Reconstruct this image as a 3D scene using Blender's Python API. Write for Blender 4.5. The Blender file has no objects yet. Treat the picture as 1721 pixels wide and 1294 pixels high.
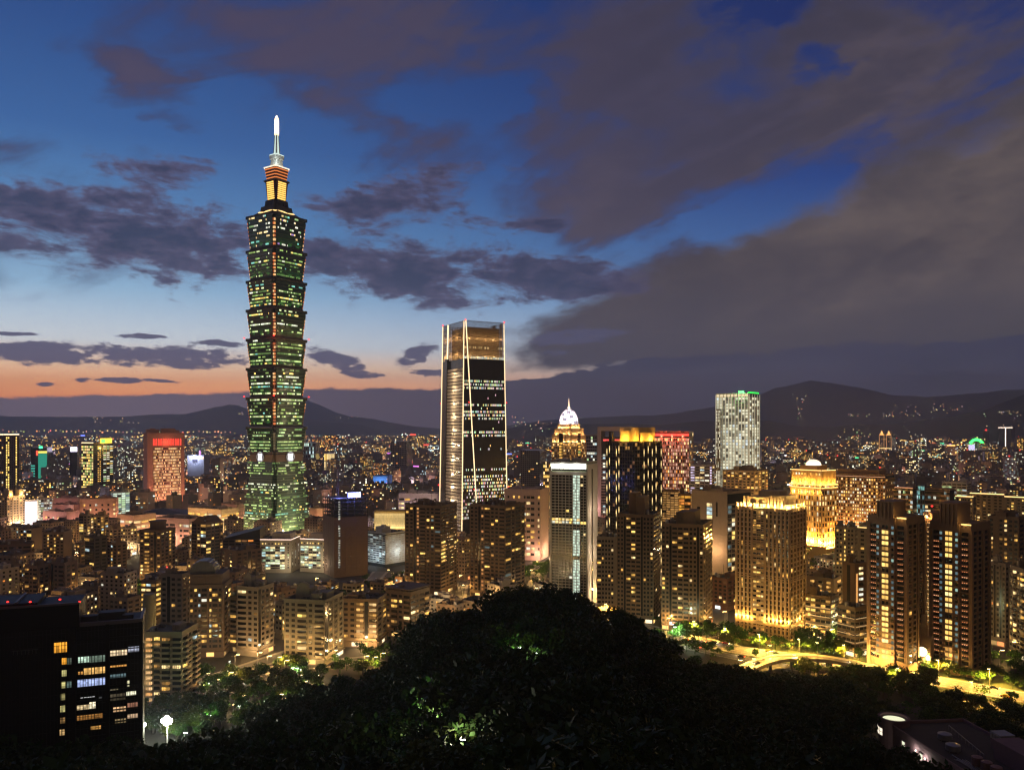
import bpy, math, random
import numpy as np
from mathutils import Vector, Matrix, noise as mnoise
R = math.radians
F_PX = 1387.0; CX = 860.5; HY = 720.0; EYE = 133.0
scene = bpy.context.scene
col = scene.collection
# ---------------------------------------------------------------- camera
cd = bpy.data.cameras.new('camera'); cam = bpy.data.objects.new('camera', cd); col.objects.link(cam)
cam.location = (0, 0, EYE); cam.rotation_euler = (R(90), 0, 0)
cd.sensor_width = 36.0; cd.lens = 36.0 * F_PX / 1721.0; cd.shift_y = (HY - 647.0) / 1721.0
cd.clip_start = 0.5; cd.clip_end = 80000
scene.camera = cam
# ---------------------------------------------------------------- exposure
scene.view_settings.view_transform = 'Standard'; scene.view_settings.look = 'None'
scene.view_settings.gamma = 1.0; scene.view_settings.exposure = 0.0
cy = scene.cycles
cy.use_denoising = True
try: cy.denoiser = 'OPENIMAGEDENOISE'
except Exception: pass
cy.max_bounces = 4; cy.diffuse_bounces = 2; cy.glossy_bounces = 2; cy.transmission_bounces = 2
cy.transparent_max_bounces = 8; cy.volume_bounces = 0
cy.sample_clamp_indirect = 2.0; cy.sample_clamp_direct = 0.0
cy.use_light_tree = True; cy.caustics_reflective = False; cy.caustics_refractive = False
cy.filter_width = 1.3

def lin(c):
    return tuple(((v/255.0)/12.92 if v/255.0 <= 0.04045 else ((v/255.0+0.055)/1.055)**2.4) for v in c)
def lin4(c): return lin(c) + (1.0,)

# ---------------------------------------------------------------- node expressions
class E:
    def __init__(s, nt, sock): s.nt = nt; s.s = sock
    def _m(s, op, *a, clamp=False):
        n = s.nt.nodes.new('ShaderNodeMath'); n.operation = op; n.use_clamp = clamp
        for i, v in enumerate((s,) + a):
            if isinstance(v, E): s.nt.links.new(v.s, n.inputs[i])
            else: n.inputs[i].default_value = v
        return E(s.nt, n.outputs[0])
    def __add__(s, o): return s._m('ADD', o)
    __radd__ = __add__
    def __sub__(s, o): return s._m('SUBTRACT', o)
    def __rsub__(s, o): return (s*-1.0)._m('ADD', o)
    def __mul__(s, o): return s._m('MULTIPLY', o)
    __rmul__ = __mul__
    def __truediv__(s, o): return s._m('DIVIDE', o)
    def min(s, o): return s._m('MINIMUM', o)
    def max(s, o): return s._m('MAXIMUM', o)
    def ss(s, a, b):
        n = s.nt.nodes.new('ShaderNodeMapRange'); n.interpolation_type = 'SMOOTHSTEP'
        s.nt.links.new(s.s, n.inputs[0]); n.inputs[1].default_value = a; n.inputs[2].default_value = b
        n.inputs[3].default_value = 0; n.inputs[4].default_value = 1
        return E(s.nt, n.outputs[0])
def mixc(nt, f, a, b, mode='MIX'):
    n = nt.nodes.new('ShaderNodeMix'); n.data_type = 'RGBA'; n.blend_type = mode
    for i, v in ((0, f), (6, a), (7, b)):
        if isinstance(v, E): nt.links.new(v.s, n.inputs[i])
        elif i == 0: n.inputs[0].default_value = v
        else: n.inputs[i].default_value = v
    return E(nt, n.outputs[2])
def comb(nt, x, y, z):
    n = nt.nodes.new('ShaderNodeCombineXYZ')
    for i, v in enumerate((x, y, z)):
        if isinstance(v, E): nt.links.new(v.s, n.inputs[i])
        else: n.inputs[i].default_value = v
    return E(nt, n.outputs[0])
def nz(nt, vec, scale, detail=6, rough=0.55, dist=0.0):
    n = nt.nodes.new('ShaderNodeTexNoise'); nt.links.new(vec.s, n.inputs['Vector'])
    n.inputs['Scale'].default_value = scale; n.inputs['Detail'].default_value = detail
    n.inputs['Roughness'].default_value = rough; n.inputs['Distortion'].default_value = dist
    return E(nt, n.outputs[0])
def ramp(nt, f, stops):
    n = nt.nodes.new('ShaderNodeValToRGB'); r = n.color_ramp; r.interpolation = 'EASE' if False else 'LINEAR'
    while len(r.elements) < len(stops): r.elements.new(0.5)
    for e, (p, c) in zip(r.elements, stops): e.position = p; e.color = lin4(c)
    nt.links.new(f.s, n.inputs[0]); return E(nt, n.outputs[0])

# ---------------------------------------------------------------- world: dusk sky with cloud layers
SUN_AZ, SUN_EL = -42.0, -3.0
w = bpy.data.worlds.new('World'); scene.world = w; w.use_nodes = True
nt = w.node_tree; nt.nodes.clear()
tc = nt.nodes.new('ShaderNodeTexCoord'); sx = nt.nodes.new('ShaderNodeSeparateXYZ')
nt.links.new(tc.outputs['Generated'], sx.inputs[0])
X, Y, Z = (E(nt, sx.outputs[i]) for i in range(3))
az = X._m('ARCTAN2', Y) * (180/math.pi)
el = Z._m('ARCSINE') * (180/math.pi)
rgt = az.ss(-30, 26)                       # 0 towards the afterglow, 1 away from it
back = az._m('ABSOLUTE').ss(50, 110)  # unseen brown clouds added behind the camera to raise the ambient light
e40 = el / 40.0
skyL = ramp(nt, e40, [(0.0,(236,130,88)),(0.05,(255,152,80)),(0.072,(255,170,104)),(0.1,(232,190,152)),(0.135,(186,192,198)),
                      (0.22,(134,172,202)),(0.31,(84,136,186)),(0.45,(46,96,158)),(0.63,(30,70,134)),(0.8,(22,54,116)),(1.0,(14,42,104))])
skyR = ramp(nt, e40, [(0.0,(120,104,112)),(0.07,(176,150,146)),(0.12,(140,148,162)),(0.18,(100,132,172)),(0.25,(58,102,162)),(0.4,(24,60,128)),(0.63,(16,38,98)),(0.8,(18,34,88)),(1.0,(14,28,76))])
sky = mixc(nt, rgt, skyL, skyR)
st = nt.nodes.new('ShaderNodeTexSky'); st.sky_type = 'NISHITA'; st.sun_disc = False
st.sun_elevation = R(SUN_EL); st.sun_rotation = R(SUN_AZ)
sky = mixc(nt, 0.10, sky, E(nt, st.outputs[0]), 'ADD')
# cloud fields
v_lo = comb(nt, az*0.16, el*0.55, 3.1)                    # low flat clouds
v_mid = comb(nt, az*0.15 + el*0.05, el*0.34, 7.7)
v_hi = comb(nt, az*0.055 + el*0.02, el*0.085 - az*0.022, 11.3)
n_lo = nz(nt, v_lo, 1.0, 7, 0.6); n_mid = nz(nt, v_mid, 1.0, 8, 0.6, 0.3); n_hi = nz(nt, v_hi, 1.0, 5, 0.48, 0.5)
n_fine = nz(nt, comb(nt, az*0.5, el*1.1, 2.0), 1.0, 6, 0.6)
w1 = nz(nt, comb(nt, az*0.11, el*0.2, 21.0), 1.0, 5, 0.6) - 0.5
w2 = nz(nt, comb(nt, az*0.11, el*0.2, 41.0), 1.0, 5, 0.6) - 0.5
wamp = el.ss(3, 16)*0.85 + 0.15
azw = az + w1*wamp*16.0; elw = el + w2*wamp*7.5
n_big = nz(nt, comb(nt, az*0.030 + el*0.01, el*0.06 - az*0.018, 5.3), 1.0, 6, 0.55, 0.8)
WSEL = [azw, elw]
def ell(a0, e0, ra, re, tilt=0.0):
    da = (WSEL[0] - a0); de = (WSEL[1] - e0 - (da*tilt if tilt else 0.0))
    q = (da/ra); p = (de/re); return 1.0 - (q*q + p*p)._m('SQRT')
def pe(px, py):
    a = math.atan((px-CX)/F_PX); return math.degrees(a), math.degrees(math.atan((HY-py)/F_PX*math.cos(a)))
def L(p0, p1, re):             # ellipse whose long axis runs from photo direction p0 to p1
    a0, e0 = pe(*p0); a1, e1 = pe(*p1)
    return ell((a0+a1)/2, (e0+e1)/2, abs(a1-a0)/2*1.15, re, (e1-e0)/(a1-a0))
# layer A: high, soft, city-lit clouds covering the upper right and the top
th = math.radians(20); s_ax = az*math.cos(th)+el*math.sin(th); t_ax = el*math.cos(th)-az*math.sin(th)
n_str = nz(nt, comb(nt, s_ax*0.055, t_ax*0.17, 15.5), 1.0, 9, 0.6, 0.7)
covA = L((300,40),(900,110),4.4)
for p0, p1, re in (((860,230),(1180,420),5.6), ((430,110),(760,250),2.6), ((1180,160),(1721,60),6.0),
                   ((930,60),(1300,200),4.6), ((110,80),(300,150),2.0), ((500,20),(860,60),4.0), ((1000,330),(1420,160),4.0)):
    covA = covA.max(L(p0, p1, re))
covA = covA.max(back*1.6 - 0.4).max(el.ss(26,50)*1.2-0.5)
holes = L((1060,440),(1560,240),2.1).max(L((1180,20),(1420,0),1.6)).max(L((1330,130),(1440,110),1.5)*0.9).max(L((760,190),(930,150),1.7)*0.8).max(L((60,200),(420,260),1.6)*0.8).max(L((560,170),(860,200),1.0)*0.2)
dA = (covA.max(-0.6)*0.8 + (n_big - 0.5)*2.2 + (n_str - 0.5)*2.9 + (n_mid-0.5)*0.8 - holes.max(0.0)*1.2 - 0.02 + az.ss(0,24)*0.32)
mA = dA.ss(-0.12, 0.72)*0.95
cA = mixc(nt, (rgt*0.75 + n_mid*0.35).ss(0.1, 1.0), lin4((114,96,104)), lin4((104,90,86)))
cA = mixc(nt, (n_hi*0.9 + n_big*0.6 + (el/60.0)).ss(0.75, 1.3)*0.75, cA, lin4((60,60,88)))
cA = mixc(nt, (n_str*1.2+n_fine*0.4).ss(0.55,1.0)*0.7, cA, mixc(nt, rgt, lin4((80,70,92)), lin4((56,54,66))))
cA = mixc(nt, dA.ss(0.2,0.9)*(-1.0)+1.0, cA, lin4((58,62,96)))
cA = mixc(nt, back, cA, lin4((74,60,52)))
sky = mixc(nt, mA, sky, cA)
# layer B: the large smooth wedge of cloud on the right
top = (az*0.40 + 7.2) - el
bot = el - 3.4
dB = top.min(bot*2.2).min(az*0.55+1.2) + (n_big-0.5)*9.0 + (n_hi-0.5)*4.0 + (n_str-0.5)*6.5 + (n_mid-0.5)*2.4 + (n_fine-0.5)*1.6
mB = dB.ss(0.0, 2.4)
cB = mixc(nt, el.ss(4.5, 11), lin4((60,58,62)), lin4((110,97,92)))
cB = mixc(nt, (n_mid*0.5+n_hi*0.9+n_big*0.5).ss(0.7,1.15)*0.7, cB, lin4((62,60,70)))
cB = mixc(nt, (n_str*1.1+n_fine*0.35).ss(0.55,0.9)*0.7, cB, lin4((62,59,68)))
cB = mixc(nt, back, cB, lin4((72,58,50)))
sky = mixc(nt, mB, sky, cB)
n_xf = nz(nt, comb(nt, az*1.1, el*3.4, 9.0), 1.0, 6, 0.62)
# layer C: torn slate-violet clouds in a band from the left edge to the middle
azc = az + w1*wamp*7.0; elc = el + w2*wamp*3.2
WSEL[0] = azc; WSEL[1] = elc
n_c = nz(nt, comb(nt, az*0.20+el*0.05, el*0.55, 23.0), 1.0, 9, 0.64, 0.5)
cC_ = L((-60,350),(170,370),2.4)
for p0, p1, re, k in (((60,380),(420,400),2.6,1),((200,430),(420,440),2.0,1),((380,400),(620,450),2.0,.9),((500,440),(840,480),2.3,1),
                   ((560,430),(780,470),2.4,1),((740,445),(1090,475),1.9,1),((860,480),(1000,490),1.0,.8),((500,340),(800,350),1.5,.55),
                   ((620,310),(820,300),1.2,.4),((180,280),(330,300),1.3,.35),((860,370),(960,380),.9,.5)):
    cC_ = cC_.max(L(p0, p1, re)*k)
dC = (cC_*1.5).min(0.8) + (n_c-0.5)*3.6 + (n_fine-0.5)*1.5 + (n_xf-0.5)*0.9 + 0.10
mC = dC.ss(0.0, 0.75)*0.95
cC = mixc(nt, (dC*0.6 + (n_fine-0.5)*0.8).ss(0.0,0.9), lin4((92,84,110)), lin4((46,54,80)))
cC = mixc(nt, rgt*0.5, cC, lin4((50,54,78)))
sky = mixc(nt, mC, sky, cC)
# layer D: thin flat dark clouds low over the afterglow
cD = L((-60,594),(300,594),.85)
for p0, p1, re, k in (((180,598),(420,604),.85,1),((250,606),(430,604),.6,1),((500,590),(630,626),.7,1),((560,626),(650,630),.35,1),
                    ((330,576),(420,580),.22,1),((195,563),(270,564),.2,1),((-20,561),(70,563),.16,1),((160,638),(236,639),.22,.9),
                    ((240,637),(300,640),.16,.8),((50,647),(95,647),.16,.7),((660,610),(735,585),.85,1),((690,625),(760,624),.35,.9),((120,640),(150,638),.2,.6),
                    ((880,575),(1060,560),.7,.9),((900,598),(960,592),.4,.8)):
    cD = cD.max(L(p0, p1, re)*k)
n_xf = nz(nt, comb(nt, az*1.1, el*3.4, 9.0), 1.0, 6, 0.62)
dD = cD.min(0.5)*1.7 + (n_lo-0.5)*2.0 + (n_fine-0.5)*2.2 + (n_xf-0.5)*1.6
mD = dD.ss(0.10, 0.62)*0.95
sky = mixc(nt, mD, sky, mixc(nt, rgt, lin4((70,68,92)), lin4((66,68,90))))
# layer E: the bank along the horizon
edge = az.ss(-34,-8)*0.9 + az.ss(-6, 9)*1.5 + az.ss(4,26)*1.2 + 1.95
dE = edge - el + (n_lo-0.5)*2.4*(az.ss(-14,2)*0.9+0.1) + (n_fine-0.5)*0.7
mE = dE.ss(0.0, 0.22)*0.97
rE = az.ss(-32, 6)
cE = mixc(nt, rE, lin4((96,87,100)), lin4((36,42,60)))
cE = mixc(nt, (n_lo*1.1+n_fine*0.5+(el-2.0)*0.1).ss(0.62,1.05)*0.5*rgt, cE, lin4((60,60,80)))
sky = mixc(nt, mE*(1.0-back), sky, cE)
gain = 1.0 + (1.0-el.ss(2,12))*1.15 + (1.0-el.ss(8,26))*0.22           # beyond the haze the low sky is brighter
gv = nt.nodes.new('ShaderNodeVectorMath'); gv.operation='SCALE'; nt.links.new(sky.s, gv.inputs[0]); nt.links.new(gain.s, gv.inputs['Scale']); sky = E(nt, gv.outputs[0])
sky = mixc(nt, el.ss(-1.5, -0.3), lin4((24,20,20)), sky)
bg = nt.nodes.new('ShaderNodeBackground'); nt.links.new(sky.s, bg.inputs[0]); bg.inputs[1].default_value = 1.0
wo = nt.nodes.new('ShaderNodeOutputWorld'); nt.links.new(bg.outputs[0], wo.inputs[0])
w.cycles.sampling_method = 'MANUAL'; w.cycles.sample_map_resolution = 512
# ---------------------------------------------------------------- sun: gone below the horizon, only a trace of afterglow is left
sl = bpy.data.lights.new('sun', 'SUN'); sl.energy = 0.02; sl.angle = R(25); sl.color = (1.0, 0.55, 0.35)
so = bpy.data.objects.new('sun', sl); col.objects.link(so)
so.rotation_euler = Vector((-math.sin(R(SUN_AZ)), -math.cos(R(SUN_AZ)), -math.sin(R(3)))).to_track_quat('-Z', 'Y').to_euler()

# ================================================================= helpers
def W(px, py, D): return Vector(((px-CX)/F_PX*D, D, EYE - (py-HY)/F_PX*D))
def zt(py, D): return EYE - (py-HY)/F_PX*D
def gd(py): return EYE*F_PX/(py-HY)          # distance of the ground seen at a row

_m = {}
def mat(name, c, rough=0.75, metal=0.0, var=0.25, scale=0.35, spec=0.4):
    if name in _m: return _m[name]
    m = bpy.data.materials.new(name); m.use_nodes = True; t = m.node_tree
    b = t.nodes['Principled BSDF']
    g = t.nodes.new('ShaderNodeNewGeometry'); v = E(t, g.outputs['Position'])
    n1 = nz(t, v, scale, 5, 0.6); n2 = nz(t, v, scale*0.12, 3, 0.5)
    cc = c + (1.0,) if len(c) == 3 else c
    f = ((n1*0.6 + n2*0.5) - 0.55)*2.0*var + 1.0
    cmx = t.nodes.new('ShaderNodeVectorMath'); cmx.operation = 'SCALE'; cmx.inputs[0].default_value = cc[:3]
    t.links.new(f.s, cmx.inputs['Scale'])
    t.links.new(cmx.outputs[0], b.inputs['Base Color'])
    b.inputs['Roughness'].default_value = rough; b.inputs['Metallic'].default_value = metal
    b.inputs['Specular IOR Level'].default_value = spec
    _m[name] = m; return m
def emat(name, c, s, var=0.0, cast=False, scale=0.6):
    if name in _m: return _m[name]
    m = bpy.data.materials.new(name); m.use_nodes = True; t = m.node_tree
    b = t.nodes['Principled BSDF']; b.inputs['Base Color'].default_value = (0.02,0.02,0.02,1)
    b.inputs['Emission Color'].default_value = c + (1.0,); b.inputs['Emission Strength'].default_value = s
    if var:
        g = t.nodes.new('ShaderNodeNewGeometry'); n1 = nz(t, E(t, g.outputs['Position']), scale, 3, 0.6)
        f = (n1.ss(0.35, 0.68)*var + (1.0-var))*s
        t.links.new(f.s, b.inputs['Emission Strength'])
    m.cycles.emission_sampling = 'AUTO' if cast else 'NONE'
    _m[name] = m; return m
def glow_mat():
    if 'glow' in _m: return _m['glow']
    m = bpy.data.materials.new('lit_window'); m.use_nodes = True; t = m.node_tree
    b = t.nodes['Principled BSDF']; b.inputs['Base Color'].default_value = (0.02,0.02,0.02,1)
    a = t.nodes.new('ShaderNodeAttribute'); a.attribute_name = 'glow'
    t.links.new(a.outputs['Color'], b.inputs['Emission Color']); b.inputs['Emission Strength'].default_value = 1.0
    b.inputs['Roughness'].default_value = 0.3
    m.cycles.emission_sampling = 'NONE'
    _m['glow'] = m; return m

class MB:
    def __init__(s): s.v = []; s.f = []; s.mi = []; s.g = []; s.mats = []; s.cur = 0; s.gc = (0,0,0)
    def use(s, m):
        if m not in s.mats: s.mats.append(m)
        s.cur = s.mats.index(m); return s
    def poly(s, pts, g=None):
        k = len(s.v); s.v.extend([tuple(p) for p in pts]); s.f.append(tuple(range(k, k+len(pts)))); s.mi.append(s.cur); s.g.append(g or (0,0,0))
    def mesh(s, V, F, g=None):
        k = len(s.v); s.v.extend([tuple(p) for p in V])
        for f in F: s.f.append(tuple(k+i for i in f)); s.mi.append(s.cur); s.g.append(g or (0,0,0))
    def box(s, x0, x1, y0, y1, z0, z1, g=None):
        s.mesh([(x0,y0,z0),(x1,y0,z0),(x1,y1,z0),(x0,y1,z0),(x0,y0,z1),(x1,y0,z1),(x1,y1,z1),(x0,y1,z1)],
               [(0,3,2,1),(4,5,6,7),(0,1,5,4),(1,2,6,5),(2,3,7,6),(3,0,4,7)], g)
    def frus(s, poly0, z0, poly1, z1, cap=True, g=None):
        n = len(poly0); V = [(x,y,z0) for x,y in poly0] + [(x,y,z1) for x,y in poly1]
        Fc = [(i,(i+1)%n,n+(i+1)%n,n+i) for i in range(n)]
        if cap: Fc += [tuple(range(n-1,-1,-1)), tuple(range(n,2*n))]
        s.mesh(V, Fc, g)
    def cyl(s, x, y, z0, z1, r0, r1=None, n=12, g=None):
        r1 = r0 if r1 is None else r1
        c = [(math.cos(2*math.pi*i/n), math.sin(2*math.pi*i/n)) for i in range(n)]
        s.frus([(x+r0*a,y+r0*b) for a,b in c], z0, [(x+r1*a,y+r1*b) for a,b in c], z1, True, g)
    def tube(s, p, q, r, n=6, r2=None, g=None):
        p = Vector(p); q = Vector(q); d = (q-p); 
        if d.length < 1e-6: return
        d.normalize(); a = d.orthogonal().normalized(); b = d.cross(a); r2 = r if r2 is None else r2
        V = [p + (a*math.cos(2*math.pi*i/n)+b*math.sin(2*math.pi*i/n))*r for i in range(n)] + [q + (a*math.cos(2*math.pi*i/n)+b*math.sin(2*math.pi*i/n))*r2 for i in range(n)]
        s.mesh(V, [(i,(i+1)%n,n+(i+1)%n,n+i) for i in range(n)] + [tuple(range(n-1,-1,-1)), tuple(range(n,2*n))], g)
    def data(s, name):
        me = bpy.data.meshes.new(name); me.from_pydata(s.v, [], s.f)
        for m in s.mats: me.materials.append(m)
        if len(s.mats) > 1: me.polygons.foreach_set('material_index', s.mi)
        if any(g != (0,0,0) for g in s.g):
            at = me.color_attributes.new('glow', 'FLOAT_COLOR', 'CORNER')
            arr = []
            for f, g in zip(s.f, s.g): arr.extend((g[0],g[1],g[2],1.0)*len(f))
            at.data.foreach_set('color', arr)
        me.update(); return me
    def build(s, name, m=None, parent=None, loc=None, rz=None):
        if m is not None: s.mats = [m]; s.mi = [0]*len(s.mi)
        o = bpy.data.objects.new(name, s.data(name)); col.objects.link(o)
        if parent: o.parent = parent
        if loc is not None: o.location = loc
        if rz is not None: o.rotation_euler = (0,0,rz)
        return o
def tag(o, label=None, cat=None, group=None, kind=None):
    if label: o['label'] = label
    if cat: o['category'] = cat
    if group: o['group'] = group
    if kind: o['kind'] = kind
    return o
def empty(name, loc, rz=0, label=None, cat=None, group=None):
    o = bpy.data.objects.new(name, None); col.objects.link(o); o.location = loc; o.rotation_euler = (0,0,rz)
    o.empty_display_size = 1; return tag(o, label, cat, group)
def inst(name, me, parent=None, loc=(0,0,0), rot=(0,0,0), scale=(1,1,1)):
    o = bpy.data.objects.new(name, me); col.objects.link(o); o.location = loc; o.rotation_euler = rot; o.scale = scale
    if parent: o.parent = parent
    return o
def interp(pts, x):
    if x <= pts[0][0]: return pts[0][1]
    for (a,b),(c,d) in zip(pts, pts[1:]):
        if x <= c: return b + (d-b)*(x-a)/(c-a)
    return pts[-1][1]

# ================================================================= terrain and haze
M_ground = mat('ground_soil', (0.05,0.047,0.043), 0.9, var=0.5, scale=0.02)
M_mount = mat('forest_slope', (0.035,0.045,0.03), 0.95, var=0.5, scale=0.004)
g = MB(); g.poly([(-24000,-600,0),(24000,-600,0),(24000,24000,0),(-24000,24000,0)])
tag(g.build('ground', M_ground), kind='structure')
def ridge(name, D, prof, depth, rough, seed, n=220, m=14):
    x0, x1 = prof[0][0], prof[-1][0]; b = MB(); V = []
    for i in range(n+1):
        px = x0 + (x1-x0)*i/n
        top = max(zt(interp(prof, px), D), 2.0)
        for j in range(m+1):
            s = j/m*2-1; d = D + s*depth*(1.0 if s < 0 else 0.7)
            k = (math.cos(s*math.pi)*0.5+0.5)**0.9
            x = (px-CX)/F_PX*d
            nzv = mnoise.fractal(Vector((x/900.0+seed, d/900.0, seed)), 0.9, 2.1, 6)
            h = top*k*(1+ rough*nzv*(1.0-k*0.9)) + (top*0.012*mnoise.fractal(Vector((x/160.0, d/160.0, seed)),0.9,2.1,3) if k>0.3 else 0)
            V.append((x, d, max(h,-3.0) if j not in (0,m) else -5.0))
    F = [(i*(m+1)+j, (i+1)*(m+1)+j, (i+1)*(m+1)+j+1, i*(m+1)+j+1) for i in range(n) for j in range(m)]
    b.mesh(V, F); o = b.build(name, M_mount)
    for p in o.data.polygons: p.use_smooth = True
    return tag(o, kind='structure')
ridge('hill_left', 13500, [(-260,699),(0,699),(60,700),(130,701),(200,700),(260,697),(310,696),(335,690),(360,683),(385,679),(400,681),(425,691),(470,699),(520,704),(600,712),(640,722)], 1500, .5, 3)
ridge('mountain_left', 16000, [(300,722),(400,706),(450,691),(490,678),(507,674),(516,672),(524,676),(545,684),(565,693),(590,699),(630,705),(660,711),(700,717),(760,722)], 1500, .4, 9)
ridge('mountain_right', 14500, [(820,722),(870,712),(920,706),(1000,701),(1060,699),(1100,699),(1140,693),(1200,684),(1250,672),(1275,664),(1300,654),(1330,645),(1360,641),(1400,645),(1450,652),(1500,664),(1560,668),(1650,660),(1740,652),(2000,650)], 2600, .5, 17)
ridge('hill_right', 8200, [(800,724),(850,721),(880,715),(920,712),(1000,713),(1060,711),(1110,713),(1180,708),(1240,708),(1290,706),(1320,712),(1345,717),(1400,718),(1440,713),(1500,713),(1550,706),(1600,699),(1640,692),(1680,680),(1721,664),(1800,650),(2000,650)], 1500, .6, 31)
# ================================================================= building kit
WARM=(1.6,0.85,0.17); PALE=(1.6,1.15,0.5); WHITE=(1.2,1.2,0.95); COOL=(0.75,1.0,1.05); GREEN=(0.62,0.95,0.42); ORANGE=(1.1,0.36,0.06); YEL=(1.9,1.25,0.3)
DIMW=(0.6,0.3,0.07); DIMO=(0.25,0.11,0.04); TEAL=(0.25,0.6,0.55); DIMC=(0.16,0.25,0.26); LIME=(0.55,0.7,0.2); GOLD=(1.6,1.0,0.34); HOT=(2.6,2.3,1.7); BLUEW=(0.6,0.75,1.3)
HOMES=[(WARM,6),(PALE,3),(YEL,4),(WHITE,1),(COOL,.6),(DIMW,5),(ORANGE,1.5),(DIMO,2)]
OFFICE=[(WHITE,4),(PALE,3),(COOL,2),(GREEN,1),(DIMC,2)]
HOTEL=[(WARM,4),(PALE,3),(YEL,2),(DIMW,4)]
FARPAL=[(WARM,8),(PALE,5),(WHITE,2.5),(COOL,1),(DIMW,6),(ORANGE,3),(GREEN,.8),(TEAL,.4),(DIMC,1.5)]
def pick(pal, rng):
    t = rng.random()*sum(k for _, k in pal)
    for c, k in pal:
        t -= k
        if t <= 0: return c
    return pal[-1][0]
_wm = {}
def win_mesh(c, var, near):
    key = (c, var, near)
    if key in _wm: return _wm[key]
    rng = random.Random(hash((round(c[0],3), round(c[2],3), var)))
    b = MB(); b.use(glow_mat())
    cols, rows = (4, 3) if near else (2, 2)
    for i in range(cols):
        for j in range(rows):
            k = rng.choice([1.0,1.15,0.85,0.6,0.95]) * (1.0 if j else 0.72)
            if var == 1 and i >= cols/2: k *= 0.35
            if var == 2 and i < cols/2: k *= 0.5
            if var == 3: k *= 0.55 if j == rows-1 else 1.0
            x0, x1 = i/cols-.5, (i+1)/cols-.5; z0, z1 = j/rows, (j+1)/rows
            m = 0.03 if near else 0.0
            b.poly([(x0+m,0,z0),(x1-m,0,z0),(x1-m,0,z1),(x0+m,0,z1)], tuple(v*k for v in c))
    _wm[key] = b.data('window'); return _wm[key]

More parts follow.
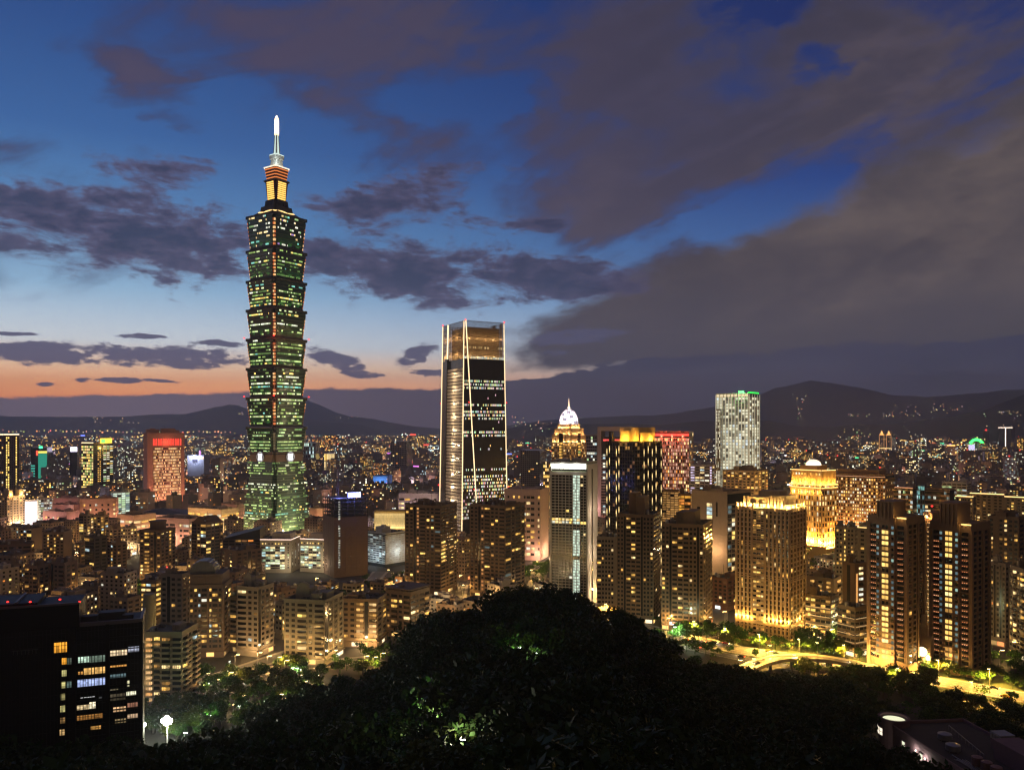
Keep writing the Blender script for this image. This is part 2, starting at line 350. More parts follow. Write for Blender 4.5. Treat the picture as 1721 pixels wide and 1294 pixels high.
def dark_mesh(gm):
    if gm.name in _wm: return _wm[gm.name]
    b = MB().use(gm); b.poly([(-.5,0,0),(.5,0,0),(.5,0,1),(-.5,0,1)]); _wm[gm.name] = b.data('window'); return _wm[gm.name]
class Bld:
    """a building whose nearest vertical edge stands in direction xc at distance D and whose two seen sides reach xl and xr"""
    def __init__(s, name, label, xl, xc, xr, D, phi, ytop, cat='building', group=None, a=None, b=None, z0=0.0, wall=(0.3,0.22,0.17), glass=(0.02,0.022,0.025), core=None, h=None, rough=0.8, seed=None, indiv=None):
        al = math.atan((xc-CX)/F_PX)
        if phi is None or isinstance(phi, tuple):
            r_ = phi[0] if phi else 1.0; fl = (xc-xl)/max(xr-xl, 1e-6); phi = math.degrees(al + math.atan((1-fl)/max(fl,.02)/r_))
        f = R(phi); C = W(xc, HY, D); tl = (xl-CX)/F_PX; tr = (xr-CX)/F_PX
        s.a = a if a else (C.x - tl*C.y)/(math.cos(f) + tl*math.sin(f))
        s.b = b if b else (tr*C.y - C.x)/(math.sin(f) - tr*math.cos(f))
        s.H = h if h else zt(ytop, D) - z0
        ctr = Vector((C.x, C.y, 0)) + Vector((-math.cos(f), math.sin(f), 0))*s.a/2 + Vector((math.sin(f), math.cos(f), 0))*s.b/2
        s.D = D; s.phi = f; s.z0 = z0; s.ctr = ctr
        s.root = empty(name, (ctr.x, ctr.y, z0), -f, label, cat, group)
        s.rng = random.Random(seed if seed is not None else int(xl*7+xc*13+D))
        s.wm = mat('wall_%d_%d_%d' % tuple(int(v*255) for v in wall), wall, rough, var=0.28, scale=0.5)
        s.gm = mat('glass_%d_%d_%d' % tuple(int(v*255) for v in glass), glass, 0.18, var=0.1, spec=0.6)
        s.wall = MB().use(s.wm); s.glz = MB().use(s.gm); s.wins = []; s.near = D < 420
        s.roof = MB().use(mat('roof_concrete', (0.10,0.09,0.085), 0.9, var=0.4, scale=0.3))
        s.indiv = (100 if D < 1150 else 0) if indiv is None else indiv
        FOOT.append((ctr.x, ctr.y, math.hypot(s.a, s.b)*0.5, s.H))
    def P(s, face, u, z, o):
        a, b = s.a/2, s.b/2
        return {'F': (u, -b-o, z), 'R': (a+o, u, z), 'L': (-a-o, -u, z), 'B': (-u, b+o, z)}[face]
    def wd(s, face): return s.a if face in 'FB' else s.b
    def fbox(s, mb, face, u0, u1, z0, z1, o0, o1, g=None):
        p = s.P(face, u0, z0, o0); q = s.P(face, u1, z1, o1)
        mb.box(min(p[0],q[0]), max(p[0],q[0]), min(p[1],q[1]), max(p[1],q[1]), min(p[2],q[2]), max(p[2],q[2]), g)
    def core(s, z0=0, z1=None, solid=False, ins=0.0):
        mb = s.wall if solid else s.glz
        mb.box(-s.a/2+ins, s.a/2-ins, -s.b/2+ins, s.b/2-ins, z0, s.H if z1 is None else z1)
    def win(s, face, u, z, w, h, c, o=0.05):
        s.wins.append((face, u, z, w, h, c, o))
    def grid(s, face, u0, u1, z0, z1, nx, nz_, pw=0.7, bh=1.1, out=0.35, lit=0.2, pal=HOMES, piers=True, o=0.0, vout=None, fn=None, rows=None):
        """piers and floor bands with lit openings between them"""
        if isinstance(u0, str) or u0 is None: u0 = -s.wd(face)/2
        if u1 is None: u1 = s.wd(face)/2
        dx = (u1-u0)/nx; dz = (z1-z0)/nz_; vout = out+0.08 if vout is None else vout
        for j in range(nz_+1):
            zz = z0 + j*dz
            s.fbox(s.wall, face, u0, u1, max(zz-bh/2, z0), min(zz+bh/2, z1), o-0.02, o+out)
        if piers:
            for i in range(nx+1):
                uu = u0 + i*dx
                s.fbox(s.wall, face, max(uu-pw/2, u0-0.004), min(uu+pw/2, u1+0.004), z0+0.003, z1-0.004, o-0.02, o+vout)
        if lit is None and fn is None: return
        for j in range(nz_):
            rowp = lit if lit is not None else 0
            for i in range(nx):
                c = None
                if fn: c = fn(i, j, s.rng)
                elif s.rng.random() < rowp*(rows[j % len(rows)] if rows else 1): c = pick(pal, s.rng)
                if c:
                    k = s.rng.uniform(0.7, 1.15)
                    s.win(face, u0+(i+.5)*dx, z0+j*dz+bh/2, dx-(pw if piers else 0.0), dz-bh, c, o+0.05)
    def punched(s, face, u0, u1, z0, z1, nx, nz_, ww, wh, lit, pal, out=0.0, dark=True, sill=True):
        """windows set in a solid wall"""
        if u0 is None: u0 = -s.wd(face)/2
        if u1 is None: u1 = s.wd(face)/2
        dx = (u1-u0)/nx; dz = (z1-z0)/nz_
        for j in range(nz_):
            for i in range(nx):
                u = u0+(i+.5)*dx; z = z0+j*dz+(dz-wh)*0.55
                if s.rng.random() < lit: s.win(face, u, z, ww, wh, pick(pal, s.rng), out+0.06)
                elif dark: s.win(face, u, z, ww, wh, None, out+0.05)
                if sill: s.fbox(s.wall, face, u-ww/2-.15, u+ww/2+.15, z-0.25, z, out-0.05, out+0.22)
    def balc(s, face, u0, u1, z0, dz, n, depth=1.4, h=1.0, m=None, round_=False, name='balcony', cap=100):
        key = (round(u1-u0,2), depth, h, round_, id(m))
        b = MB(); hw = (u1-u0)/2
        if round_:
            pts = [(-hw,0.3)] + [(-hw*math.cos(t), -depth*math.sin(t)) for t in [math.pi*k/8 for k in range(9)]] + [(hw,0.3)]
            b.frus(pts, 0, pts, 0.25)
            pin = [(x*0.94, y*0.9+0.02) for x, y in pts]
            for k in range(1, len(pts)-2):
                b.frus([pts[k],pts[k+1],pin[k+1],pin[k]], 0.25, [pts[k],pts[k+1],pin[k+1],pin[k]], h)
        else:
            b.box(-hw,hw,-depth,0.2,0,0.22); b.box(-hw,hw,-depth,-depth+0.14,0.22,h); b.box(-hw,-hw+0.14,-depth+.14,0.1,0.22,h-.01); b.box(hw-0.14,hw,-depth+.14,0.1,0.22,h-.01)
        b.use(m or s.wm); me = b.data(name); me.materials.clear(); me.materials.append(m or s.wm)
        rz = {'F':0,'R':math.pi/2,'L':-math.pi/2,'B':math.pi}[face]
        for k in range(n): inst(name, me, s.root, s.P(face, (u0+u1)/2, z0+k*dz, 0), (0,0,rz))
    def bays(s, face, pat, z0, z1, lit=.15, pal=HOMES, fh=3.1, litL=.9, palL=None, depth=1.3, wts=None, bm=None, o=0.0, u0=None, u1=None, band=True, wh=1.55):
        """a face laid out bay by bay: w window, W wide window, b balcony, B bowed balcony, L lit balcony, D dark strip standing in for a shaded recess, p pier, g curtain wall, s blank"""
        Wf = s.wd(face); u0 = -Wf/2 if u0 is None else u0*Wf; u1 = Wf/2 if u1 is None else u1*Wf
        wt = dict(w=1, W=1.4, b=1.5, B=1.9, L=1.4, D=.6, p=.35, g=1.3, s=.8, G=1, l=.8, c=.8)
        if wts: wt.update(wts)
        tot = sum(wt[c] for c in pat); nf = floors(z1-z0, fh); dz = (z1-z0)/nf; u = u0
        if band:
            for j in range(0, nf+1): s.fbox(s.wall, face, u0+.02, u1-.02, z0+j*dz-.18, z0+j*dz+.12, o-.02, o+.12)
        for ch in pat:
            wb = wt[ch]/tot*(u1-u0); m = u+wb/2
            if ch == 'p': s.fbox(s.wall, face, u, u+wb, z0, z1+.4, o-.02, o+.55)
            elif ch == 'D': s.fbox(s.glz, face, u+.1, u+wb-.1, z0+.5, z1+.2, o-.1, o+.16)  # dark strip laid proud of the wall, standing in for a shaded recess
            elif ch in 'wWlc':
                ww = wb*(.58 if ch in 'wlc' else .84); 
                for j in range(nf):
                    z = z0+j*dz+dz*.3; pr = dict(w=lit,W=lit*1.3,l=litL,c=litL)[ch]
                    if s.rng.random() < pr: s.win(face, m, z, ww, min(wh,dz*.62), pick((palL or pal) if ch in 'lc' else pal, s.rng), o+.06)
                    else: s.win(face, m, z, ww, min(wh,dz*.62), None, o+.05)
                    s.fbox(s.wall, face, m-ww/2-.2, m+ww/2+.2, z-.22, z-.02, o-.05, o+.28)
                    if s.D < 700 and s.rng.random() < .3: q_ = s.rng.choice([-1,1])*ww*.3; s.fbox(s.wall, face, m+q_-.4, m+q_+.4, z-.85, z-.25, o-.02, o+.5)
                s.fbox(s.wall, face, u-.12, u+.12, z0+.01, z1, o-.02, o+.2)
            elif ch in 'bBL':
                ww = wb*.78; h = dz*.7
                for j in range(nf):
                    z = z0+j*dz+.15; pr = litL if ch == 'L' else lit*1.4
                    if s.rng.random() < pr: s.win(face, m, z, ww, h, pick(palL or pal, s.rng) if ch == 'L' else pick(pal, s.rng), o+.06)
                    else: s.win(face, m, z, ww, h, None, o+.05)
                s.balc(face, m-wb*.45, m+wb*.45, z0, dz, nf, depth, min(1.05,dz*.36), bm, ch == 'B')
            elif ch == 'g':
                s.fbox(s.glz, face, u+.1, u+wb-.1, z0+.4, z1-.3, o-.1, o+.05)
                for j in range(nf):
                    if s.rng.random() < lit: s.win(face, m, z0+j*dz+.5, wb-.5, dz-.8, pick(pal, s.rng), o+.07)
                    s.fbox(s.wall, face, u+.12, u+wb-.12, z0+j*dz-.2, z0+j*dz+.25, o, o+.2)
            u += wb
    def parapet(s, h=1.2, t=0.4, over=0.0, z=None):
        z = s.H if z is None else z; a, b = s.a/2+over, s.b/2+over
        m = MB(); m.box(-a,a,-b,-b+t,z-.05,z+h); m.box(-a,a,b-t,b,z-.05,z+h); m.box(-a,-a+t,-b+t,b-t,z-.04,z+h-.003); m.box(a-t,a,-b+t,b-t,z-.04,z+h-.003)
        m.use(s.wm); m.build('parapet', s.wm, s.root)
    def roofs(s, n=3, hmax=6.0, seed=0, tanks=2, mast=True):
        """stair heads, plant rooms, tanks"""
        r = random.Random(seed+int(s.D)); z = s.H
        s.roof.box(-s.a/2+.3, s.a/2-.3, -s.b/2+.3, s.b/2-.3, z-.2, z+.12)
        for k in range(14):
            x, y = r.uniform(-.44,.44)*s.a, r.uniform(-.44,.44)*s.b; w_ = r.uniform(.4,1.3); s.roof.box(x-w_,x+w_,y-w_*.6,y+w_*.6,z+.1,z+r.uniform(.5,1.7))
        for k in range(3):
            x, y = r.uniform(-.4,.4)*s.a, r.uniform(-.4,.4)*s.b; s.roof.tube((x,y,z+.4),(x+r.uniform(-4,4),y+r.uniform(-3,3),z+.4),.12,4); s.roof.tube((x,y,z),(x,y,z+r.uniform(2,4.5)),.06,4)
        for k in range(n):
            w_, d_ = s.a*r.uniform(.16,.38), s.b*r.uniform(.2,.45); x = r.uniform(-.5,.5)*(s.a-w_-1.5); y = r.uniform(-.5,.5)*(s.b-d_-1.5); h = r.uniform(.45,1)*hmax
            m = MB(); m.box(x-w_/2,x+w_/2,y-d_/2,y+d_/2,z+.1+k*.003,z+h); m.box(x-w_/2-.2,x+w_/2+.2,y-d_/2-.2,y+d_/2+.2,z+h,z+h+.3)
            if r.random() < .7: m.box(x-w_*.2,x+w_*.2,y-d_*.2,y+d_*.2,z+h+.3,z+h+1.8)
            m.build('plant_room', s.wm, s.root)
        for k in range(tanks):
            x = r.uniform(-.42,.42)*s.a; y = r.uniform(-.42,.1)*s.b
            m = MB(); m.cyl(x,y,z+.6,z+2.8,1.1,n=12); m.cyl(x,y,z+2.8,z+3.2,1.1,.2,n=12)
            for q in (-.7,.7): m.box(x+q-.1,x+q+.1,y-.7,y+.7,z+.1,z+.6)
            m.build('water_tank', mat('tank_steel',(0.35,0.35,0.36),0.4,0.6), s.root)
        if mast:
            m = MB(); m.tube((0,0,z),(0,0,z+hmax+4),.12,5); m.tube((-.9,0,z+hmax+2.5),(.9,0,z+hmax+2.5),.06,4); m.build('antenna_mast', mat('dark_steel',(0.08,0.08,0.08),0.5,0.5), s.root)
    def part(s, name, mb, m=None): return mb.build(name, m, s.root)
    def strip(s, face, u0, u1, z, h, c, o=0.5, name='light_strip'):
        b = MB().use(glow_mat()); s.fbox(b, face, u0, u1, z, z+h, o, o+.15, c); return b.build(name, None, s.root)
    def finish(s):
        if s.glz.v: s.glz.build('glazing', None, s.root)
        if s.wall.v: s.wall.build('wall', None, s.root)
        if s.roof.v: s.roof.build('roof', None, s.root)
        vis = sorted(s.wins, key=lambda q: -q[3]*q[4]*(1.0 if q[0] in 'FR' else .1)*(1.3 if q[5] else 1.0))
        rz = {'F':0,'R':math.pi/2,'L':-math.pi/2,'B':math.pi}
        for k, (face,u,z,w_,h_,c,o) in enumerate(vis[:s.indiv]):
            inst('window', win_mesh(c, s.rng.randrange(4), s.near) if c else dark_mesh(s.gm), s.root, s.P(face,u,z,o), (0,0,rz[face]), (w_,1,h_))
        rest = vis[s.indiv:]
        if rest:
            b = MB().use(glow_mat())
            for face,u,z,w_,h_,c,o in rest:
                k = s.rng.uniform(.6,1.15); g_ = tuple(v*k for v in c) if c else None; b.use(glow_mat() if c else s.gm)
                b.poly([s.P(face,u-w_/2,z,o), s.P(face,u+w_/2,z,o), s.P(face,u+w_/2,z+h_,o), s.P(face,u-w_/2,z+h_,o)], g_)
            ob = b.build('window', None, s.root); ob['kind'] = 'stuff'
        return s.root
FOOT = []
def floors(h, fh=3.1): return max(2, int(round(h/fh)))
def plight(parent, loc, c, power, rad=0.5, name='bulb'):
    l = bpy.data.lights.new(name, 'POINT'); l.energy = power; l.color = c; l.shadow_soft_size = rad
    o = bpy.data.objects.new(name, l); col.objects.link(o); o.location = loc
    if parent: o.parent = parent
    return o
def slight(parent, loc, aim, c, power, ang=60, rad=0.4, name='floodlight_bulb', blend=0.6):
    l = bpy.data.lights.new(name, 'SPOT'); l.energy = power; l.color = c; l.shadow_soft_size = rad; l.spot_size = R(ang); l.spot_blend = blend
    o = bpy.data.objects.new(name, l); col.objects.link(o); o.location = loc
    o.rotation_euler = (Vector(aim)).to_track_quat('-Z','Y').to_euler()
    if parent: o.parent = parent
    return o
def beacon(parent, loc, r=0.7, c=(4.0,0.12,0.1), name='warning_light'):
    b = MB().use(glow_mat()); b.cyl(0,0,-r*.5,0,r*.6,r,8,c); b.cyl(0,0,0,r*.6,r,r*.4,8,c)
    return inst(name, b.data(name), parent, loc)
# ================================================================= the pagoda-like supertall tower
def sqn(s, n):                                  # square with notched corners, half side s, notch n
    return [(-s+n,-s),(s-n,-s),(s-n,-s+n),(s,-s+n),(s,s-n),(s-n,s-n),(s-n,s),(-s+n,s),(-s+n,s-n),(-s,s-n),(-s,-s+n),(-s+n,-s+n)]
def tower101():
    D = 1026.0; cx, cyd = (465.0-CX)/F_PX*D, D
    phi = R(34.0)
    # heading that puts a corner towards the camera
    root = empty('skyscraper', (cx, cyd, 0), -phi, 'tallest tower, green lit, stacked flaring tiers like bamboo, glowing lantern top and white spire', 'skyscraper')
    D2 = cyd+0.0; k = D2/F_PX
    zz = lambda py: EYE - (py-HY)*k
    G_ = mat('tower_green_glass', (0.035,0.075,0.05), 0.14, var=0.15, spec=0.8); GS = mat('tower_spandrel', (0.085,0.14,0.08), 0.35, 0.3, var=0.2)
    DK = mat('tower_dark_ledge', (0.07,0.07,0.065), 0.5, 0.3)
    CO = mat('corner_metal', (0.25,0.17,0.12), 0.4, 0.5)
    rng = random.Random(101)
    FOOT.append((cx, cyd, 50, 500))
    lits = []
    def tier(name, z0, z1, s0, s1, nf, dens, palette, notch=3.2, gm=G_):
        part = MB().use(gm); part.frus(sqn(s0, notch), z0, sqn(s1, notch), z1)
        part.use(GS)
        fh = (z1-z0)/nf
        for j in range(nf):
            t = (j+0.02)/nf; t2 = (j+0.3)/nf; a = s0+(s1-s0)*t+.25; b2 = s0+(s1-s0)*t2+.25
            part.frus(sqn(a, notch-.1), z0+t*(z1-z0), sqn(b2, notch-.1), z0+t2*(z1-z0))
        o = part.build(name, None, root)
        wl = []
        for j in range(nf):
            za, zb = z0+(j+.42)*fh, z0+(j+.84)*fh
            sa, sb = s0+(s1-s0)*(za-z0)/(z1-z0)+.12, s0+(s1-s0)*(zb-z0)/(z1-z0)+.12
            rowd = dens*rng.choice([.25,.6,1,1.3,1.5,.9]); rowc = pick(palette, rng)
            for face in range(4):
                u = -s0+notch+.5; end = s0-notch-.5
                while u < end:
                    w_ = rng.choice([1.2,1.6,2.2,3.2,4.5,6]); 
                    if u+w_ > end: break
                    if rng.random() < rowd*0.55:
                        c = rowc if rng.random() < .6 else pick(palette, rng); kk = rng.uniform(.5,1.3)
                        q = [(u,-sa,za),(u+w_-.3,-sa,za),(u+w_-.3,-sb,zb),(u,-sb,zb)]
                        ca, sa_ = math.cos(face*math.pi/2), math.sin(face*math.pi/2)
                        wl.append(([(x*ca-y*sa_, x*sa_+y*ca, z) for x,y,z in q], tuple(v*kk for v in c), face in (0,1)))
                    u += w_
        return o, wl
    def lit_rows(o, wl, n_ind):
        rng.shuffle(wl); ind = [q for q in wl if q[2]][:n_ind]; ids = set(map(id, ind))
        for q, c, _ in ind:
            b = MB().use(glow_mat()); b.poly(q, c); b.build('window', None, o)
        b = MB().use(glow_mat())
        for w_ in wl:
            if id(w_) not in ids: b.poly(w_[0], w_[1])
        if b.v: b.build('window', None, o)['kind'] = 'stuff'
    PAL = [((.8,1.1,.4),4),((1.1,1.3,.62),5),((0.4,0.62,0.16),6),(YEL,1.4),((1.3,1.4,1.0),2),((0.3,0.85,0.7),.8),((0.16,0.3,0.08),6)]
    # trunk: a tapering base of green glass
    zb, zc, zd = zz(893), zz(775), zz(763)
    o, wl = tier('base_trunk', zb, zc, 31.5, 22.8, 27, 0.75, PAL, 4.5); lit_rows(o, wl, 100)
    lo = MB().use(mat('tower_podium_stone',(0.22,0.22,0.19),.6)); lo.frus(sqn(33.5,5),0,sqn(32.0,4.8),zb+.5); lo.build('podium', None, root)
    # belly collar with round lit medallions
    cmb = MB().use(mat('collar_bronze',(0.22,0.15,0.11),.5,.3)); cmb.frus(sqn(23.6,3.0), zc+.2, sqn(24.0,3.0), zd+2.5); cmb.use(DK); cmb.frus(sqn(25.2,3.2), zd+2.5, sqn(25.6,3.2), zd+4); cb = cmb.build('collar', None, root)
    for f, rz in (('front',0),('right',math.pi/2),('back',math.pi),('left',-math.pi/2)):
        b = MB().use(mat('medallion_metal',(0.4,0.4,0.4),.4,.6))
        n=28; ring=[(math.cos(2*math.pi*i/n), math.sin(2*math.pi*i/n)) for i in range(n)]
        V=[(6.4*x,-.9,6.4*z) for x,z in ring]+[(6.4*x,.6,6.4*z) for x,z in ring]; b.mesh(V,[(i,(i+1)%n,n+(i+1)%n,n+i) for i in range(n)]+[tuple(range(n-1,-1,-1))])
        md = inst('medallion', b.data('medallion'), root, (24.6*math.sin(rz), -24.6*math.cos(rz), (zc+zd)/2+1.5), (0,0,rz))
        b = MB().use(glow_mat())
        b.poly([(-2.9,-1.0,-3.6),(2.9,-1.0,-3.6),(2.9,-1.0,3.6),(-2.9,-1.0,3.6)], (5,5,4.6))
        for i in range(n):
            a0,a1=ring[i],ring[(i+1)%n]; b.poly([(5.2*a0[0],-.95,5.2*a0[1]),(5.2*a1[0],-.95,5.2*a1[1]),(6.1*a1[0],-.95,6.1*a1[1]),(6.1*a0[0],-.95,6.1*a0[1])],(.55,.55,.6))
        b.build('lamp_panel', None, md)
    # eight flaring tiers
    ys = [763.5, 718, 669, 620, 571.5, 523, 475, 425, 368]
    for i in range(8):
        z0, z1 = zz(ys[i])+1.0, zz(ys[i+1])
        s1 = 26.4; s0 = 23.4
        P_ = PAL
        if i == 0: P_ = [(GREEN,3),((0.55,0.75,0.25),6),((0.2,0.42,0.12),7)]
        if i == 7: P_ = [(PALE,2),(WHITE,2),((.3,.5,.2),4),((0.25,0.75,0.6),1.5),((0.5,0.3,0.7),.5)]
        o, wl = tier('tier', z0+1.2, z1-1.4, s0, s1, 8, 1.15 if i < 7 else .7, P_)
        lit_rows(o, wl, 60)
        b = MB().use(DK); b.frus(sqn(s1+.3,3.1), z1-1.4, sqn(s1+.8,3.4), z1+.2); b.frus(sqn(s0+1.2,3.0), z0-.2, sqn(s0+.2,3.0), z0+1.2)
        for cxs in (-1,1):
            for cys in (-1,1): b.box(cxs*(s1-1.9)-1.7,cxs*(s1-1.9)+1.7,cys*(s1-1.9)-1.7,cys*(s1-1.9)+1.7,z1-3.0,z1+.6)
        b.build('ledge', None, root)
        # ornament on the middle of each face and the amber corner shafts
        for (sx_, sy_) in ((1,-1),(-1,-1),(1,1)):
            b = MB().use(CO); zz0, zz1 = z0+1.5, z1-6
            e0, e1 = s0-1.3, s1-1.6
            b.frus([(sx_*(e0-2.6),sy_*(e0-2.6)),(sx_*(e0+.2),sy_*(e0-2.6)),(sx_*(e0+.2),sy_*(e0+.2)),(sx_*(e0-2.6),sy_*(e0+.2))][::sx_*sy_*-1 or 1], zz0,
                   [(sx_*(e1-2.6),sy_*(e1-2.6)),(sx_*(e1+.2),sy_*(e1-2.6)),(sx_*(e1+.2),sy_*(e1+.2)),(sx_*(e1-2.6),sy_*(e1+.2))][::sx_*sy_*-1 or 1], zz1)
            sh = b.build('corner_shaft', None, root)
            b = MB().use(glow_mat())
            for j in range(7):
                t = (j+.15)/7; t2 = (j+.75)/7
                if rng.random() < .12: continue
                for q in range(2):
                    ea, eb = e0+(e1-e0)*t+.32, e0+(e1-e0)*t2+.32; za, zb_ = zz0+(zz1-zz0)*t, zz0+(zz1-zz0)*t2
                    c = rng.choice([(1.0,.42,.12),(1.2,.7,.3),(.8,.2,.06),(.45,.12,.04)]) if i not in (0,) else (.12,.1,.05)
                    b = MB().use(glow_mat()) if q == 0 else b
                    if q == 0: p = [(sx_*(ea-2.6),sy_*ea,za),(sx_*ea,sy_*ea,za),(sx_*eb,sy_*eb,zb_),(sx_*(eb-2.6),sy_*eb,zb_)]
                    else: p = [(sx_*ea,sy_*(ea-2.6),za),(sx_*ea,sy_*ea,za),(sx_*eb,sy_*eb,zb_),(sx_*eb,sy_*(eb-2.6),zb_)]
                    b.poly(p, c)
                b.build('lamp', None, sh)
        if i in (2,4):   # red obstruction lights on the ledges
            pass
        if i in (1,3):
            for (sx_, sy_) in ((1,-1),(1,1),(-1,-1)): beacon(root, (sx_*(s1+1), sy_*(s1+1), z1+1.6), 1.1, (5,.1,.08))
            plight(root, (s1+6, -s1-6, z1+1), (1,.1,.06), 9000, .4, 'warning_glow')
        # green floodlights standing on each ledge
        for face, (nx_, ny_) in enumerate(((0,-1),(1,0))):
            for u in (-13,0,13):
                lx = nx_*(s0+3.4)+(-ny_)*u; ly = ny_*(s0+3.4)+nx_*u
                slight(root, (lx, ly, z0+1.4), (-nx_*.16, -ny_*.16, 1), (.42,1.0,.3), 1500, 110, .4)
    # roof terrace, its gold rim light, the setbacks
    zt0 = zz(368)
    b = MB().use(DK); b.frus(sqn(24.5,5), zt0, sqn(17,4), zt0+6); b.frus(sqn(15.5,3), zt0+6, sqn(14.5,3), zt0+13); b.frus(sqn(11.5,2.4), zt0+13, sqn(10.5,2.2), zz(338)-1)
    for k_ in range(16):
        a_ = k_/16*2*math.pi; b.box(13.2*math.cos(a_)-.6,13.2*math.cos(a_)+.6,13.2*math.sin(a_)-.6,13.2*math.sin(a_)+.6,zt0+13,zt0+13+rng.uniform(1.5,5))
    b.build('upper_setback', None, root)
    b = MB().use(glow_mat())
    prev = None; n_ = 40
    for k_ in range(n_+1):
        a_ = k_/n_*2*math.pi; rr = 19.5*(1+.12*abs(math.sin(2*a_))) ; p = (rr*math.cos(a_), rr*math.sin(a_), zt0+3.4+1.6*abs(math.sin(2*a_)))
        if prev: b.tube(prev, p, .75, 5, g=(2.2,1.35,.5))
        prev = p
    b.build('rim_light', None, root)
    # lantern
    zl0, zl1, zl2 = zz(338), zz(308), zz(285)
    b = MB().use(mat('lantern_frame',(0.18,0.07,0.03),.5,.3)); b.frus(sqn(8.6,1.6), zl0, sqn(10.4,1.8), zl1)
    b.use(DK); b.frus(sqn(10.8,1.6), zl1, sqn(12.2,1.6), zl1+1.2); b.frus(sqn(12.2,1.8), zl1+1.2, sqn(10.6,1.6), zl1+2.6)
    ln = b.build('lantern', None, root)
    for face in range(4):
        b = MB().use(glow_mat()); ca, sa_ = math.cos(face*math.pi/2), math.sin(face*math.pi/2)
        for j in range(9):
            t, t2 = (j+.08)/9, (j+.72)/9; sa2, sb2 = 8.6+1.8*t+.12, 8.6+1.8*t2+.12; za, zb_ = zl0+(zl1-zl0)*t, zl0+(zl1-zl0)*t2
            wdt = 6.3
            b.poly([(x*ca-y*sa_, x*sa_+y*ca, z) for x,y,z in ((-wdt,-sa2,za),(wdt,-sa2,za),(wdt,-sb2,zb_),(-wdt,-sb2,zb_))], (2.0,1.05,.22))
        b.build('lamp_panel', None, ln)
    b = MB().use(mat('lantern_frame2',(0.25,0.1,0.05),.5,.3)); b.frus(sqn(9.0,1.4), zl1+2.6, sqn(10.8,1.6), zl2)
    hd = b.build('lantern_head', None, root)
    b = MB().use(glow_mat())
    for j in range(4):
        t = (j+.3)/4; t2 = (j+.62)/4; a_, b_ = 9.0+1.8*t+.15, 9.0+1.8*t2+.15
        b.frus(sqn(a_,1.4), zl1+2.6+(zl2-zl1-2.6)*t, sqn(b_,1.4), zl1+2.6+(zl2-zl1-2.6)*t2, False, (1.1,.3,.07))
    b.build('light_band', None, hd)
    b = MB().use(glow_mat()); b.frus(sqn(11.6,1.6), zl2, sqn(11.8,1.6), zl2+1.0, True, (1.6,1.3,.95)); b.build('light_rim', None, root)
    # pinnacle
    WS = mat('pinnacle_metal',(0.75,0.8,0.78),.35,.2,.1); z1_, z2_, z3_, z4_ = zl2+1, zz(263), zz(228), zz(196)
    b = MB().use(WS); b.frus(sqn(6.2,.9), z1_, sqn(5.2,.9), z1_+(z2_-z1_)*.7); b.frus(sqn(6.4,.9), z1_+(z2_-z1_)*.7, sqn(6.8,.9), z2_); pn = b.build('pinnacle', None, root)
    b = MB().use(glow_mat()); b.frus(sqn(5.5,.6), z1_+2, sqn(5.0,.6), z1_+(z2_-z1_)*.62, False, (.5,.72,.62)); b.frus(sqn(6.9,.9), z2_, sqn(6.3,.9), z2_+1.2, True, (.9,1.1,1.0)); b.build('light_panel', None, pn)
    b = MB().use(WS); b.frus([(x*3.0,y*3.0) for x,y in ((-1,-1),(1,-1),(1,1),(-1,1))], z2_+1.2, [(x*1.9,y*1.9) for x,y in ((-1,-1),(1,-1),(1,1),(-1,1))], z3_); sp = b.build('spire', None, root)
    b = MB().use(glow_mat()); b.cyl(0,0,z2_+1.3,z3_,3.6,2.2,8,(.75,.95,.85)); b.build('lit_shaft', None, sp)
    b = MB().use(glow_mat()); b.cyl(0,0,z3_,z4_-3,2.7,2.5,10,(3.2,1.9,.85)); b.cyl(0,0,z3_+2,z4_-5,2.75,2.6,10,(5,3.8,2.3)); b.cyl(0,0,z4_-3,z4_+1,2.2,.4,10,(5,4,2.6)); b.build('lamp_mast', None, sp)
    for (dx,dy) in ((16,-16),): plight(root, (dx*.7,dy*.7,zl2+6), (.9,1,.95), 6000, 1, 'pinnacle_glow')
    # podium entrance glow
    for (dx,dy) in ((34,-34),(10,-44),(44,-6)): plight(root, (dx,dy,9), (1,.72,.35), 60000, 1, 'entrance_lamp')
    for (dx,dy) in ((0,-42),(42,0),(22,-42),(42,-22)): slight(root, (dx,dy,14), (-dx*.004,-dy*.004,1), (.75,.9,.45), 40000, 80, .6)
    return root
tower101()

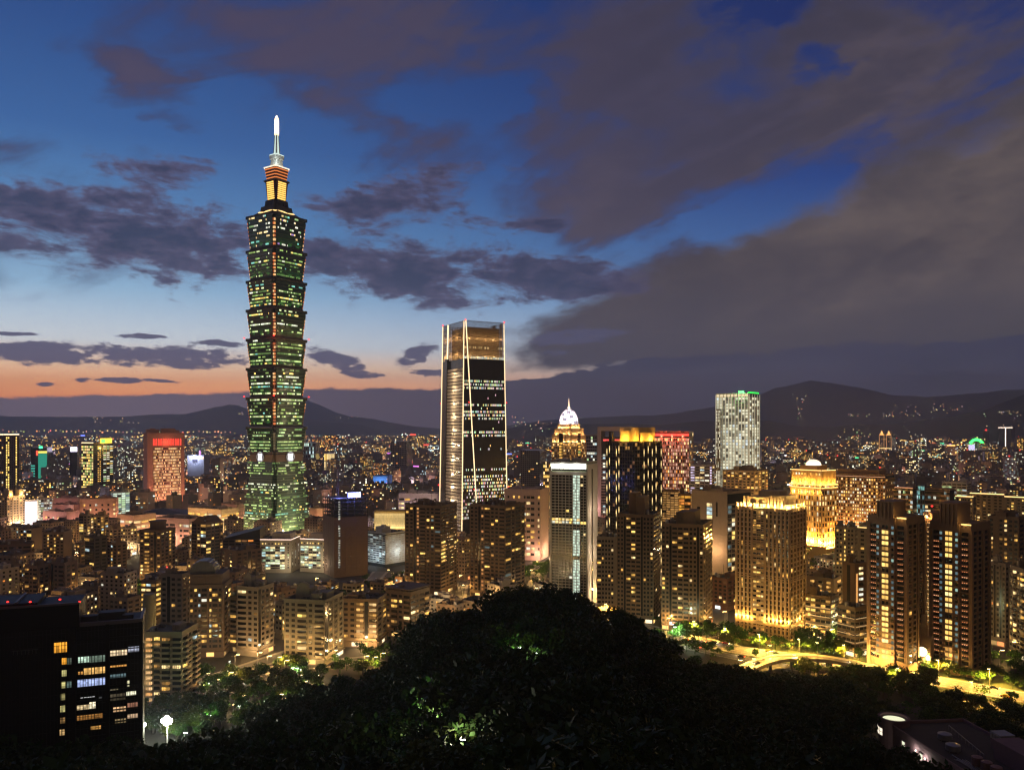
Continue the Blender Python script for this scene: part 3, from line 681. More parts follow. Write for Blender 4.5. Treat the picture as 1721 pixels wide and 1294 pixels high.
# ================================================================= tapered dark glass tower with lit edges
def tower_plaza():
    xl, xc, xr, D = 738.5, 776.5, 853.5, 1010.0
    B = Bld('skyscraper', 'tapered dark glass tower with glowing gold edge lines and open gold screen crown', xl, xc, xr, D, 62, 533, cat='skyscraper')
    zz = lambda py: zt(py, D+8)
    rt = B.root; a, b = B.a/2, B.b/2; H = zz(540); zcr = zz(603)
    T = 0.80          # top width ratio of the left side
    def sec(z):       # half extents at height z
        t = max(0.0, min(1.0, z/H)); return (a*(1-.07*t), b*(1-.13*t))
    BLK = mat('black_curtain_wall', (0.012,0.012,0.014), .22, var=.1, spec=.6)
    FIN = mat('bronze_fin', (0.22,0.15,0.08), .45, .5)
    STN = mat('pale_core_cladding', (0.42,0.36,0.28), .6)
    def fr(mb, x0, x1, y0, y1, z0, z1, k=None):   # prism following the taper, coordinates as fractions of the half extents
        A0, B0 = sec(z0); A1, B1 = sec(z1)
        mb.frus([(x0*A0,y0*B0),(x1*A0,y0*B0),(x1*A0,y1*B0),(x0*A0,y1*B0)], z0, [(x0*A1,y0*B1),(x1*A1,y0*B1),(x1*A1,y1*B1),(x0*A1,y1*B1)], z1)
    m = MB().use(BLK); fr(m,-1,1,-1,1,0,zcr); m.build('curtain_wall', None, rt)
    # vertical fins on the long dark side
    m = MB().use(mat('black_fin',(0.03,0.028,0.026),.4,.3)); n = 44
    for i in range(n+1):
        y = -1+2*i/n; A0,B0 = sec(0); A1,B1 = sec(zcr)
        m.frus([(A0,y*B0-.12),(A0+.35,y*B0-.12),(A0+.35,y*B0+.12),(A0,y*B0+.12)],0,[(A1,y*B1-.12),(A1+.35,y*B1-.12),(A1+.35,y*B1+.12),(A1,y*B1+.12)],zcr)
    m.build('fin', None, rt)['kind'] = 'stuff'
    # lit rows of offices
    rng = random.Random(48); nf = 52; fh = zcr/nf; cells = []
    litrow = {}
    for j in range(nf):
        py = 720+(EYE-(j+.5)*fh)/(D+8)*F_PX
        litrow[j] = .03
        for lo_, hi_, p in ((641,652,.8),(677,683,.85),(692,699,.85),(704,706,.6),(723,729,.85),(731,736,.75),(752,756,.15),(786,793,.6),(797,822,.75),(822,870,.7)):
            if lo_-1.5 <= py <= hi_+1.5: litrow[j] = p
        if 756 < py < 785 or py < 638: litrow[j] = 0.0
    for j in range(nf):
        for i in range(n):
            if rng.random() < litrow[j]*(.85 if i > 8 or litrow[j] > .7 else .4):
                z0, z1 = j*fh+.9, j*fh+fh-.9; A0,B0 = sec(z0); y0, y1 = (-1+2*i/n)*B0+.2, (-1+2*(i+1)/n)*B0-.2
                cells.append(([(A0+.06,y0,z0),(A0+.06,y1,z0),(A0+.05,y1,z1),(A0+.05,y0,z1)], tuple(v*rng.uniform(.5,1.1) for v in rng.choice([WHITE,PALE,WHITE,(.9,1.0,.85)]))))
    rng.shuffle(cells)
    for q, c in cells[:100]: mb = MB().use(glow_mat()); mb.poly(q, c); mb.build('window', None, rt)
    mb = MB().use(glow_mat())
    for q, c in cells[100:]: mb.poly(q, c)
    mb.build('window', None, rt)['kind'] = 'stuff'
    # left side: pale slab core with dark floor slots
    m = MB().use(STN)
    nl = 50
    for j in range(nl):
        z0 = j*(zz(617))/nl; z1 = z0+zz(617)/nl*.72; fr(m,-.42,.97,-1.0-.06,-1.0,z0,z1)
    m.build('floor_panel', None, rt)['kind'] = 'stuff'
    m = MB().use(BLK); fr(m,-.55,-.36,-1.1,-1.0,0,zz(600)); m.build('recess', None, rt)
    for zq in range(12):
        plight(rt, (a*.25, -b-3.0, 8+zq*zz(617)/12), (1,.75,.45), 7000, .25, 'facade_lamp')
    # lit edge lines
    def line(pts, r, c):
        mb = MB().use(glow_mat())
        for p, q in zip(pts, pts[1:]): mb.tube(p, q, r, 5, g=c)
        mb.build('light_strip', None, rt)
    Gc = (1.5,1.12,.62)
    A0,B0 = sec(0); A1,B1 = sec(H)
    for (x,y) in ((-1,-1),(1,-1),(1,1)):
        line([(x*A0,y*B0-.3,2),(x*A1,y*B1-.3,H)], .6, (1.8,1.3,.7))
    line([(-.55*A0,-B0*1.02-.8,2),(-.45*A1,-B1-.8,H)], .85, (2.1,1.6,.85))
    line([(A0+.6,-.35*B0,20),(A1+.6,-.93*B1,H+1)], .6, (2.0,1.5,.8))
    line([(A0*.5,-B0-.9,2),(A1*.62,-B1-.9,zz(625))], .18, (.5,.33,.15))
    # crown: open lattice of gold fins round a sky garden
    m = MB().use(FIN); A0,B0 = sec(zcr)
    for i in range(57):
        y = -1+2*i/56
        m.box(A1-.1,A1+.45,y*B1-.11,y*B1+.11,zcr,H+ (1.0))
    for i in range(31):
        x = -1+2*i/30; m.box(x*A1-.11,x*A1+.11,-B1-.45,-B1+.1,zcr,H+.5)
        m.box(x*A1-.11,x*A1+.11,B1-.1,B1+.45,zcr,H+.5)
    for i in range(40):
        y = -1+2*i/39; m.box(-A1-.45,-A1+.1,y*B1-.11,y*B1+.11,zcr,H)
    for z in [zcr+(H-zcr)*t for t in (.12,.24,.36,.48,.6,.72,.84,.995)]:
        m.box(A1-.05,A1+.6,-B1,B1,z,z+.35); m.box(-A1,A1,-B1-.6,-B1+.05,z+.003,z+.353); m.box(-A1-.6,-A1+.05,-B1,B1,z,z+.35)
    m.build('crown_screen', None, rt)
    m = MB().use(mat('crown_back',(0.20,0.14,0.08),.7)); m.box(-A1*.6,A1-7.5,-B1+7,B1*.9,zcr,zcr+(H-zcr)*.86); m.build('crown_core', None, rt)
    for i, y in enumerate((-.8,-.4,0,.4,.8)):
        plight(rt, (A1-1.6, y*B1, zcr+3), (1,.68,.32), 3000, .4, 'crown_lamp'); plight(rt, (A1-1.6, y*B1, zcr+(H-zcr)*.55), (1,.66,.3), 2600, .4, 'crown_lamp')
    for x in (-.6,-.1,.45): plight(rt, (x*A1, -B1+2, zcr+6), (1,.68,.32), 4200, .4, 'crown_lamp'); plight(rt, (x*A1, -B1+2, zcr+(H-zcr)*.6), (1,.66,.3), 3000, .4, 'crown_lamp')
    mb = MB().use(glow_mat())
    for i in range(44):
        c = rng.choice([WHITE,PALE,COOL,(.9,.75,.4)]); kk = rng.uniform(.5,1.3)
        y0,y1 = (-1+2*i/44)*B1, (-1+2*(i+.8)/44)*B1
        mb.poly([(A1+.02,y0,zcr+.3),(A1+.02,y1,zcr+.3),(A1+.02,y1,zcr+3.0),(A1+.02,y0,zcr+3.0)], tuple(v*kk for v in c))
        if rng.random() < .3: mb.poly([(A1-.3,y0,zcr+13),(A1-.3,y1,zcr+13),(A1-.3,y1,zcr+15.5),(A1-.3,y0,zcr+15.5)], tuple(v*.7 for v in PALE))
    mb.build('sky_lobby_window', None, rt)
    for (x,y,z) in ((1,-.95,H+1.5),(1,1,H+1.5),(-1,-1,H+1.5),(1,-.75,zz(676)),(1.02,1.02,zz(676)),(-1.02,-1.02,zz(676)),(1.03,1.03,zz(820)),(1.03,-.5,zz(822)),(-1.03,-1.05,zz(820))):
        t=z/H; s_=sec(z); beacon(rt, (x*s_[0]+.8*x, y*s_[1], z), 1.1, (5,.1,.08))
tower_plaza()
# ================================================================= the buildings one can name, nearest the two towers first
def res(name, label, xl, xc, xr, D, ytop, wall, patF, patR, phi=None, lit=.14, pal=HOMES, z0=0.0, roofn=3, rh=6, bm=None, group=None, patz=0.0, fh=3.1, litL=.9, palL=None, zb=None, cat='apartment block', parapet=True, depth=1.3, tanks=2, mast=True, indiv=None, wh=1.55, backs=True):
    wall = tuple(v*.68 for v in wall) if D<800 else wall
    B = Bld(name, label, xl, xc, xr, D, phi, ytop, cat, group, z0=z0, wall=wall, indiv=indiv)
    B.core(0, None, True)
    zlo = 5.0 if zb is None else zb
    B.bays('F', patF, zlo, B.H-.6, lit, pal, fh, litL, palL, depth, bm=bm, wh=wh); B.bays('R', patR, zlo, B.H-.6, lit, pal, fh, litL, palL, depth, bm=bm, wh=wh)
    if backs and D < 700: B.bays('L', 'wwww', zlo, B.H-.6, lit*.6, pal, fh, band=False)
    if D < 900:
        for f in 'FR':
            Wf = B.wd(f); n_ = max(2, int(Wf/4.5))
            for i in range(n_):
                if B.rng.random() < .5:
                    c = pick([((1.7,1.0,.3),4),((1.6,1.3,.8),3),((1.2,1.4,1.3),1),((1.8,.5,.15),1),((.5,.3,.1),4)], B.rng); B.strip(f, -Wf/2+.5+i*(Wf-1)/n_, -Wf/2+.1+(i+1)*(Wf-1)/n_, .8, 2.3, c, .1, 'added_shopfront')  # glowing shopfronts added at random for a richer street glow
            B.fbox(B.wall, f, -Wf/2, Wf/2, 3.4, 3.9, 0, 1.2)
    if parapet: B.parapet()
    if roofn: B.roofs(roofn, rh, tanks=tanks, mast=mast)
    return B
BEIGE=(0.36,0.27,0.19); SAND=(0.42,0.34,0.25); BROWN=(0.20,0.13,0.09); PINKT=(0.42,0.29,0.24); GREY=(0.3,0.29,0.28); CREAM=(0.5,0.44,0.34); DARKB=(0.11,0.075,0.055); WHT=(0.62,0.6,0.55); TAN=(0.31,0.22,0.14)

# --- C: white tower with the lit stair column
B = Bld('office_tower', 'slim white tower with bright lit stair column and glowing rooftop band', 925, 986, 1003, 610, (1.0,), 778, 'tower', wall=WHT, glass=(0.02,0.02,0.022))
B.core(); H=B.H; a=B.a
B.grid('F', -a/2+1.0, a*.12, 4, H-9, 6, 44, .35, .55, .25, None, fn=lambda i,j,r: (pick([(WHITE,1),(PALE,1.5),(YEL,1)],r) if (j in (27,28) or r.random()<.015) else None))
B.grid('F', a*.33, a/2-.2, 4, H-9, 2, 44, .35, .55, .25, None, fn=lambda i,j,r: (pick([(PALE,1.5),(YEL,1)],r) if (j==27 or r.random()<.05) else None))
B.grid('F', a*.12, a*.33, 4, H-9, 2, 44, .3, .5, .5, None, fn=lambda i,j,r: None if j in (25,26) else (1.0,1.25,1.0) if r.random()<.93 else PALE)
B.fbox(B.wall,'F',-a/2-.3,-a/2+1.0,0,H-3,-.2,1.0); B.fbox(B.wall,'F',-a/2-.3,a/2+.3,H-9,H-6.4,-.2,.6)
B.fbox(B.wall,'R',-B.b/2+.002,B.b/2,0,H-1,-.2,.7); B.fbox(B.glz,'R',-B.b*.12,B.b*.02,4,H-5,.6,.78)
B.part('roof_frame', (lambda m:(m.box(-a/2,a/2,-B.b/2-.3,-B.b/2+.3,H-1,H+.3), m.box(-a/2-.3,-a/2+.6,-B.b/2,B.b/2,H-1,H+.2), m)[-1])(MB().use(B.wm)))
for i in range(8): B.strip('F', -a/2+.4+i*(a*.98/8), -a/2+.4+(i+.93)*(a*.98/8), H-4.6, 3.8, (3.2,3.2,2.6), .3, 'lit_roof_panel')
B.strip('F', -a/2+.4, a/2-.4, H-8.4, 2.2, (.5,.62,.28), .2, 'lit_terrace')
B.fbox(B.glz,'F',-a/2+.5,a/2-.4,H*.33,H*.33+3,.3,.5)
for u in (a*.225,): B.fbox(B.wall,'F',u-a*.11,u-a*.095,4,H-9,0,.9); B.fbox(B.wall,'F',u+a*.095,u+a*.11,4,H-9,0,.9)
B.parapet(.6); B.roofs(2,3,tanks=0,mast=False); B.finish()
for z in (25,55,85): plight(B.root, (B.a/2+9,-3,z-15), (1,.75,.5), 5500, .5, 'facade_lamp')
for u in (-a*.2, a*.22): plight(B.root,(u,-B.b/2-1.6,H-2.6),(1,1,.9),900,.2,'roof_lamp')
# --- D: black tower, gold vertical lights and amber lit crown
B = Bld('residential_tower', 'black tower with rows of gold vertical lights and a glowing amber crown', 1018, 1067, 1113, 700, (1.0,), 743, 'tower', wall=(0.035,0.028,0.02), glass=(0.012,0.011,0.010))
B.core(); H=B.H
for f in 'FR':
    Wf=B.wd(f); B.grid(f,None,None,6,H-.5,12,int(H/3.2),.3,.5,.2,.06,[(DIMW,5),(WARM,1),(DIMO,5)])
    cols = ([.07,.16,.40,.49] if f=='F' else [.30,.45,.60,.74,.93])
    for ci,cu in enumerate(cols):
        B.fbox(B.wall,f,-Wf/2+cu*Wf-.5,-Wf/2+cu*Wf+.5,4,H+.5,0,.9)
        nseg=11
        for k in range(nseg):
            z=4+k*(H-6)/nseg + (2.5 if ci%2 else 0); hh=(H-6)/nseg*.62
            mb=MB().use(glow_mat())
            for q in range(5):
                g_=1.35*(.3,.55,1.0,.9,.5)[q]; B.fbox(mb,f,-Wf/2+cu*Wf-.32,-Wf/2+cu*Wf+.32,z+hh*q/5,z+hh*(q+1)/5,.9,1.02,(1.5*g_,1.05*g_,.42*g_))
            mb.build('light_strip',None,B.root)
B.parapet(.8)
m=MB().use(mat('crown_cladding',(0.55,0.4,0.2),.6)); aa,bb=B.a/2,B.b/2
m.box(-aa*.3,aa*.8,-bb*.7,bb*.7,H,H+12.5); m.box(-aa*.05,aa*.45,-bb*.86,-bb*.69,H,H+9.5); m.box(aa*.79,aa*.92,-bb*.5,bb*.5,H,H+8); m.build('crown',None,B.root)
m=MB().use(B.wm)
for u in (-.8,-.62): m.box(aa*u-.3,aa*u+.3,-bb*.95,-bb*.85,H,H+9)
m.box(-aa*.84,-aa*.58,-bb*.95,-bb*.85,H+8.4,H+9); m.build('roof_frame',None,B.root)
for (x,y,p) in ((-.2,-1.0,1),(.25,-1.06,1.5),(.7,-1.0,1.2),(1.05,-.5,1.2),(1.05,.2,1.2),(1.05,.8,1)): plight(B.root,(aa*x,bb*y,H+1.8),(1,.52,.06),p*4200,.3,'crown_lamp')
B.finish()
# --- E: domed tower
B = Bld('office_tower', 'postmodern tower with floodlit white dome and spire on gold lit stepped top', 927, 960, 985, 1060, (1.0,), 744, 'tower', wall=(0.4,0.27,0.18), glass=(0.03,0.025,0.025))
B.core(); H=B.H; aa,bb=B.a/2,B.b/2
for f in 'FR':
    Wf=B.wd(f); B.grid(f,None,None,4,H-1,13,int(H/3.7),.7,1.5,.4,.45,[(DIMW,4),(WARM,1),(PALE,1.2),(DIMO,2)])
    B.fbox(B.glz,f,Wf*-.1,Wf*.1,4,H+12,.3,.9)
    for k in range(int(H/3.7)):
        if B.rng.random()<.8: B.win(f,0,5+k*3.7,Wf*.16,2.4,pick([(YEL,2),(WARM,3),(LIME,1)],B.rng),.95)
m=MB().use(B.wm)
for k,(sc,z0_,z1_) in enumerate(((.96,H,H+10),(.84,H+10,H+18),(.62,H+18,H+24))):
    m.box(-aa*sc,aa*sc,-bb*sc,bb*sc,z0_,z1_)
    for i in range(13):
        u=-1+2*i/12; m.box(aa*sc*u-.35,aa*sc*u+.35,-bb*sc-.5,-bb*sc,z0_,z1_+.8); m.box(aa*sc,aa*sc+.5,bb*sc*u-.35,bb*sc*u+.35,z0_,z1_+.8)
m.build('stepped_top',None,B.root)
for sc,z in ((.96,H),(.84,H+10),(.62,H+18)):
    for u in (-.75,-.25,.25,.75):
        plight(B.root,(aa*sc*u,-bb*sc-1.7,z+1),(1,.66,.25),2600,.25,'crown_lamp'); plight(B.root,(aa*sc+1.7,bb*sc*u,z+1),(1,.66,.25),2600,.25,'crown_lamp')
zd=H+24; rd=min(aa,bb)*.8
m=MB().use(mat('dome_ribs',(0.7,0.66,0.6),.4)); n=16
for i in range(n):
    prev=None
    for k in range(9):
        t=k/8*math.pi/2; rr=rd*math.cos(t)**1.1; zz_=zd+rd*1.6*math.sin(t); p=(rr*math.cos(2*math.pi*i/n),rr*math.sin(2*math.pi*i/n),zz_)
        if prev: m.tube(prev,p,.35,4)
        prev=p
dm=m.build('dome',None,B.root)
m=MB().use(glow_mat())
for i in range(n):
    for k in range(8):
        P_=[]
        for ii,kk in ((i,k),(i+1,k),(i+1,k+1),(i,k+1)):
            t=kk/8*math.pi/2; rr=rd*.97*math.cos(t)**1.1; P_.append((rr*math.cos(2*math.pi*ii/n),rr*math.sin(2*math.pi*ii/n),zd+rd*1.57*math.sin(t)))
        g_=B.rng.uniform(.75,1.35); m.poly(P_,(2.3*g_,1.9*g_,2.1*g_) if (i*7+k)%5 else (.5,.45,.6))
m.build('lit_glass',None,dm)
m=MB().use(glow_mat()); m.cyl(0,0,zd+rd*1.55,zd+rd*1.55+3,2.2,1.2,8,(2.2,1.8,1.3)); m.cyl(0,0,zd+rd*1.55+3,zd+rd*1.55+14,1.1,.15,8,(1.8,1.2,.75)); m.build('spire',None,B.root)
B.finish()
# --- F: white grid tower
B = Bld('office_tower', 'tall white lit grid tower with green light on its roof corner', 1204, 1258, 1275, 1180, (.75,), 661, 'tower', wall=(0.75,0.72,0.62), glass=(0.03,0.03,0.03))
B.core(); H=B.H
for f,nx in (('F',10),('R',4)):
    B.grid(f,None,None,4,H-5,nx,40,1.3,.9,.6,None,fn=lambda i,j,r:(pick([((1.0,.95,.68),5),((.75,.75,.55),5),((.8,.9,.9),1),((.3,.28,.2),3)],r) if r.random()<.9*(1.0 if j<32 else .6) else (.13,.12,.09)),vout=1.6)
    Wf=B.wd(f)
    for i in range(nx+1):
        u=-Wf/2+i*Wf/nx; mb=MB().use(glow_mat()); B.fbox(mb,f,u-.3,u+.3,4,H-1,1.6,1.75,(.85,.74,.5)); mb.build('light_strip',None,B.root)
for i in range(9):
    B.strip('F',-B.a/2+i*B.a/9+.5,-B.a/2+(i+1)*B.a/9-.5,H-4.5,4,(.95,.75,.42),.4,'lit_roof_panel')
B.parapet(1.0)
m=MB().use(glow_mat()); m.box(B.a/2-15,B.a/2-7,-B.b/2-.5,-B.b/2+.5,H+.5,H+3.8,(.4,4.5,.6)); m.box(B.a/2-1,B.a/2+.4,-B.b/2,B.b/2,H+.5,H+2.3,(.05,1.6,.15)); m.build('roof_sign',None,B.root)
plight(B.root,(B.a/2-8,-B.b/2-5,H+4),(.1,1,.2),12000,.5,'sign_glow')
B.finish()
B = Bld('office_wing', 'lower white lit grid wing leaning against the tall grid tower', 1203.5, 1211, 1214, 1176, (2.5,), 688, 'building', wall=(0.7,0.66,0.56))
B.core(); B.grid('F',None,None,4,B.H-1,3,36,1.2,.9,.5,.7,[((1.2,1.1,.8),4),((.8,.75,.5),3)]); B.parapet(.8); B.finish()
# --- G: red lit block, H: portal frame block
B = Bld('office_block', 'broad block lit red along its roof with dotted glowing facade', 1098, 1158, 1165, 1120, (.6,), 726, 'office block', wall=(0.5,0.25,0.2))
B.core(); B.grid('F',None,None,4,B.H-8,22,24,.7,1.3,.3,.72,[((.9,.5,.35),4),(PALE,2),(ORANGE,2),((.5,.22,.15),4)]); B.grid('R',None,None,4,B.H-1,4,24,.8,1.3,.3,.2)
for i in range(6): B.strip('F',-B.a/2+i*B.a/6+.2,-B.a/2+(i+.97)*B.a/6,B.H-5.5,3.4,(2.6,.12,.08),.5,'red_light_band')
B.parapet(.8); B.finish()
for u in (-.3,0,.3): plight(B.root,(B.a*u,-B.b/2-7,B.H-6),(1,.2,.1),7000,.5,'red_floodlight'); plight(B.root,(B.a*u,-B.b/2-9,12),(1,.3,.15),16000,.5,'street_glow')
B = Bld('portal_building', 'pale rectangular portal frame building behind the black tower', 1004, 1060, 1066, 1150, (.7,), 717, 'building', wall=(0.45,0.38,0.37), glass=(0.05,0.05,0.055))
aa,bb,H=B.a/2,B.b/2,B.H
m=MB().use(B.wm); m.box(-aa,-aa+5,-bb,bb,0,H); m.box(aa-5,aa,-bb,bb,0,H); m.box(-aa+5,aa-5,-bb,bb,H-6,H); m.build('frame',None,B.root)
B.glz.box(-aa+5,aa-5,-bb+3,bb-1,0,H-14); 
for u in (-.25,.1): B.win('F',aa*u*2,H-20,8,2.2,(1.8,.12,.12),-2.9)
for j in range(24):
    B.fbox(B.wall,'F',-aa+5,aa-5,j*4+1,j*4+2.2,-3,-2.5)
    for i in range(7):
        if B.rng.random()<.3: B.win('F',-aa+9+i*(2*aa-16)/6,j*4+2.3,3.5,2.2,pick(OFFICE,B.rng),-2.9)
B.finish(); plight(B.root,(-aa-8,-bb-8,20),(1,.5,.45),20000,.5,'street_glow'); plight(B.root,(0,-bb-12,60),(.9,.5,.5),9000,.5,'street_glow')
B = Bld('office_block', 'grey banded office block between the domed tower and the portal frame', 983, 1003, 1006, 1200, (.8,), 732, 'office block', wall=(0.33,0.31,0.36))
B.core(); B.grid('F',None,None,4,B.H-1,6,26,.3,1.5,.4,.35,OFFICE); B.parapet(); B.finish()
# --- I: golden palace tower with dome
B = Bld('hotel_tower', 'orange floodlit palace-like tower with stepped cornices and a domed roof', 1329, 1381, 1406, 830, (.7,), 815, 'tower', wall=(0.55,0.33,0.15), glass=(0.03,0.02,0.015))
B.core(solid=False); H=B.H
for f,nx in (('F',12),('R',6)):
    B.grid(f,None,None,6,H,nx,13,1.3,1.6,.5,.5,[(PALE,3),(WHITE,2),(WARM,3),(DIMW,3)])
    Wf=B.wd(f)
    for z in (H-1.2,H-4.5):
        B.fbox(B.wall,f,-Wf/2-1.2,Wf/2+1.2,z,z+1.0,-.2,1.6)
        for q in range(3): B.strip(f,-Wf/2-.8+q*(Wf+1.6)/3,-Wf/2-.8+(q+.98)*(Wf+1.6)/3,z+1.0,.7,(2.4,1.35,.42),.9)
m=MB().use(B.wm); aa,bb=B.a/2,B.b/2
m.box(-aa*.93,aa*.93,-bb*.93,bb*.93,H,H+13); 
for i in range(11):
    u=-1+2*i/10; m.box(aa*.93*u-.7,aa*.93*u+.7,-bb*.93-.5,-bb*.93,H,H+13); m.box(aa*.93,aa*.93+.5,bb*.93*u-.7,bb*.93*u+.7,H,H+13)
m.box(-aa*.98,aa*.98,-bb*.98,bb*.98,H+13,H+14); m.box(-aa*.55,aa*.55,-bb*.7,bb*.7,H+14,H+19)
m.build('upper_storeys',None,B.root)
for j in range(3):
    for i in range(10):
        if B.rng.random()<.5: B.win('F',-aa*.93+(i+.5)*aa*.186,H+1.5+j*4,aa*.1,2.0,pick([(WHITE,1),(PALE,2),(WARM,2)],B.rng),-aa*0+(-bb*.07)+.05)
B.strip('F',-aa*.95,aa*.95,H+14,.8,(2.2,1.3,.4),-bb*.03); B.strip('R',-bb*.95,bb*.95,H+14,.8,(2.2,1.3,.4),-aa*.03)
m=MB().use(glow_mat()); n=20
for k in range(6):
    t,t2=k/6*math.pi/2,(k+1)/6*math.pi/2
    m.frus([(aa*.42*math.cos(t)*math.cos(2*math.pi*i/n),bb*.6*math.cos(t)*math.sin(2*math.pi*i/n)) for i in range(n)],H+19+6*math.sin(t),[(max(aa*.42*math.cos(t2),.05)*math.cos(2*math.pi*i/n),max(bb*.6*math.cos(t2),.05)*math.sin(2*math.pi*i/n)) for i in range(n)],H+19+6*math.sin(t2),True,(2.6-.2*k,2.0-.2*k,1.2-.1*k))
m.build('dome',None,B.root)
m=MB().use(B.wm); m.box(-aa*1.25,aa*1.3,-bb*1.35,-bb*1.02,0,15); m.box(aa*1.02,aa*1.4,-bb*1.3,bb,0,13); m.build('podium',None,B.root)
for u in (-.85,-.4,0,.45,.95): plight(B.root,(aa*u,-bb*1.15,19),(1,.50,.07),60000,.7,'floodlight'); plight(B.root,(aa*u,-bb-2.5,H+1.5),(1,.6,.12),5200,.3,'cornice_lamp'); plight(B.root,(aa*u,-bb-2.2,H-8),(1,.6,.12),2600,.3,'cornice_lamp')
for v in (-.7,0,.7): plight(B.root,(aa*1.2,bb*v,17),(1,.50,.07),60000,.7,'floodlight'); plight(B.root,(aa+2.5,bb*v,H+1.5),(1,.6,.12),5200,.3,'cornice_lamp')
B.finish()
# --- J: wide brown office
B = Bld('office_block', 'wide brown office block with orderly rows of lit square windows', 1402, 1488, 1503, 930, (.5,), 800, 'office block', wall=(0.36,0.2,0.11), glass=(0.02,0.016,0.013))
B.core(); B.grid('F',None,None,4,B.H-3,22,19,1.0,1.7,.4,.62,[(PALE,4),(WHITE,2),(WARM,2),(DIMW,3)]); B.grid('R',None,None,4,B.H-3,8,19,1.0,1.7,.4,.3)
B.strip('F',-B.a/2,B.a*.5,B.H-1.6,.35,(1.3,.6,.3),.5)
m=MB().use(B.wm); m.box(-B.a*.47,B.a*.35,-B.b*.3,B.b*.4,B.H,B.H+6); m.build('plant_room',None,B.root)
B.parapet(); B.roofs(2,4,tanks=0); B.finish()
for u in (-.4,-.1,.2,.45): plight(B.root,(B.a*u,-B.b/2-9,10),(1,.5,.15),30000,.6,'street_glow')
# --- K: ornate tower, crown and base lit
B = Bld('apartment_tower', 'ornate sandstone tower with uplit crown and glowing pilasters at its foot', 1238, 1327, 1353, 505, (.75,), 858, 'tower', wall=(0.46,0.32,0.18), glass=(0.015,0.013,0.011))
B.core(); H=B.H; aa,bb=B.a/2,B.b/2; n_=28
B.grid('F',None,-aa+B.a*.3,0,H,4,n_,1.0,.9,.35,.06,HOTEL); B.grid('F',aa-B.a*.45,None,0,H,6,n_,1.0,.9,.35,.12,HOTEL)
B.grid('F',-aa+B.a*.3,aa-B.a*.45,0,H-1,3,n_,.3,1.0,-.6 if False else .15,.5,HOTEL)
B.grid('R',None,None,0,H,5,n_,1.2,.9,.35,.04,HOTEL)
for j in range(1,n_-1): pass
B.balc('F',-aa+B.a*.31,-aa+B.a*.42,6,H/n_,n_-3,1.1,1.0); B.balc('F',-aa+B.a*.43,-aa+B.a*.54,6,H/n_,n_-3,1.1,1.0)
for f,us in (('F',[0,.075,.15,.225,.3,.55,.625,.7,.775,.85,.925,1.0]),('R',[0,.2,.4,.6,.8,1.0])):
    Wf=B.wd(f)
    for u in us:
        uu=-Wf/2+u*Wf; B.fbox(B.wall,f,uu-.75,uu+.75,0,H+1,0,.75)
    for z in (H*.25,H*.48,H*.73,H-1.2): B.fbox(B.wall,f,-Wf/2-.5,Wf/2+.5,z,z+.5,0,.9)
m=MB().use(B.wm)
for u in [-.96+1.92*i/15 for i in range(16)]:
    hh = 7.5 if -.75<u<-.5 or .1<u<.75 else 3.2
    m.box(aa*u-.7,aa*u+.7,-bb*.97,-bb*.97+.9,H+1,H+hh)
for i in range(9): m.box(aa*.97-.9,aa*.97,bb*(-.95+1.9*i/8)-.7,bb*(-.95+1.9*i/8)+.7,H+1,H+3.2)
m.box(-aa*.62,aa*.1,-bb*.8,bb*.6,H,H+7); m.box(aa*.15,aa*.8,-bb*.75,bb*.5,H,H+8.5); m.box(-aa*.3,aa*.5,-bb*.5,bb*.4,H+7,H+11)
m.box(-aa*1.01,aa*1.01,-bb*1.01,-bb*.9,H,H+1.2); m.box(aa*.9,aa*1.01,-bb*.9,bb,H,H+1.19); m.box(-aa*1.01,-aa*.9,-bb*.9,bb,H,H+1.19); m.build('crown',None,B.root)
for i in range(9): plight(B.root,(aa*(-.95+1.9*i/8),-bb*.97-1.0,H+2.0),(1,.68,.22),2600,.15,'crown_lamp')
for i in range(5): plight(B.root,(aa*.97+1.0,bb*(-.9+1.8*i/4),H+2.0),(1,.68,.22),2000,.15,'crown_lamp')
for u in (0,.075,.15,.225,.3,.55,.625,.7,.775,.85,.925,1.0): plight(B.root,(-aa+u*B.a,-bb-1.7,14.5),(1,.6,.13),1500,.12,'pilaster_lamp')
for u in (.0,.4,.6,1.0): plight(B.root,(aa+1.7,-bb+u*B.b,14.5),(1,.6,.13),1500,.12,'pilaster_lamp')
for u in (.05,.5,.7,.97): plight(B.root,(-aa+u*B.a,-bb-2.2,3.0),(1,.5,.1),1300,.3,'entrance_lamp')
B.fbox(B.wall,'F',-aa-.3,aa+.3,10.5,12.5,-.1,1.1); B.fbox(B.wall,'R',-bb-.3,bb+.3,10.5,12.5,-.1,1.1)
B.part('podium',(lambda m:(m.box(-aa-3,aa+3,-bb-4,-bb+.5,0,4.5),m)[-1])(MB().use(B.wm)))
B.finish()
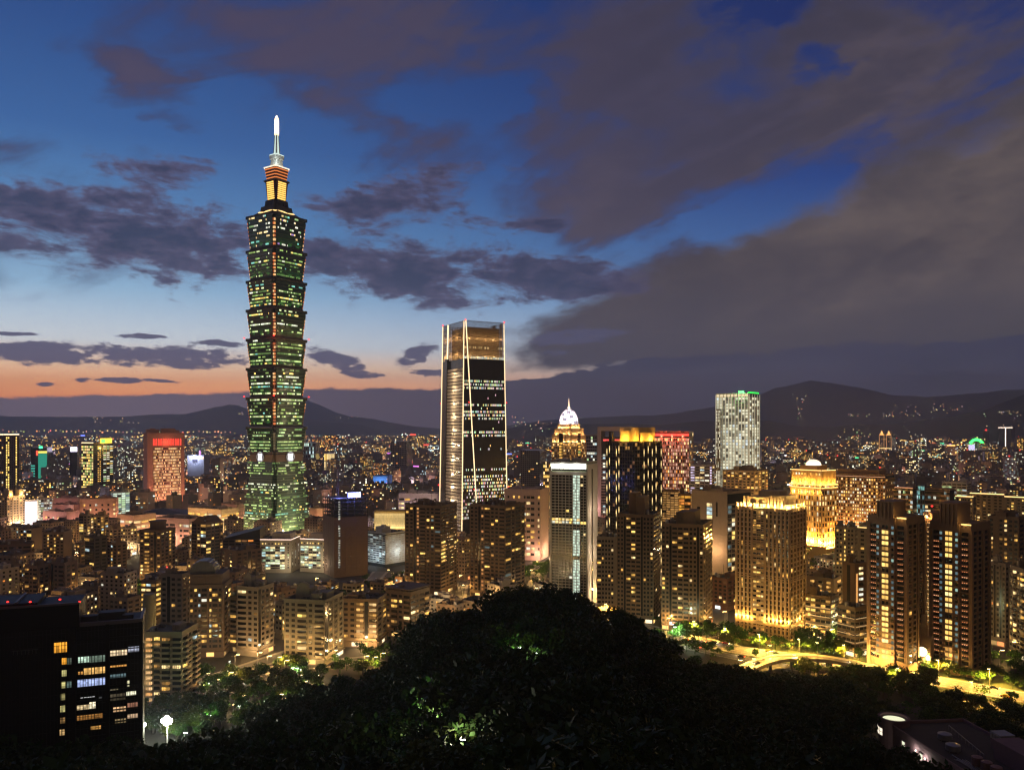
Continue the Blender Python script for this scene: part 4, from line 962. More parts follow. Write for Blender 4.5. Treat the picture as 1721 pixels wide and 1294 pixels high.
# --- L: two dark residential towers, with the lower pale wing on their left
B = res('apartment_tower','dark brown apartment tower just left of its twin, lit windows near top and middle',1037,1098,1110,560,868,(0.25,0.16,0.105),'wwDbLbDwww','wwww',phi=(1.2,),lit=.06,pal=HOTEL,litL=.3,fh=3.0,roofn=1,rh=3)
m=MB().use(B.wm); m.box(-B.a*.22,-B.a*.02,-B.b*.3,B.b*.3,B.H,B.H+15); m.box(0,B.a*.22,-B.b*.3,B.b*.3,B.H,B.H+12.5); 
for i in range(6): m.box(-B.a*.22+i*B.a*.04,-B.a*.22+i*B.a*.04+.4,-B.b*.3-.4,-B.b*.3,B.H,B.H+15.5)
m.build('roof_crown',None,B.root); B.finish()
B = res('apartment_tower','dark brown apartment tower just right of its twin, with white lit entrance at its foot',1112,1182,1197,535,885,(0.27,0.18,0.12),'wwDbLbwwDw','wwww',phi=(1.2,),lit=.08,pal=HOTEL,litL=.3,fh=3.0,roofn=1,rh=3)
m=MB().use(B.wm); m.box(-B.a*.2,0,-B.b*.3,B.b*.3,B.H,B.H+8); m.box(.01,B.a*.25,-B.b*.3,B.b*.3,B.H,B.H+8.8)
for i in range(6): m.box(-B.a*.2+i*B.a*.035,-B.a*.2+i*B.a*.035+.4,-B.b*.3-.4,-B.b*.3,B.H,B.H+8.5)
m.build('roof_crown',None,B.root)
B.strip('F',-B.a*.3,-B.a*.05,4,2,(1.6,1.7,1.7),.6,'lit_entrance'); B.strip('F',B.a*.02,B.a*.1,3,2,(1.2,1.3,1.3),.6,'lit_entrance'); B.finish()
B = res('apartment_block','pale lower apartment block beside the dark towers with a few orange windows',1003,1036,1040,585,905,(0.42,0.34,0.26),'bwwwws','ww',lit=.09,pal=HOTEL,roofn=2); B.finish()
# --- M: pale slab with dark glass flank
B = Bld('office_block','plain pale stone slab with dark glass side and one lit stair slot',1162,1222,1262,690,(1.1,),829,'office block',wall=(0.4,0.31,0.23),glass=(0.012,0.012,0.013))
B.core(solid=True); Wf=B.a; H=B.H
B.fbox(B.glz,'F',-Wf*.06,Wf*.1,H*.45,H-9,-.1,.1); B.grid('F',-Wf*.06,Wf*.1,H*.45,H-9,1,10,.2,.6,.3,None,fn=lambda i,j,r:(PALE if r.random()<.6 else COOL),o=.08)
B.fbox(B.glz,'F',Wf*.2,Wf*.24,H-20,H-8,-.1,.1); B.fbox(B.glz,'F',-Wf*.33,-Wf*.25,H-16,H-13,-.1,.1)
for j in range(1,9): B.fbox(B.wall,'F',-Wf/2,Wf/2,j*H/9,j*H/9+.15,0,.1)
B.fbox(B.glz,'R',-B.b/2+.5,B.b/2-.5,4,H-10,-.1,.1)
B.grid('R',-B.b/2+.5,B.b/2-.5,6,H-10,6,17,.2,.9,.3,.35,[(YEL,2),(PALE,3),(WHITE,2),(DIMC,3)],o=.08)
B.fbox(B.glz,'R',-B.b/2+.5,B.b/2-.5,H-9,H-1,-.1,.12)
B.parapet(); B.roofs(2,4,tanks=0,mast=False); B.finish()
for (u,v) in ((-.3,-9),(.2,-9)): plight(B.root,(Wf*u,-B.b/2+v,30),(1,.6,.3),9000,.6,'street_glow')
res('office_block','small amber lit cube building in front of the red lit block',1140,1161,1163,790,832,(0.5,0.3,0.12),'gg','g',lit=.9,pal=[(ORANGE,3),((.9,.4,.05),3)],roofn=1).finish()
res('car_park','low block with amber lit louvres between black tower and pale slab',1113,1140,1142,780,826,(0.5,0.33,0.18),'gggg','g',lit=.9,pal=[((.5,.25,.07),3),((.65,.32,.09),2)],fh=2.2,roofn=0,cat='car park').finish()
res('office_block','white banded low tower with violet-white lit edges beside the grid tower',1160,1197,1204,1000,783,(0.6,0.55,0.58),'LWWWl','WW',lit=.25,pal=OFFICE,palL=[((1.2,1.0,1.4),1)],litL=.95,roofn=2).finish()
res('apartment_block','tan apartment block with warm uplights standing before the white grid tower',1215,1268,1291,900,793,(0.45,0.33,0.22),'wwwwwwww','wlwl',lit=.3,pal=HOTEL,palL=[(WARM,2),(ORANGE,1)],roofn=3).finish()
# --- N: the right twin residential towers and their clock gate
def twin(xl,xc,xr,D,yt,lab,shaft):
    B = Bld('apartment_tower',lab,xl,xc,xr,D,(1.0,),yt,'tower',wall=(0.32,0.21,0.12),glass=(0.02,0.017,0.015))
    H=B.H; B.core(0,None,True); nf=floors(H,2.95); dz=H/nf; Wf=B.a
    B.fbox(B.wall,'F',-Wf*.5,-Wf*.42,0,H-3,0,.8)
    RED=[((.9,.33,.13),3),((.7,.22,.08),2),((1.1,.5,.25),1)]
    # centre bay: big lit stair windows, teal bays beside, red lamps at the sides
    B.fbox(B.wall,'F',-Wf*.24,Wf*.24,0,H+.5,0,1.6)
    for j in range(2,nf-1):
        z=j*dz+.3; c=pick([((1.7,1.1,.3),4),((1.3,.75,.18),3),((1.8,1.35,.55),2),(DIMW,1)],B.rng) if B.rng.random()<.93 else None
        for q in (-1,1):
            if c: B.win('F',q*Wf*.045,z,Wf*.075,1.9,c,1.66)
            else: B.win('F',q*Wf*.045,z,Wf*.07,1.9,None,1.64)
        for q,(u,wd_) in enumerate(((-.19,.075),(.19,.075))):
            B.win('F',Wf*u,z,Wf*wd_*.8,1.5,None if B.rng.random()>.7 else pick([((.1,.17,.2),4),((.16,.26,.26),2),((.3,.5,.42),.4)],B.rng),1.68)
        B.fbox(B.wall,'F',-Wf*.24,Wf*.24,j*dz-.25,j*dz+.2,1.5,2.1)
        for u in (-.33,.36):
            B.win('F',Wf*u,z-.2,3.6,2.1,None,.08)
            if j>2 and j < nf-3 and B.rng.random()<.93:
                mb=MB().use(glow_mat()); c=pick(RED,B.rng)
                for q in (-1.1,0,1.1): mb.box(Wf*u+q-.28,Wf*u+q+.28,-B.b/2-.7,-B.b/2-.4,z+1.7,z+2.1,c)
                mb.build('balcony_lamp',None,B.root)
        B.fbox(B.wall,'F',-Wf*.42,-Wf*.24,j*dz-.2,j*dz+.25,0,.9); B.fbox(B.wall,'F',Wf*.26,Wf*.45,j*dz-.2,j*dz+.25,0,.9)
    B.bays('R','pwwpwp',4,H-3,.02,HOTEL,2.95,wh=1.8)
    B.bays('L','pwwpwp',4,H-3,.02,HOTEL,2.95)
    m=MB().use(B.wm); m.box(-Wf*.2,Wf*.2,-B.b/2-1.2,B.b*.1,H+.4,H+shaft); m.box(-Wf*.23,Wf*.23,-B.b/2-1.6,B.b*.12,H+shaft,H+shaft+.9)
    for i in range(5): m.box(-Wf*.2+i*Wf*.1-.35,-Wf*.2+i*Wf*.1+.35,-B.b/2-1.9,-B.b/2-1.2,H-1,H+shaft)
    m.build('roof_shaft',None,B.root)
    m=MB().use(glow_mat()); m.box(Wf*.27,Wf*.5,-B.b/2-.2,-B.b/2+.4,H+.2,H+.7,(2.4,1.6,.5)); m.build('roof_light',None,B.root)
    m=MB().use(B.wm); m.box(Wf*.25,Wf*.5,-B.b/2,B.b*.3,H,H+.2); m.build('roof_ledge',None,B.root)
    B.parapet(1.1,.4); plight(B.root,(Wf*.38,-B.b/2-1.4,H+1.5),(1,.6,.2),350,.2,'roof_lamp')
    plight(B.root,(-Wf*.4,-B.b/2-6,7),(1,.58,.15),11000,.4,'entrance_lamp'); plight(B.root,(Wf*.1,-B.b/2-7,7),(1,.58,.15),11000,.4,'entrance_lamp')
    B.finish(); return B
twin(1458,1523,1554,447,873,'left one of the twin dark towers, yellow lit stair windows all the way up',8.5)
twin(1563,1632,1664,440,884,'right one of the twin dark towers, yellow lit stair windows up its middle',11)
B = res('apartment_tower','narrow tower between the twin dark towers, orange lit rooftop, amber ladder of lights',1548,1566,1585,500,874,(0.33,0.22,0.13),'sl','ss',phi=(1,),lit=.05,pal=HOTEL,litL=.0,roofn=1,rh=3,wh=1.2)
for k in range(26):
    mb=MB().use(glow_mat()); B.fbox(mb,'F',B.a*.12,B.a*.4,8+k*2.7,8+k*2.7+.28,.3,.5,(1.0,.55,.2)); mb.build('light_rung',None,B.root)
m=MB().use(B.wm); m.box(-B.a*.4,B.a*.45,-B.b*.4,B.b*.3,B.H,B.H+4.5); m.build('roof_pavilion',None,B.root)
for u in (-.3,.1,.4): plight(B.root,(B.a*u,-B.b*.5-1,B.H+1.5),(1,.5,.16),900,.2,'roof_lamp')
beacon(B.root,(0,0,B.H+8),.7); B.finish()
B = Bld('clock_gate','stone gate tower with round white lit clock face between the twin towers',1537,1564,1569,452,(.6,),1073,'gate tower',wall=(0.45,0.33,0.2))
B.core(0,None,True); B.parapet(.6)
m=MB().use(B.wm); m.box(-B.a*.25,B.a*.25,-B.b*.3,B.b*.3,B.H,B.H+7); m.box(-B.a*.16,B.a*.16,-B.b*.2,B.b*.2,B.H+7,B.H+12)
m.box(-B.a*.55,B.a*.55,-B.b*.6,B.b*.55,B.H-1.2,B.H-.4); m.box(-B.a*.5-.4,-B.a*.5+.6,-B.b*.5-.4,B.b*.5,0,B.H-1.2); m.box(B.a*.5-.6,B.a*.5+.4,-B.b*.5-.4,B.b*.5,0,B.H-1.2); m.build('gable',None,B.root)
m=MB().use(glow_mat()); n=24; rr=2.7; zc=B.H*.48+1.5; pts=[(rr*math.cos(2*math.pi*i/n),-B.b/2-.25,zc+rr*math.sin(2*math.pi*i/n)) for i in range(n)]; m.poly(pts[::1],(3.0,2.5,1.3)); ck=m.build('clock_face',None,B.root)
m=MB().use(mat('clock_bronze',(0.2,0.12,0.05),.4,.5))
for i in range(n): m.tube((pts[i][0]*1.06,pts[i][1],zc+(pts[i][2]-zc)*1.06),(pts[(i+1)%n][0]*1.06,pts[i][1],zc+(pts[(i+1)%n][2]-zc)*1.06),.22,5)
m.box(-.09,.09,-B.b/2-.4,-B.b/2-.3,zc,zc+2.0); m.tube((0,-B.b/2-.35,zc),(-1.2,-B.b/2-.35,zc+.5),.1,4); m.build('hands_and_rim',None,B.root)
plight(B.root,(0,-B.b/2-4,4),(1,.7,.3),900,.3,'gate_lamp'); B.finish()
# --- O: pair of residential towers by the hill
for (xl,xc,xr,D,yt,lab,wall,fh) in ((681,741,768,655,852,'brown apartment tower left of its pair with orange lit lift strip',(0.27,0.19,0.13),3.0),(790,849,882,640,852,'brown apartment tower right of its pair with arched roof frame',(0.29,0.2,0.13),3.0)):
    B = res('apartment_tower',lab,xl,xc,xr,D,yt,wall,'wwDlbwwb','WwWw',phi=(1.0,),lit=.10,pal=[(YEL,4),(WARM,3),(DIMW,3),(DIMC,1)],palL=[((.9,.42,.12),3),((.6,.25,.08),3)],litL=.6,fh=fh,roofn=3,rh=5)
    m=MB().use(B.wm); 
    for i in range(9):
        u=-.5+i/8; hz_=3.2+2.6*math.sin(math.pi*i/8); m.box(B.a*u*.9-.25,B.a*u*.9+.25,-B.b*.4,-B.b*.4+.5,B.H,B.H+hz_)
        if i<8:
            u2=-.5+(i+1)/8; h2=3.2+2.6*math.sin(math.pi*(i+1)/8); m.tube((B.a*u*.9,-B.b*.4+.25,B.H+hz_),(B.a*u2*.9,-B.b*.4+.25,B.H+h2),.3,5)
    m.build('roof_arch',None,B.root); B.finish()
res('apartment_block','dim pale block seen between the pair of brown towers',766,781,792,720,905,(0.4,0.3,0.25),'www','www',lit=.15,pal=HOMES,roofn=2).finish()
# --- P: tower under construction with crane and blue lit top
B = Bld('unfinished_tower','tower under construction wrapped in dark netting with open steel top and blue-white sign',543,562,618,735,(1.0,),870,'building site',wall=(0.17,0.12,0.10),glass=(0.02,0.02,0.02))
B.core(0,None,True); H=B.H; aa,bb=B.a/2,B.b/2
for f in 'FR':
    for j in range(1,6): B.fbox(B.wall,f,-B.wd(f)/2,B.wd(f)/2,j*H/6,j*H/6+.4,0,.25)
    for i in range(7): B.fbox(B.wall,f,-B.wd(f)/2+i*B.wd(f)/6-.15,-B.wd(f)/2+i*B.wd(f)/6+.15,0,H,0,.18)
for j in range(30):
    if B.rng.random()<.85: B.win('R',-bb*.72,H*.12+j*2.15,1.8,1.3,(.42,.42,.36) if B.rng.random()<.7 else (.7,.7,.55),.3)
m=MB().use(mat('dark_steelwork',(0.05,0.045,0.05),.6,.4)); zt_=H+17
for i in range(6):
    for j in range(6):
        if i in (0,5) or j in (0,5): m.box(-aa+i*B.a/5*.998-.25,-aa+i*B.a/5*.998+.25,-bb+j*B.b/5-.25,-bb+j*B.b/5+.25,H,zt_)
for k in range(6):
    z=H+k*3.3; m.box(-aa,aa,-bb-.2,-bb+.2,z,z+.4); m.box(aa-.2,aa+.2,-bb+.2,bb,z,z+.4); m.box(-aa-.2,-aa+.2,-bb+.2,bb,z,z+.4); m.box(-aa,aa,bb-.2,bb+.2,z,z+.4)
m.build('steel_frame',None,B.root)
m=MB().use(mat('site_deck',(0.12,0.11,0.11),.9))
for k in range(6): m.box(-aa+.4,aa-.4,-bb+.4,bb-.4,H+k*3.3+.05,H+k*3.3+.2)
m.build('floor_deck',None,B.root)
for k in range(5): B.strip('R',-bb*.15+k*bb*.13*1.2,-bb*.15+(k+.9)*bb*.13*1.2,zt_+.4,4.2,(3.0,3.4,9.0),-2.0,'lit_sign_letter')
plight(B.root,(aa+3,-bb+B.b*.5,zt_+1),(.2,.25,1),12000,.5,'sign_glow'); plight(B.root,(aa-4,-bb+6,zt_+2.5),(.2,.25,1),9000,.4,'sign_glow')
B.finish()
cr = empty('tower_crane', (B.ctr.x-6, B.ctr.y-4, H+17), R(20), 'thin dark tower crane standing on the unfinished netted tower', 'crane')
m=MB().use(mat('crane_steel',(0.12,0.08,0.07),.6,.3))
for (x,y) in ((-.8,-.8),(.8,-.8),(.8,.8),(-.8,.8)): m.tube((x,y,-10),(x,y,34-0),.14,4)
for k in range(22): m.tube((-.8,-.8,-10+k*2),(.8,-.8,-8+k*2),.08,4); m.tube((.8,-.8,-10+k*2),(.8,.8,-8+k*2),.08,4)
m.build('mast',None,cr); m=MB().use(_m['crane_steel'])
for y in (-.6,.6): m.tube((-14,y,24),(32,y,24),.14,4)
m.tube((-3,0,26),(32,0,24.6),.12,4)
for k in range(23): m.tube((-14+k*2,-.6,24),(-12+k*2,.6,24),.07,4); m.tube((-12+k*2,.6,24),(-11+k*2,0,25.4),.06,4)
m.build('jib',None,cr); m=MB().use(_m['crane_steel']); m.box(-14,-10.5,-1.1,1.1,21.2,24); m.build('counterweight',None,cr)
m=MB().use(_m['crane_steel']); m.tube((0,0,30),(22,0,25),.06,4); m.tube((0,0,30),(-12,0,25),.06,4); m.build('tie_rod',None,cr)
# --- Q: white office with a lit roof outline
for (xl,xc,xr,yt,lab,sd) in ((437,489,504,909,'white office wing outlined by a glowing roof edge, bright office floors',1),(504,548,560,909,'right office wing with glowing roof edge and bright floors beside the netted tower',2)):
    B = Bld('office_block',lab,xl,xc,xr,760,(.9,) if sd==1 else (.5,),yt,'office block',wall=(0.42,0.37,0.3),glass=(0.02,0.022,0.022),seed=sd)
    B.core(solid=True); H=B.H; Wf=B.a; nf=9
    B.fbox(B.glz,'F',-Wf*.47,Wf*.3,4,H-5,-.1,.08)
    B.grid('F',-Wf*.47,Wf*.3,3,H-5,5,nf,.12,.7,.2,None,fn=lambda i,j,r: (pick([((1.3,1.5,.95),4),((1.6,1.3,.6),3),((.7,1.1,1.1),2),((.35,.5,.3),2)],r) if r.random()<(.75 if j%3 else .3) else None),o=.05)
    B.punched('F',-Wf*.47,Wf*.47,H-4.6,H-.8,9,1,1.3,1.3,.6,[(YEL,2),(PALE,2)])
    B.punched('F',Wf*.32,Wf*.5,4,H-5,1,nf,1.0,1.4,.1,OFFICE); B.punched('R',None,None,4,H-3,3,nf,1.2,1.6,.25,OFFICE)
    for f in 'FR':
        for q in range(3): B.strip(f,-B.wd(f)/2+q*B.wd(f)/3,-B.wd(f)/2+(q+1)*B.wd(f)/3,H+1.0,.5,(2.2,1.55,1.25),.1)
    B.parapet(1.0); m=MB().use(B.wm); m.box(-Wf*.2,Wf*.4,-B.b*.2,B.b*.4,H,H+6); m.build('plant_room',None,B.root); B.roofs(2,3,tanks=0,mast=False)
    plight(B.root,(Wf*.42,-B.b/2-9,9),(1,.8,.5),3500,.5,'street_glow'); plight(B.root,(Wf*.0,-B.b/2-12,16),(1,.8,.5),1800,.5,'street_glow'); B.finish()
# --- dark slab with sloping roof beside the tall tower's foot
B = res('hall','low dark hall with long sloping roof in front of the tall tower',374,437,446,780,905,(0.16,0.11,0.085),'WWWWWW','WW',lit=.18,pal=HOMES,roofn=0,parapet=False,cat='hall')
m=MB().use(mat('dark_roof_metal',(0.03,0.03,0.032),.5)); aa,bb=B.a/2,B.b/2
m.mesh([(-aa*.9,-bb,B.H),(aa,-bb,B.H),(aa,bb,B.H),(-aa*.9,bb,B.H),(aa,-bb,B.H+9),(aa,bb,B.H+9),(-aa*.9,-bb,B.H+1),(-aa*.9,bb,B.H+1)],[(0,1,4,6),(1,2,5,4),(2,3,7,5),(3,0,6,7),(6,4,5,7),(0,3,2,1)]); m.build('sloping_roof',None,B.root); B.finish()
# --- R: golden lit block, S: blue-grey glass building
B = Bld('gallery','low block whose whole facade glows gold behind a fine screen',629,681,684,900,(.4,),859,'building',wall=(0.55,0.42,0.2),h=None)
B.core(0,None,True); m=MB().use(glow_mat()); n=46; zb=B.H-19
for i in range(n):
    for j in range(7):
        g_=(1.15,.72,.5,.42,.42,.5,.62)[j]*B.rng.uniform(.85,1.1); B.fbox(m,'F',-B.a/2+.5+i*(B.a-1)/n,-B.a/2+.5+(i+.8)*(B.a-1)/n,zb+j*2.4,zb+j*2.4+2.4,.05,.2,(1.45*g_,1.0*g_,.38*g_))
m.build('lit_screen',None,B.root); B.fbox(B.wall,'F',-B.a/2,B.a/2,B.H-2,B.H,0,.6); B.fbox(B.wall,'F',-B.a/2,B.a/2,zb-1,zb,0,.6); B.parapet(.6)
plight(B.root,(0,-B.b/2-14,zb-6),(1,.7,.25),30000,.8,'facade_glow'); B.finish()
B = Bld('office_block','blue-white glass office stack behind small trees right of the netted tower',617,648,684,790,(1.0,),898,'office block',wall=(0.5,0.54,0.55),glass=(0.03,0.04,0.045))
B.core(); B.grid('F',None,None,3,B.H-1,6,13,.3,1.0,.35,.5,[((.45,.55,.5),3),((.7,.8,.7),2),(COOL,1),(DIMC,2)]); B.grid('R',None,None,3,B.H-1,7,13,.9,1.8,.5,.45,[(COOL,2),((.7,.85,.75),3),(WHITE,2)])
B.parapet(); B.roofs(3,5,tanks=0); B.finish(); plight(B.root,(0,-B.b/2-8,10),(.8,.95,1),3500,.5,'street_glow'); plight(B.root,(B.a/2+8,0,14),(.9,.95,.9),3000,.5,'street_glow')
# --- Mall blocks behind, lit pink
def mall(xl,xc,xr,D,yt,lab,wall,phi=(.5,),lights=4,col_=(1,.5,.32),pw=13000,pat=('sWsWs','sws'),h=None,lit=.5):
    B = Bld('mall_block',lab,xl,xc,xr,D,phi,yt,'mall',wall=wall,seed=int(xl))
    B.core(solid=True); B.bays('F',pat[0].replace('s','sw') if len(pat[0])>3 else pat[0],3,B.H-4,lit*.8,[(PALE,2),(WARM,2),(WHITE,1)],5.5,band=True,wh=2.6); B.bays('R',pat[1],3,B.H-4,lit,[(PALE,2),(WARM,2)],5.5,wh=2.6); B.parapet(1.5); B.roofs(2,4,tanks=0,mast=False)
    for k in range(lights): plight(B.root,(B.a*(-.45+.9*k/max(lights-1,1)),-B.b/2-8,7),col_,pw,.6,'facade_lamp')
    plight(B.root,(B.a/2+8,0,7),col_,pw,.6,'facade_lamp'); B.finish(); return B
PK=(0.58,0.36,0.33); PO=(0.6,0.38,0.26)
mall(72,112,134,1010,862,'front tier of the pink stepped mall with narrow dark window slots',PK,lights=4,col_=(1,.5,.45),pw=15000,pat=('swssws','s'))
mall(84,124,140,1060,850,'middle tier of the pink stepped mall',PK,lights=2,col_=(1,.5,.45),pat=('sWsW','s'))
mall(90,130,145,1105,839,'highest rear tier of the pink stepped mall',PK,lights=2,col_=(1,.5,.45),pat=('sssss','s'))
mall(134,195,199,1060,839,'long flat terracotta pink hall right of the stepped mall',PO,lights=4,pat=('ssssss','s'),pw=10000)
mall(215,300,318,1080,866,'broad pale mall under a wide dark roof',(0.55,0.44,0.36),lights=5,pat=('WsWsWsWs','W'),lit=.8)
mall(196,224,262,960,868,'orange glowing low mall corner with bright shopfronts',(0.6,0.42,0.28),phi=(1.,),lights=3,pat=('WW','WWW'),lit=.9)
mall(262,318,345,930,874,'pinkish low mall wing with terraces behind the brick flats',(0.55,0.4,0.33),lights=3,pat=('WsWsW','WW'),lit=.6)
mall(316,372,402,1010,858,'amber lit colonnade wing of the mall',(0.6,0.45,0.3),lights=5,col_=(1,.6,.25),pat=('WWWWWWWW','WWW'),lit=.95,pw=24000)
mall(372,398,414,1060,850,'plain pink cube of the mall beside the tall tower',PO,lights=2,pat=('sss','ss'))
mall(520,548,556,1050,856,'pink cube of the mall right of the tall tower',PO,lights=2,pat=('sss','s'))
mall(848,908,922,830,825,'big blank pale pink hall wall right of the tapered glass tower',(0.55,0.42,0.37),lights=2,pat=('ssssWWs','s'),pw=12000,phi=(.8,))
mall(862,893,920,900,829,'second pinkish hall block with a lit window grid',(0.5,0.4,0.38),lights=1,pat=('WWWW','s'),pw=12000,lit=.5)
mall(670,735,742,1080,831,'violet-white lit low hall left of the tapered glass tower',(0.55,0.48,0.55),lights=3,col_=(.9,.6,.9),pat=('WWsWWs','s'),pw=14000)
m=MB().use(mat('hall_roof_dark',(0.05,0.055,0.06),.5)); P0=W(248,HY,1075); m.mesh([(-34,-16,0),(44,-22,-2),(50,20,0),(-30,24,2),(-4,0,6.5)],[(0,1,4),(1,2,4),(2,3,4),(3,0,4),(0,3,2,1)])
o_=m.build('canopy_roof',None,None,(P0.x+16,1095,zt(866,1080)+2)); tag(o_,'wide dark tent-like roof lying over the pale mall','roof')
# --- U V W X: taller blocks on the left
B = Bld('hotel_tower','pale pink slab tower with red lit arches under its roof',241,247.5,310,1330,(4.0,),729,'tower',wall=(0.5,0.27,0.2),glass=(0.03,0.02,0.02),indiv=0)
B.core(solid=True); H=B.H; Wf=B.b
B.fbox(B.glz,'R',-Wf*.34,Wf*.4,3,H-22,-.1,.06)
B.grid('R',-Wf*.34,Wf*.4,3,H-22,24,21,.35,2.1,.5,None,fn=lambda i,j,r:(pick([((1.3,.9,.42),4),((1.1,.65,.25),4),(DIMW,2)],r) if r.random()<.78 else None),o=.05)
for i in range(12):
    u=-Wf*.33+i*Wf*.0655; 
    for q,(zz_,ww,hh) in enumerate(((H-19,3.0,9.0),(H-10,2.2,2.0))):
        mb=MB().use(glow_mat()); B.fbox(mb,'R',u-ww*.32,u+ww*.32,zz_,zz_+hh,.05,.2,(2.4,.10,.06)); mb.build('red_arch_light',None,B.root)
B.parapet(1.5); B.roofs(3,9,tanks=0)
for u in (-.3,0,.3): plight(B.root,(B.a/2+22,Wf*u,14),(1,.42,.25),22000,1,'facade_lamp')
plight(B.root,(B.a/2+26,0,70),(1,.42,.28),14000,1,'facade_lamp'); plight(B.root,(B.a/2+6,0,H-14),(1,.2,.1),3000,.5,'red_lamp'); B.finish()
B = Bld('office_tower','dark tower with amber lit column and yellow-green roof sign left of the pink slab tower',137,157,190,1500,(1.2,),746,'tower',wall=(0.3,0.18,0.12),indiv=0)
B.core(); B.grid('F',None,None,3,B.H-3,7,20,.3,1.6,.4,.75,[(YEL,3),(PALE,3),(LIME,2)]); B.bays('R','ssclsWWW',3,B.H-3,.5,[(YEL,1),(WHITE,2),(GREEN,2)],4,palL=[(WARM,1)]); B.parapet()
for q in range(2): B.strip('F',-B.a/2+q*B.a/2,-B.a/2+(q+1)*B.a/2,B.H+1,1.8,(1.8,1.3,.7),.1,'roof_light')
B.strip('R',-B.b*.15,B.b*.45,B.H+1,9,(2.2,1.6,.12),-1,'yellow_roof_sign'); B.strip('R',-B.b*.1,B.b*.1,B.H+2,6,(.3,3,.3),-.6,'green_roof_sign')
plight(B.root,(B.a/2+10,0,B.H-8),(1,.75,.15),30000,.6,'sign_glow'); plight(B.root,(B.a/2+14,0,20),(1,.5,.25),60000,.6,'street_glow'); B.finish()
B = Bld('office_tower','dark tower with a white lit roof line at the left picture edge',-14,6,32,1480,(1.2,),731,'tower',wall=(0.16,0.1,0.07),indiv=0)
B.core(); B.grid('R',None,None,3,B.H-3,8,26,1.2,1.4,.4,None,fn=lambda i,j,r:(YEL if (i in(1,2,6) and r.random()<.85) else None)); B.grid('F',None,None,3,B.H-3,6,26,1.2,1.4,.4,.1)
B.strip('R',-B.b/2,B.b/2,B.H,2,(2.4,1.9,1.1),.2,'roof_light'); B.strip('F',-B.a/2,B.a/2,B.H,2,(2.4,1.9,1.1),.2,'roof_light'); B.roofs(1,3,tanks=0,mast=False); B.finish()
B = res('apartment_tower','beige tower at the left edge with two orange lit rooftop pavilions',-6,12,42,1010,836,(0.42,0.33,0.22),'wwww','wwpwwpww',phi=(1.2,),lit=.12,pal=HOTEL,roofn=0,litL=.5)
for v in (-.42,.18):
    m=MB().use(B.wm); m.box(B.a*.1,B.a*.5,B.b*v,B.b*(v+.24),B.H,B.H+8); m.box(B.a*.08,B.a*.52,B.b*v-.4,B.b*(v+.24)+.4,B.H+8,B.H+8.8); m.build('roof_pavilion',None,B.root)
    plight(B.root,(B.a*.5+2,B.b*(v+.12),B.H+3),(1,.55,.15),4500,.3,'roof_lamp')
plight(B.root,(B.a/2+9,0,16),(1,.7,.35),26000,.5,'street_glow'); plight(B.root,(B.a/2+9,6,45),(1,.7,.35),7000,.5,'street_glow'); B.finish()
B = Bld('screen_building','narrow building carrying a huge blank white lit screen',40,41.5,63,1030,(3.,),841,'building',wall=(0.4,0.38,0.4)); B.core(0,None,True); H=B.H
for j in range(5):
    for q in range(3):
        k=(.5,1.2,2.4,3.2,3.2)[j]; B.strip('R',-B.b*.46+q*B.b*.3,-B.b*.46+(q+.99)*B.b*.3,6+j*(H-8)/5,(H-8)/5,(.95*k,.92*k,1.0*k),.2,'screen_panel')
B.parapet(.5); plight(B.root,(B.a/2+12,0,14),(1,.8,.75),20000,.6,'screen_glow'); B.finish()
res('office_block','office block with cool white lit stairwell between the screen and the pink mall',62,64,88,1035,839,(0.4,0.38,0.34),'s','LWWWW',phi=(3,),lit=.5,pal=[(WHITE,2),(GREEN,1),(COOL,1)],palL=[((1.4,1.5,1.1),1)],roofn=2).finish()
res('office_block','greenish lit office behind the terracotta hall',186,190,218,1160,828,(0.3,0.33,0.3),'g','gggg',phi=(3,),lit=.8,pal=[((.6,.85,.5),2),((.8,1.,.8),2),(DIMC,2)],roofn=1).finish()
# --- far right midground
B = Bld('office_block','brown banded office with white lit corner behind the twin towers',1502,1534,1541,860,(.6,),822,'office block',wall=(0.3,0.2,0.15)); B.core(); B.grid('F',None,None,3,B.H-1,8,13,.2,2.0,.7,.35,OFFICE,piers=False); B.strip('F',-B.a*.45,B.a*.5,B.H+1,.5,(1.1,.5,.28),.1); B.parapet(); B.finish()
B = Bld('office_block','teal lit glass link block between two brown banded offices',1539,1554,1557,880,(.6,),815,'office block',wall=(0.2,0.25,0.27)); B.core(); B.grid('F',None,None,3,B.H-1,4,14,.2,1.0,.3,.75,[(TEAL,3),(COOL,1),((.15,.35,.4),3)]); B.finish()
B = Bld('office_block','second brown banded office right of the teal glass block',1555,1596,1604,860,(.6,),824,'office block',wall=(0.3,0.2,0.15)); B.core(); B.grid('F',None,None,3,B.H-1,9,13,.2,2.0,.7,.25,OFFICE,piers=False); B.parapet(); B.finish()
res('office_block','white louvred block behind the brown banded offices',1583,1625,1632,940,812,(0.5,0.48,0.5),'WWWWW','W',lit=.3,pal=[(GREEN,1),(COOL,1)],roofn=1).finish()
for (xl,xc,xr,yt,D,lab) in ((1606,1636,1640,837,800,'low roof outlined in gold light right of the brown offices'),(1630,1688,1694,833,820,'long dark block with gold outlined roof edge'),(1688,1745,1750,839,800,'gold outlined roof block at the right picture edge')):
    B = res('apartment_block',lab,xl,xc,xr,D,yt,(0.2,0.16,0.13),'pwwpwwpwwp','ww',lit=.2,pal=HOMES,roofn=0,phi=(.5,))
    for q in range(3): B.strip('F',-B.a/2+q*B.a/3,-B.a/2+(q+1)*B.a/3,B.H+.8,.9,(2.0,1.35,.5),.2)
    B.finish()
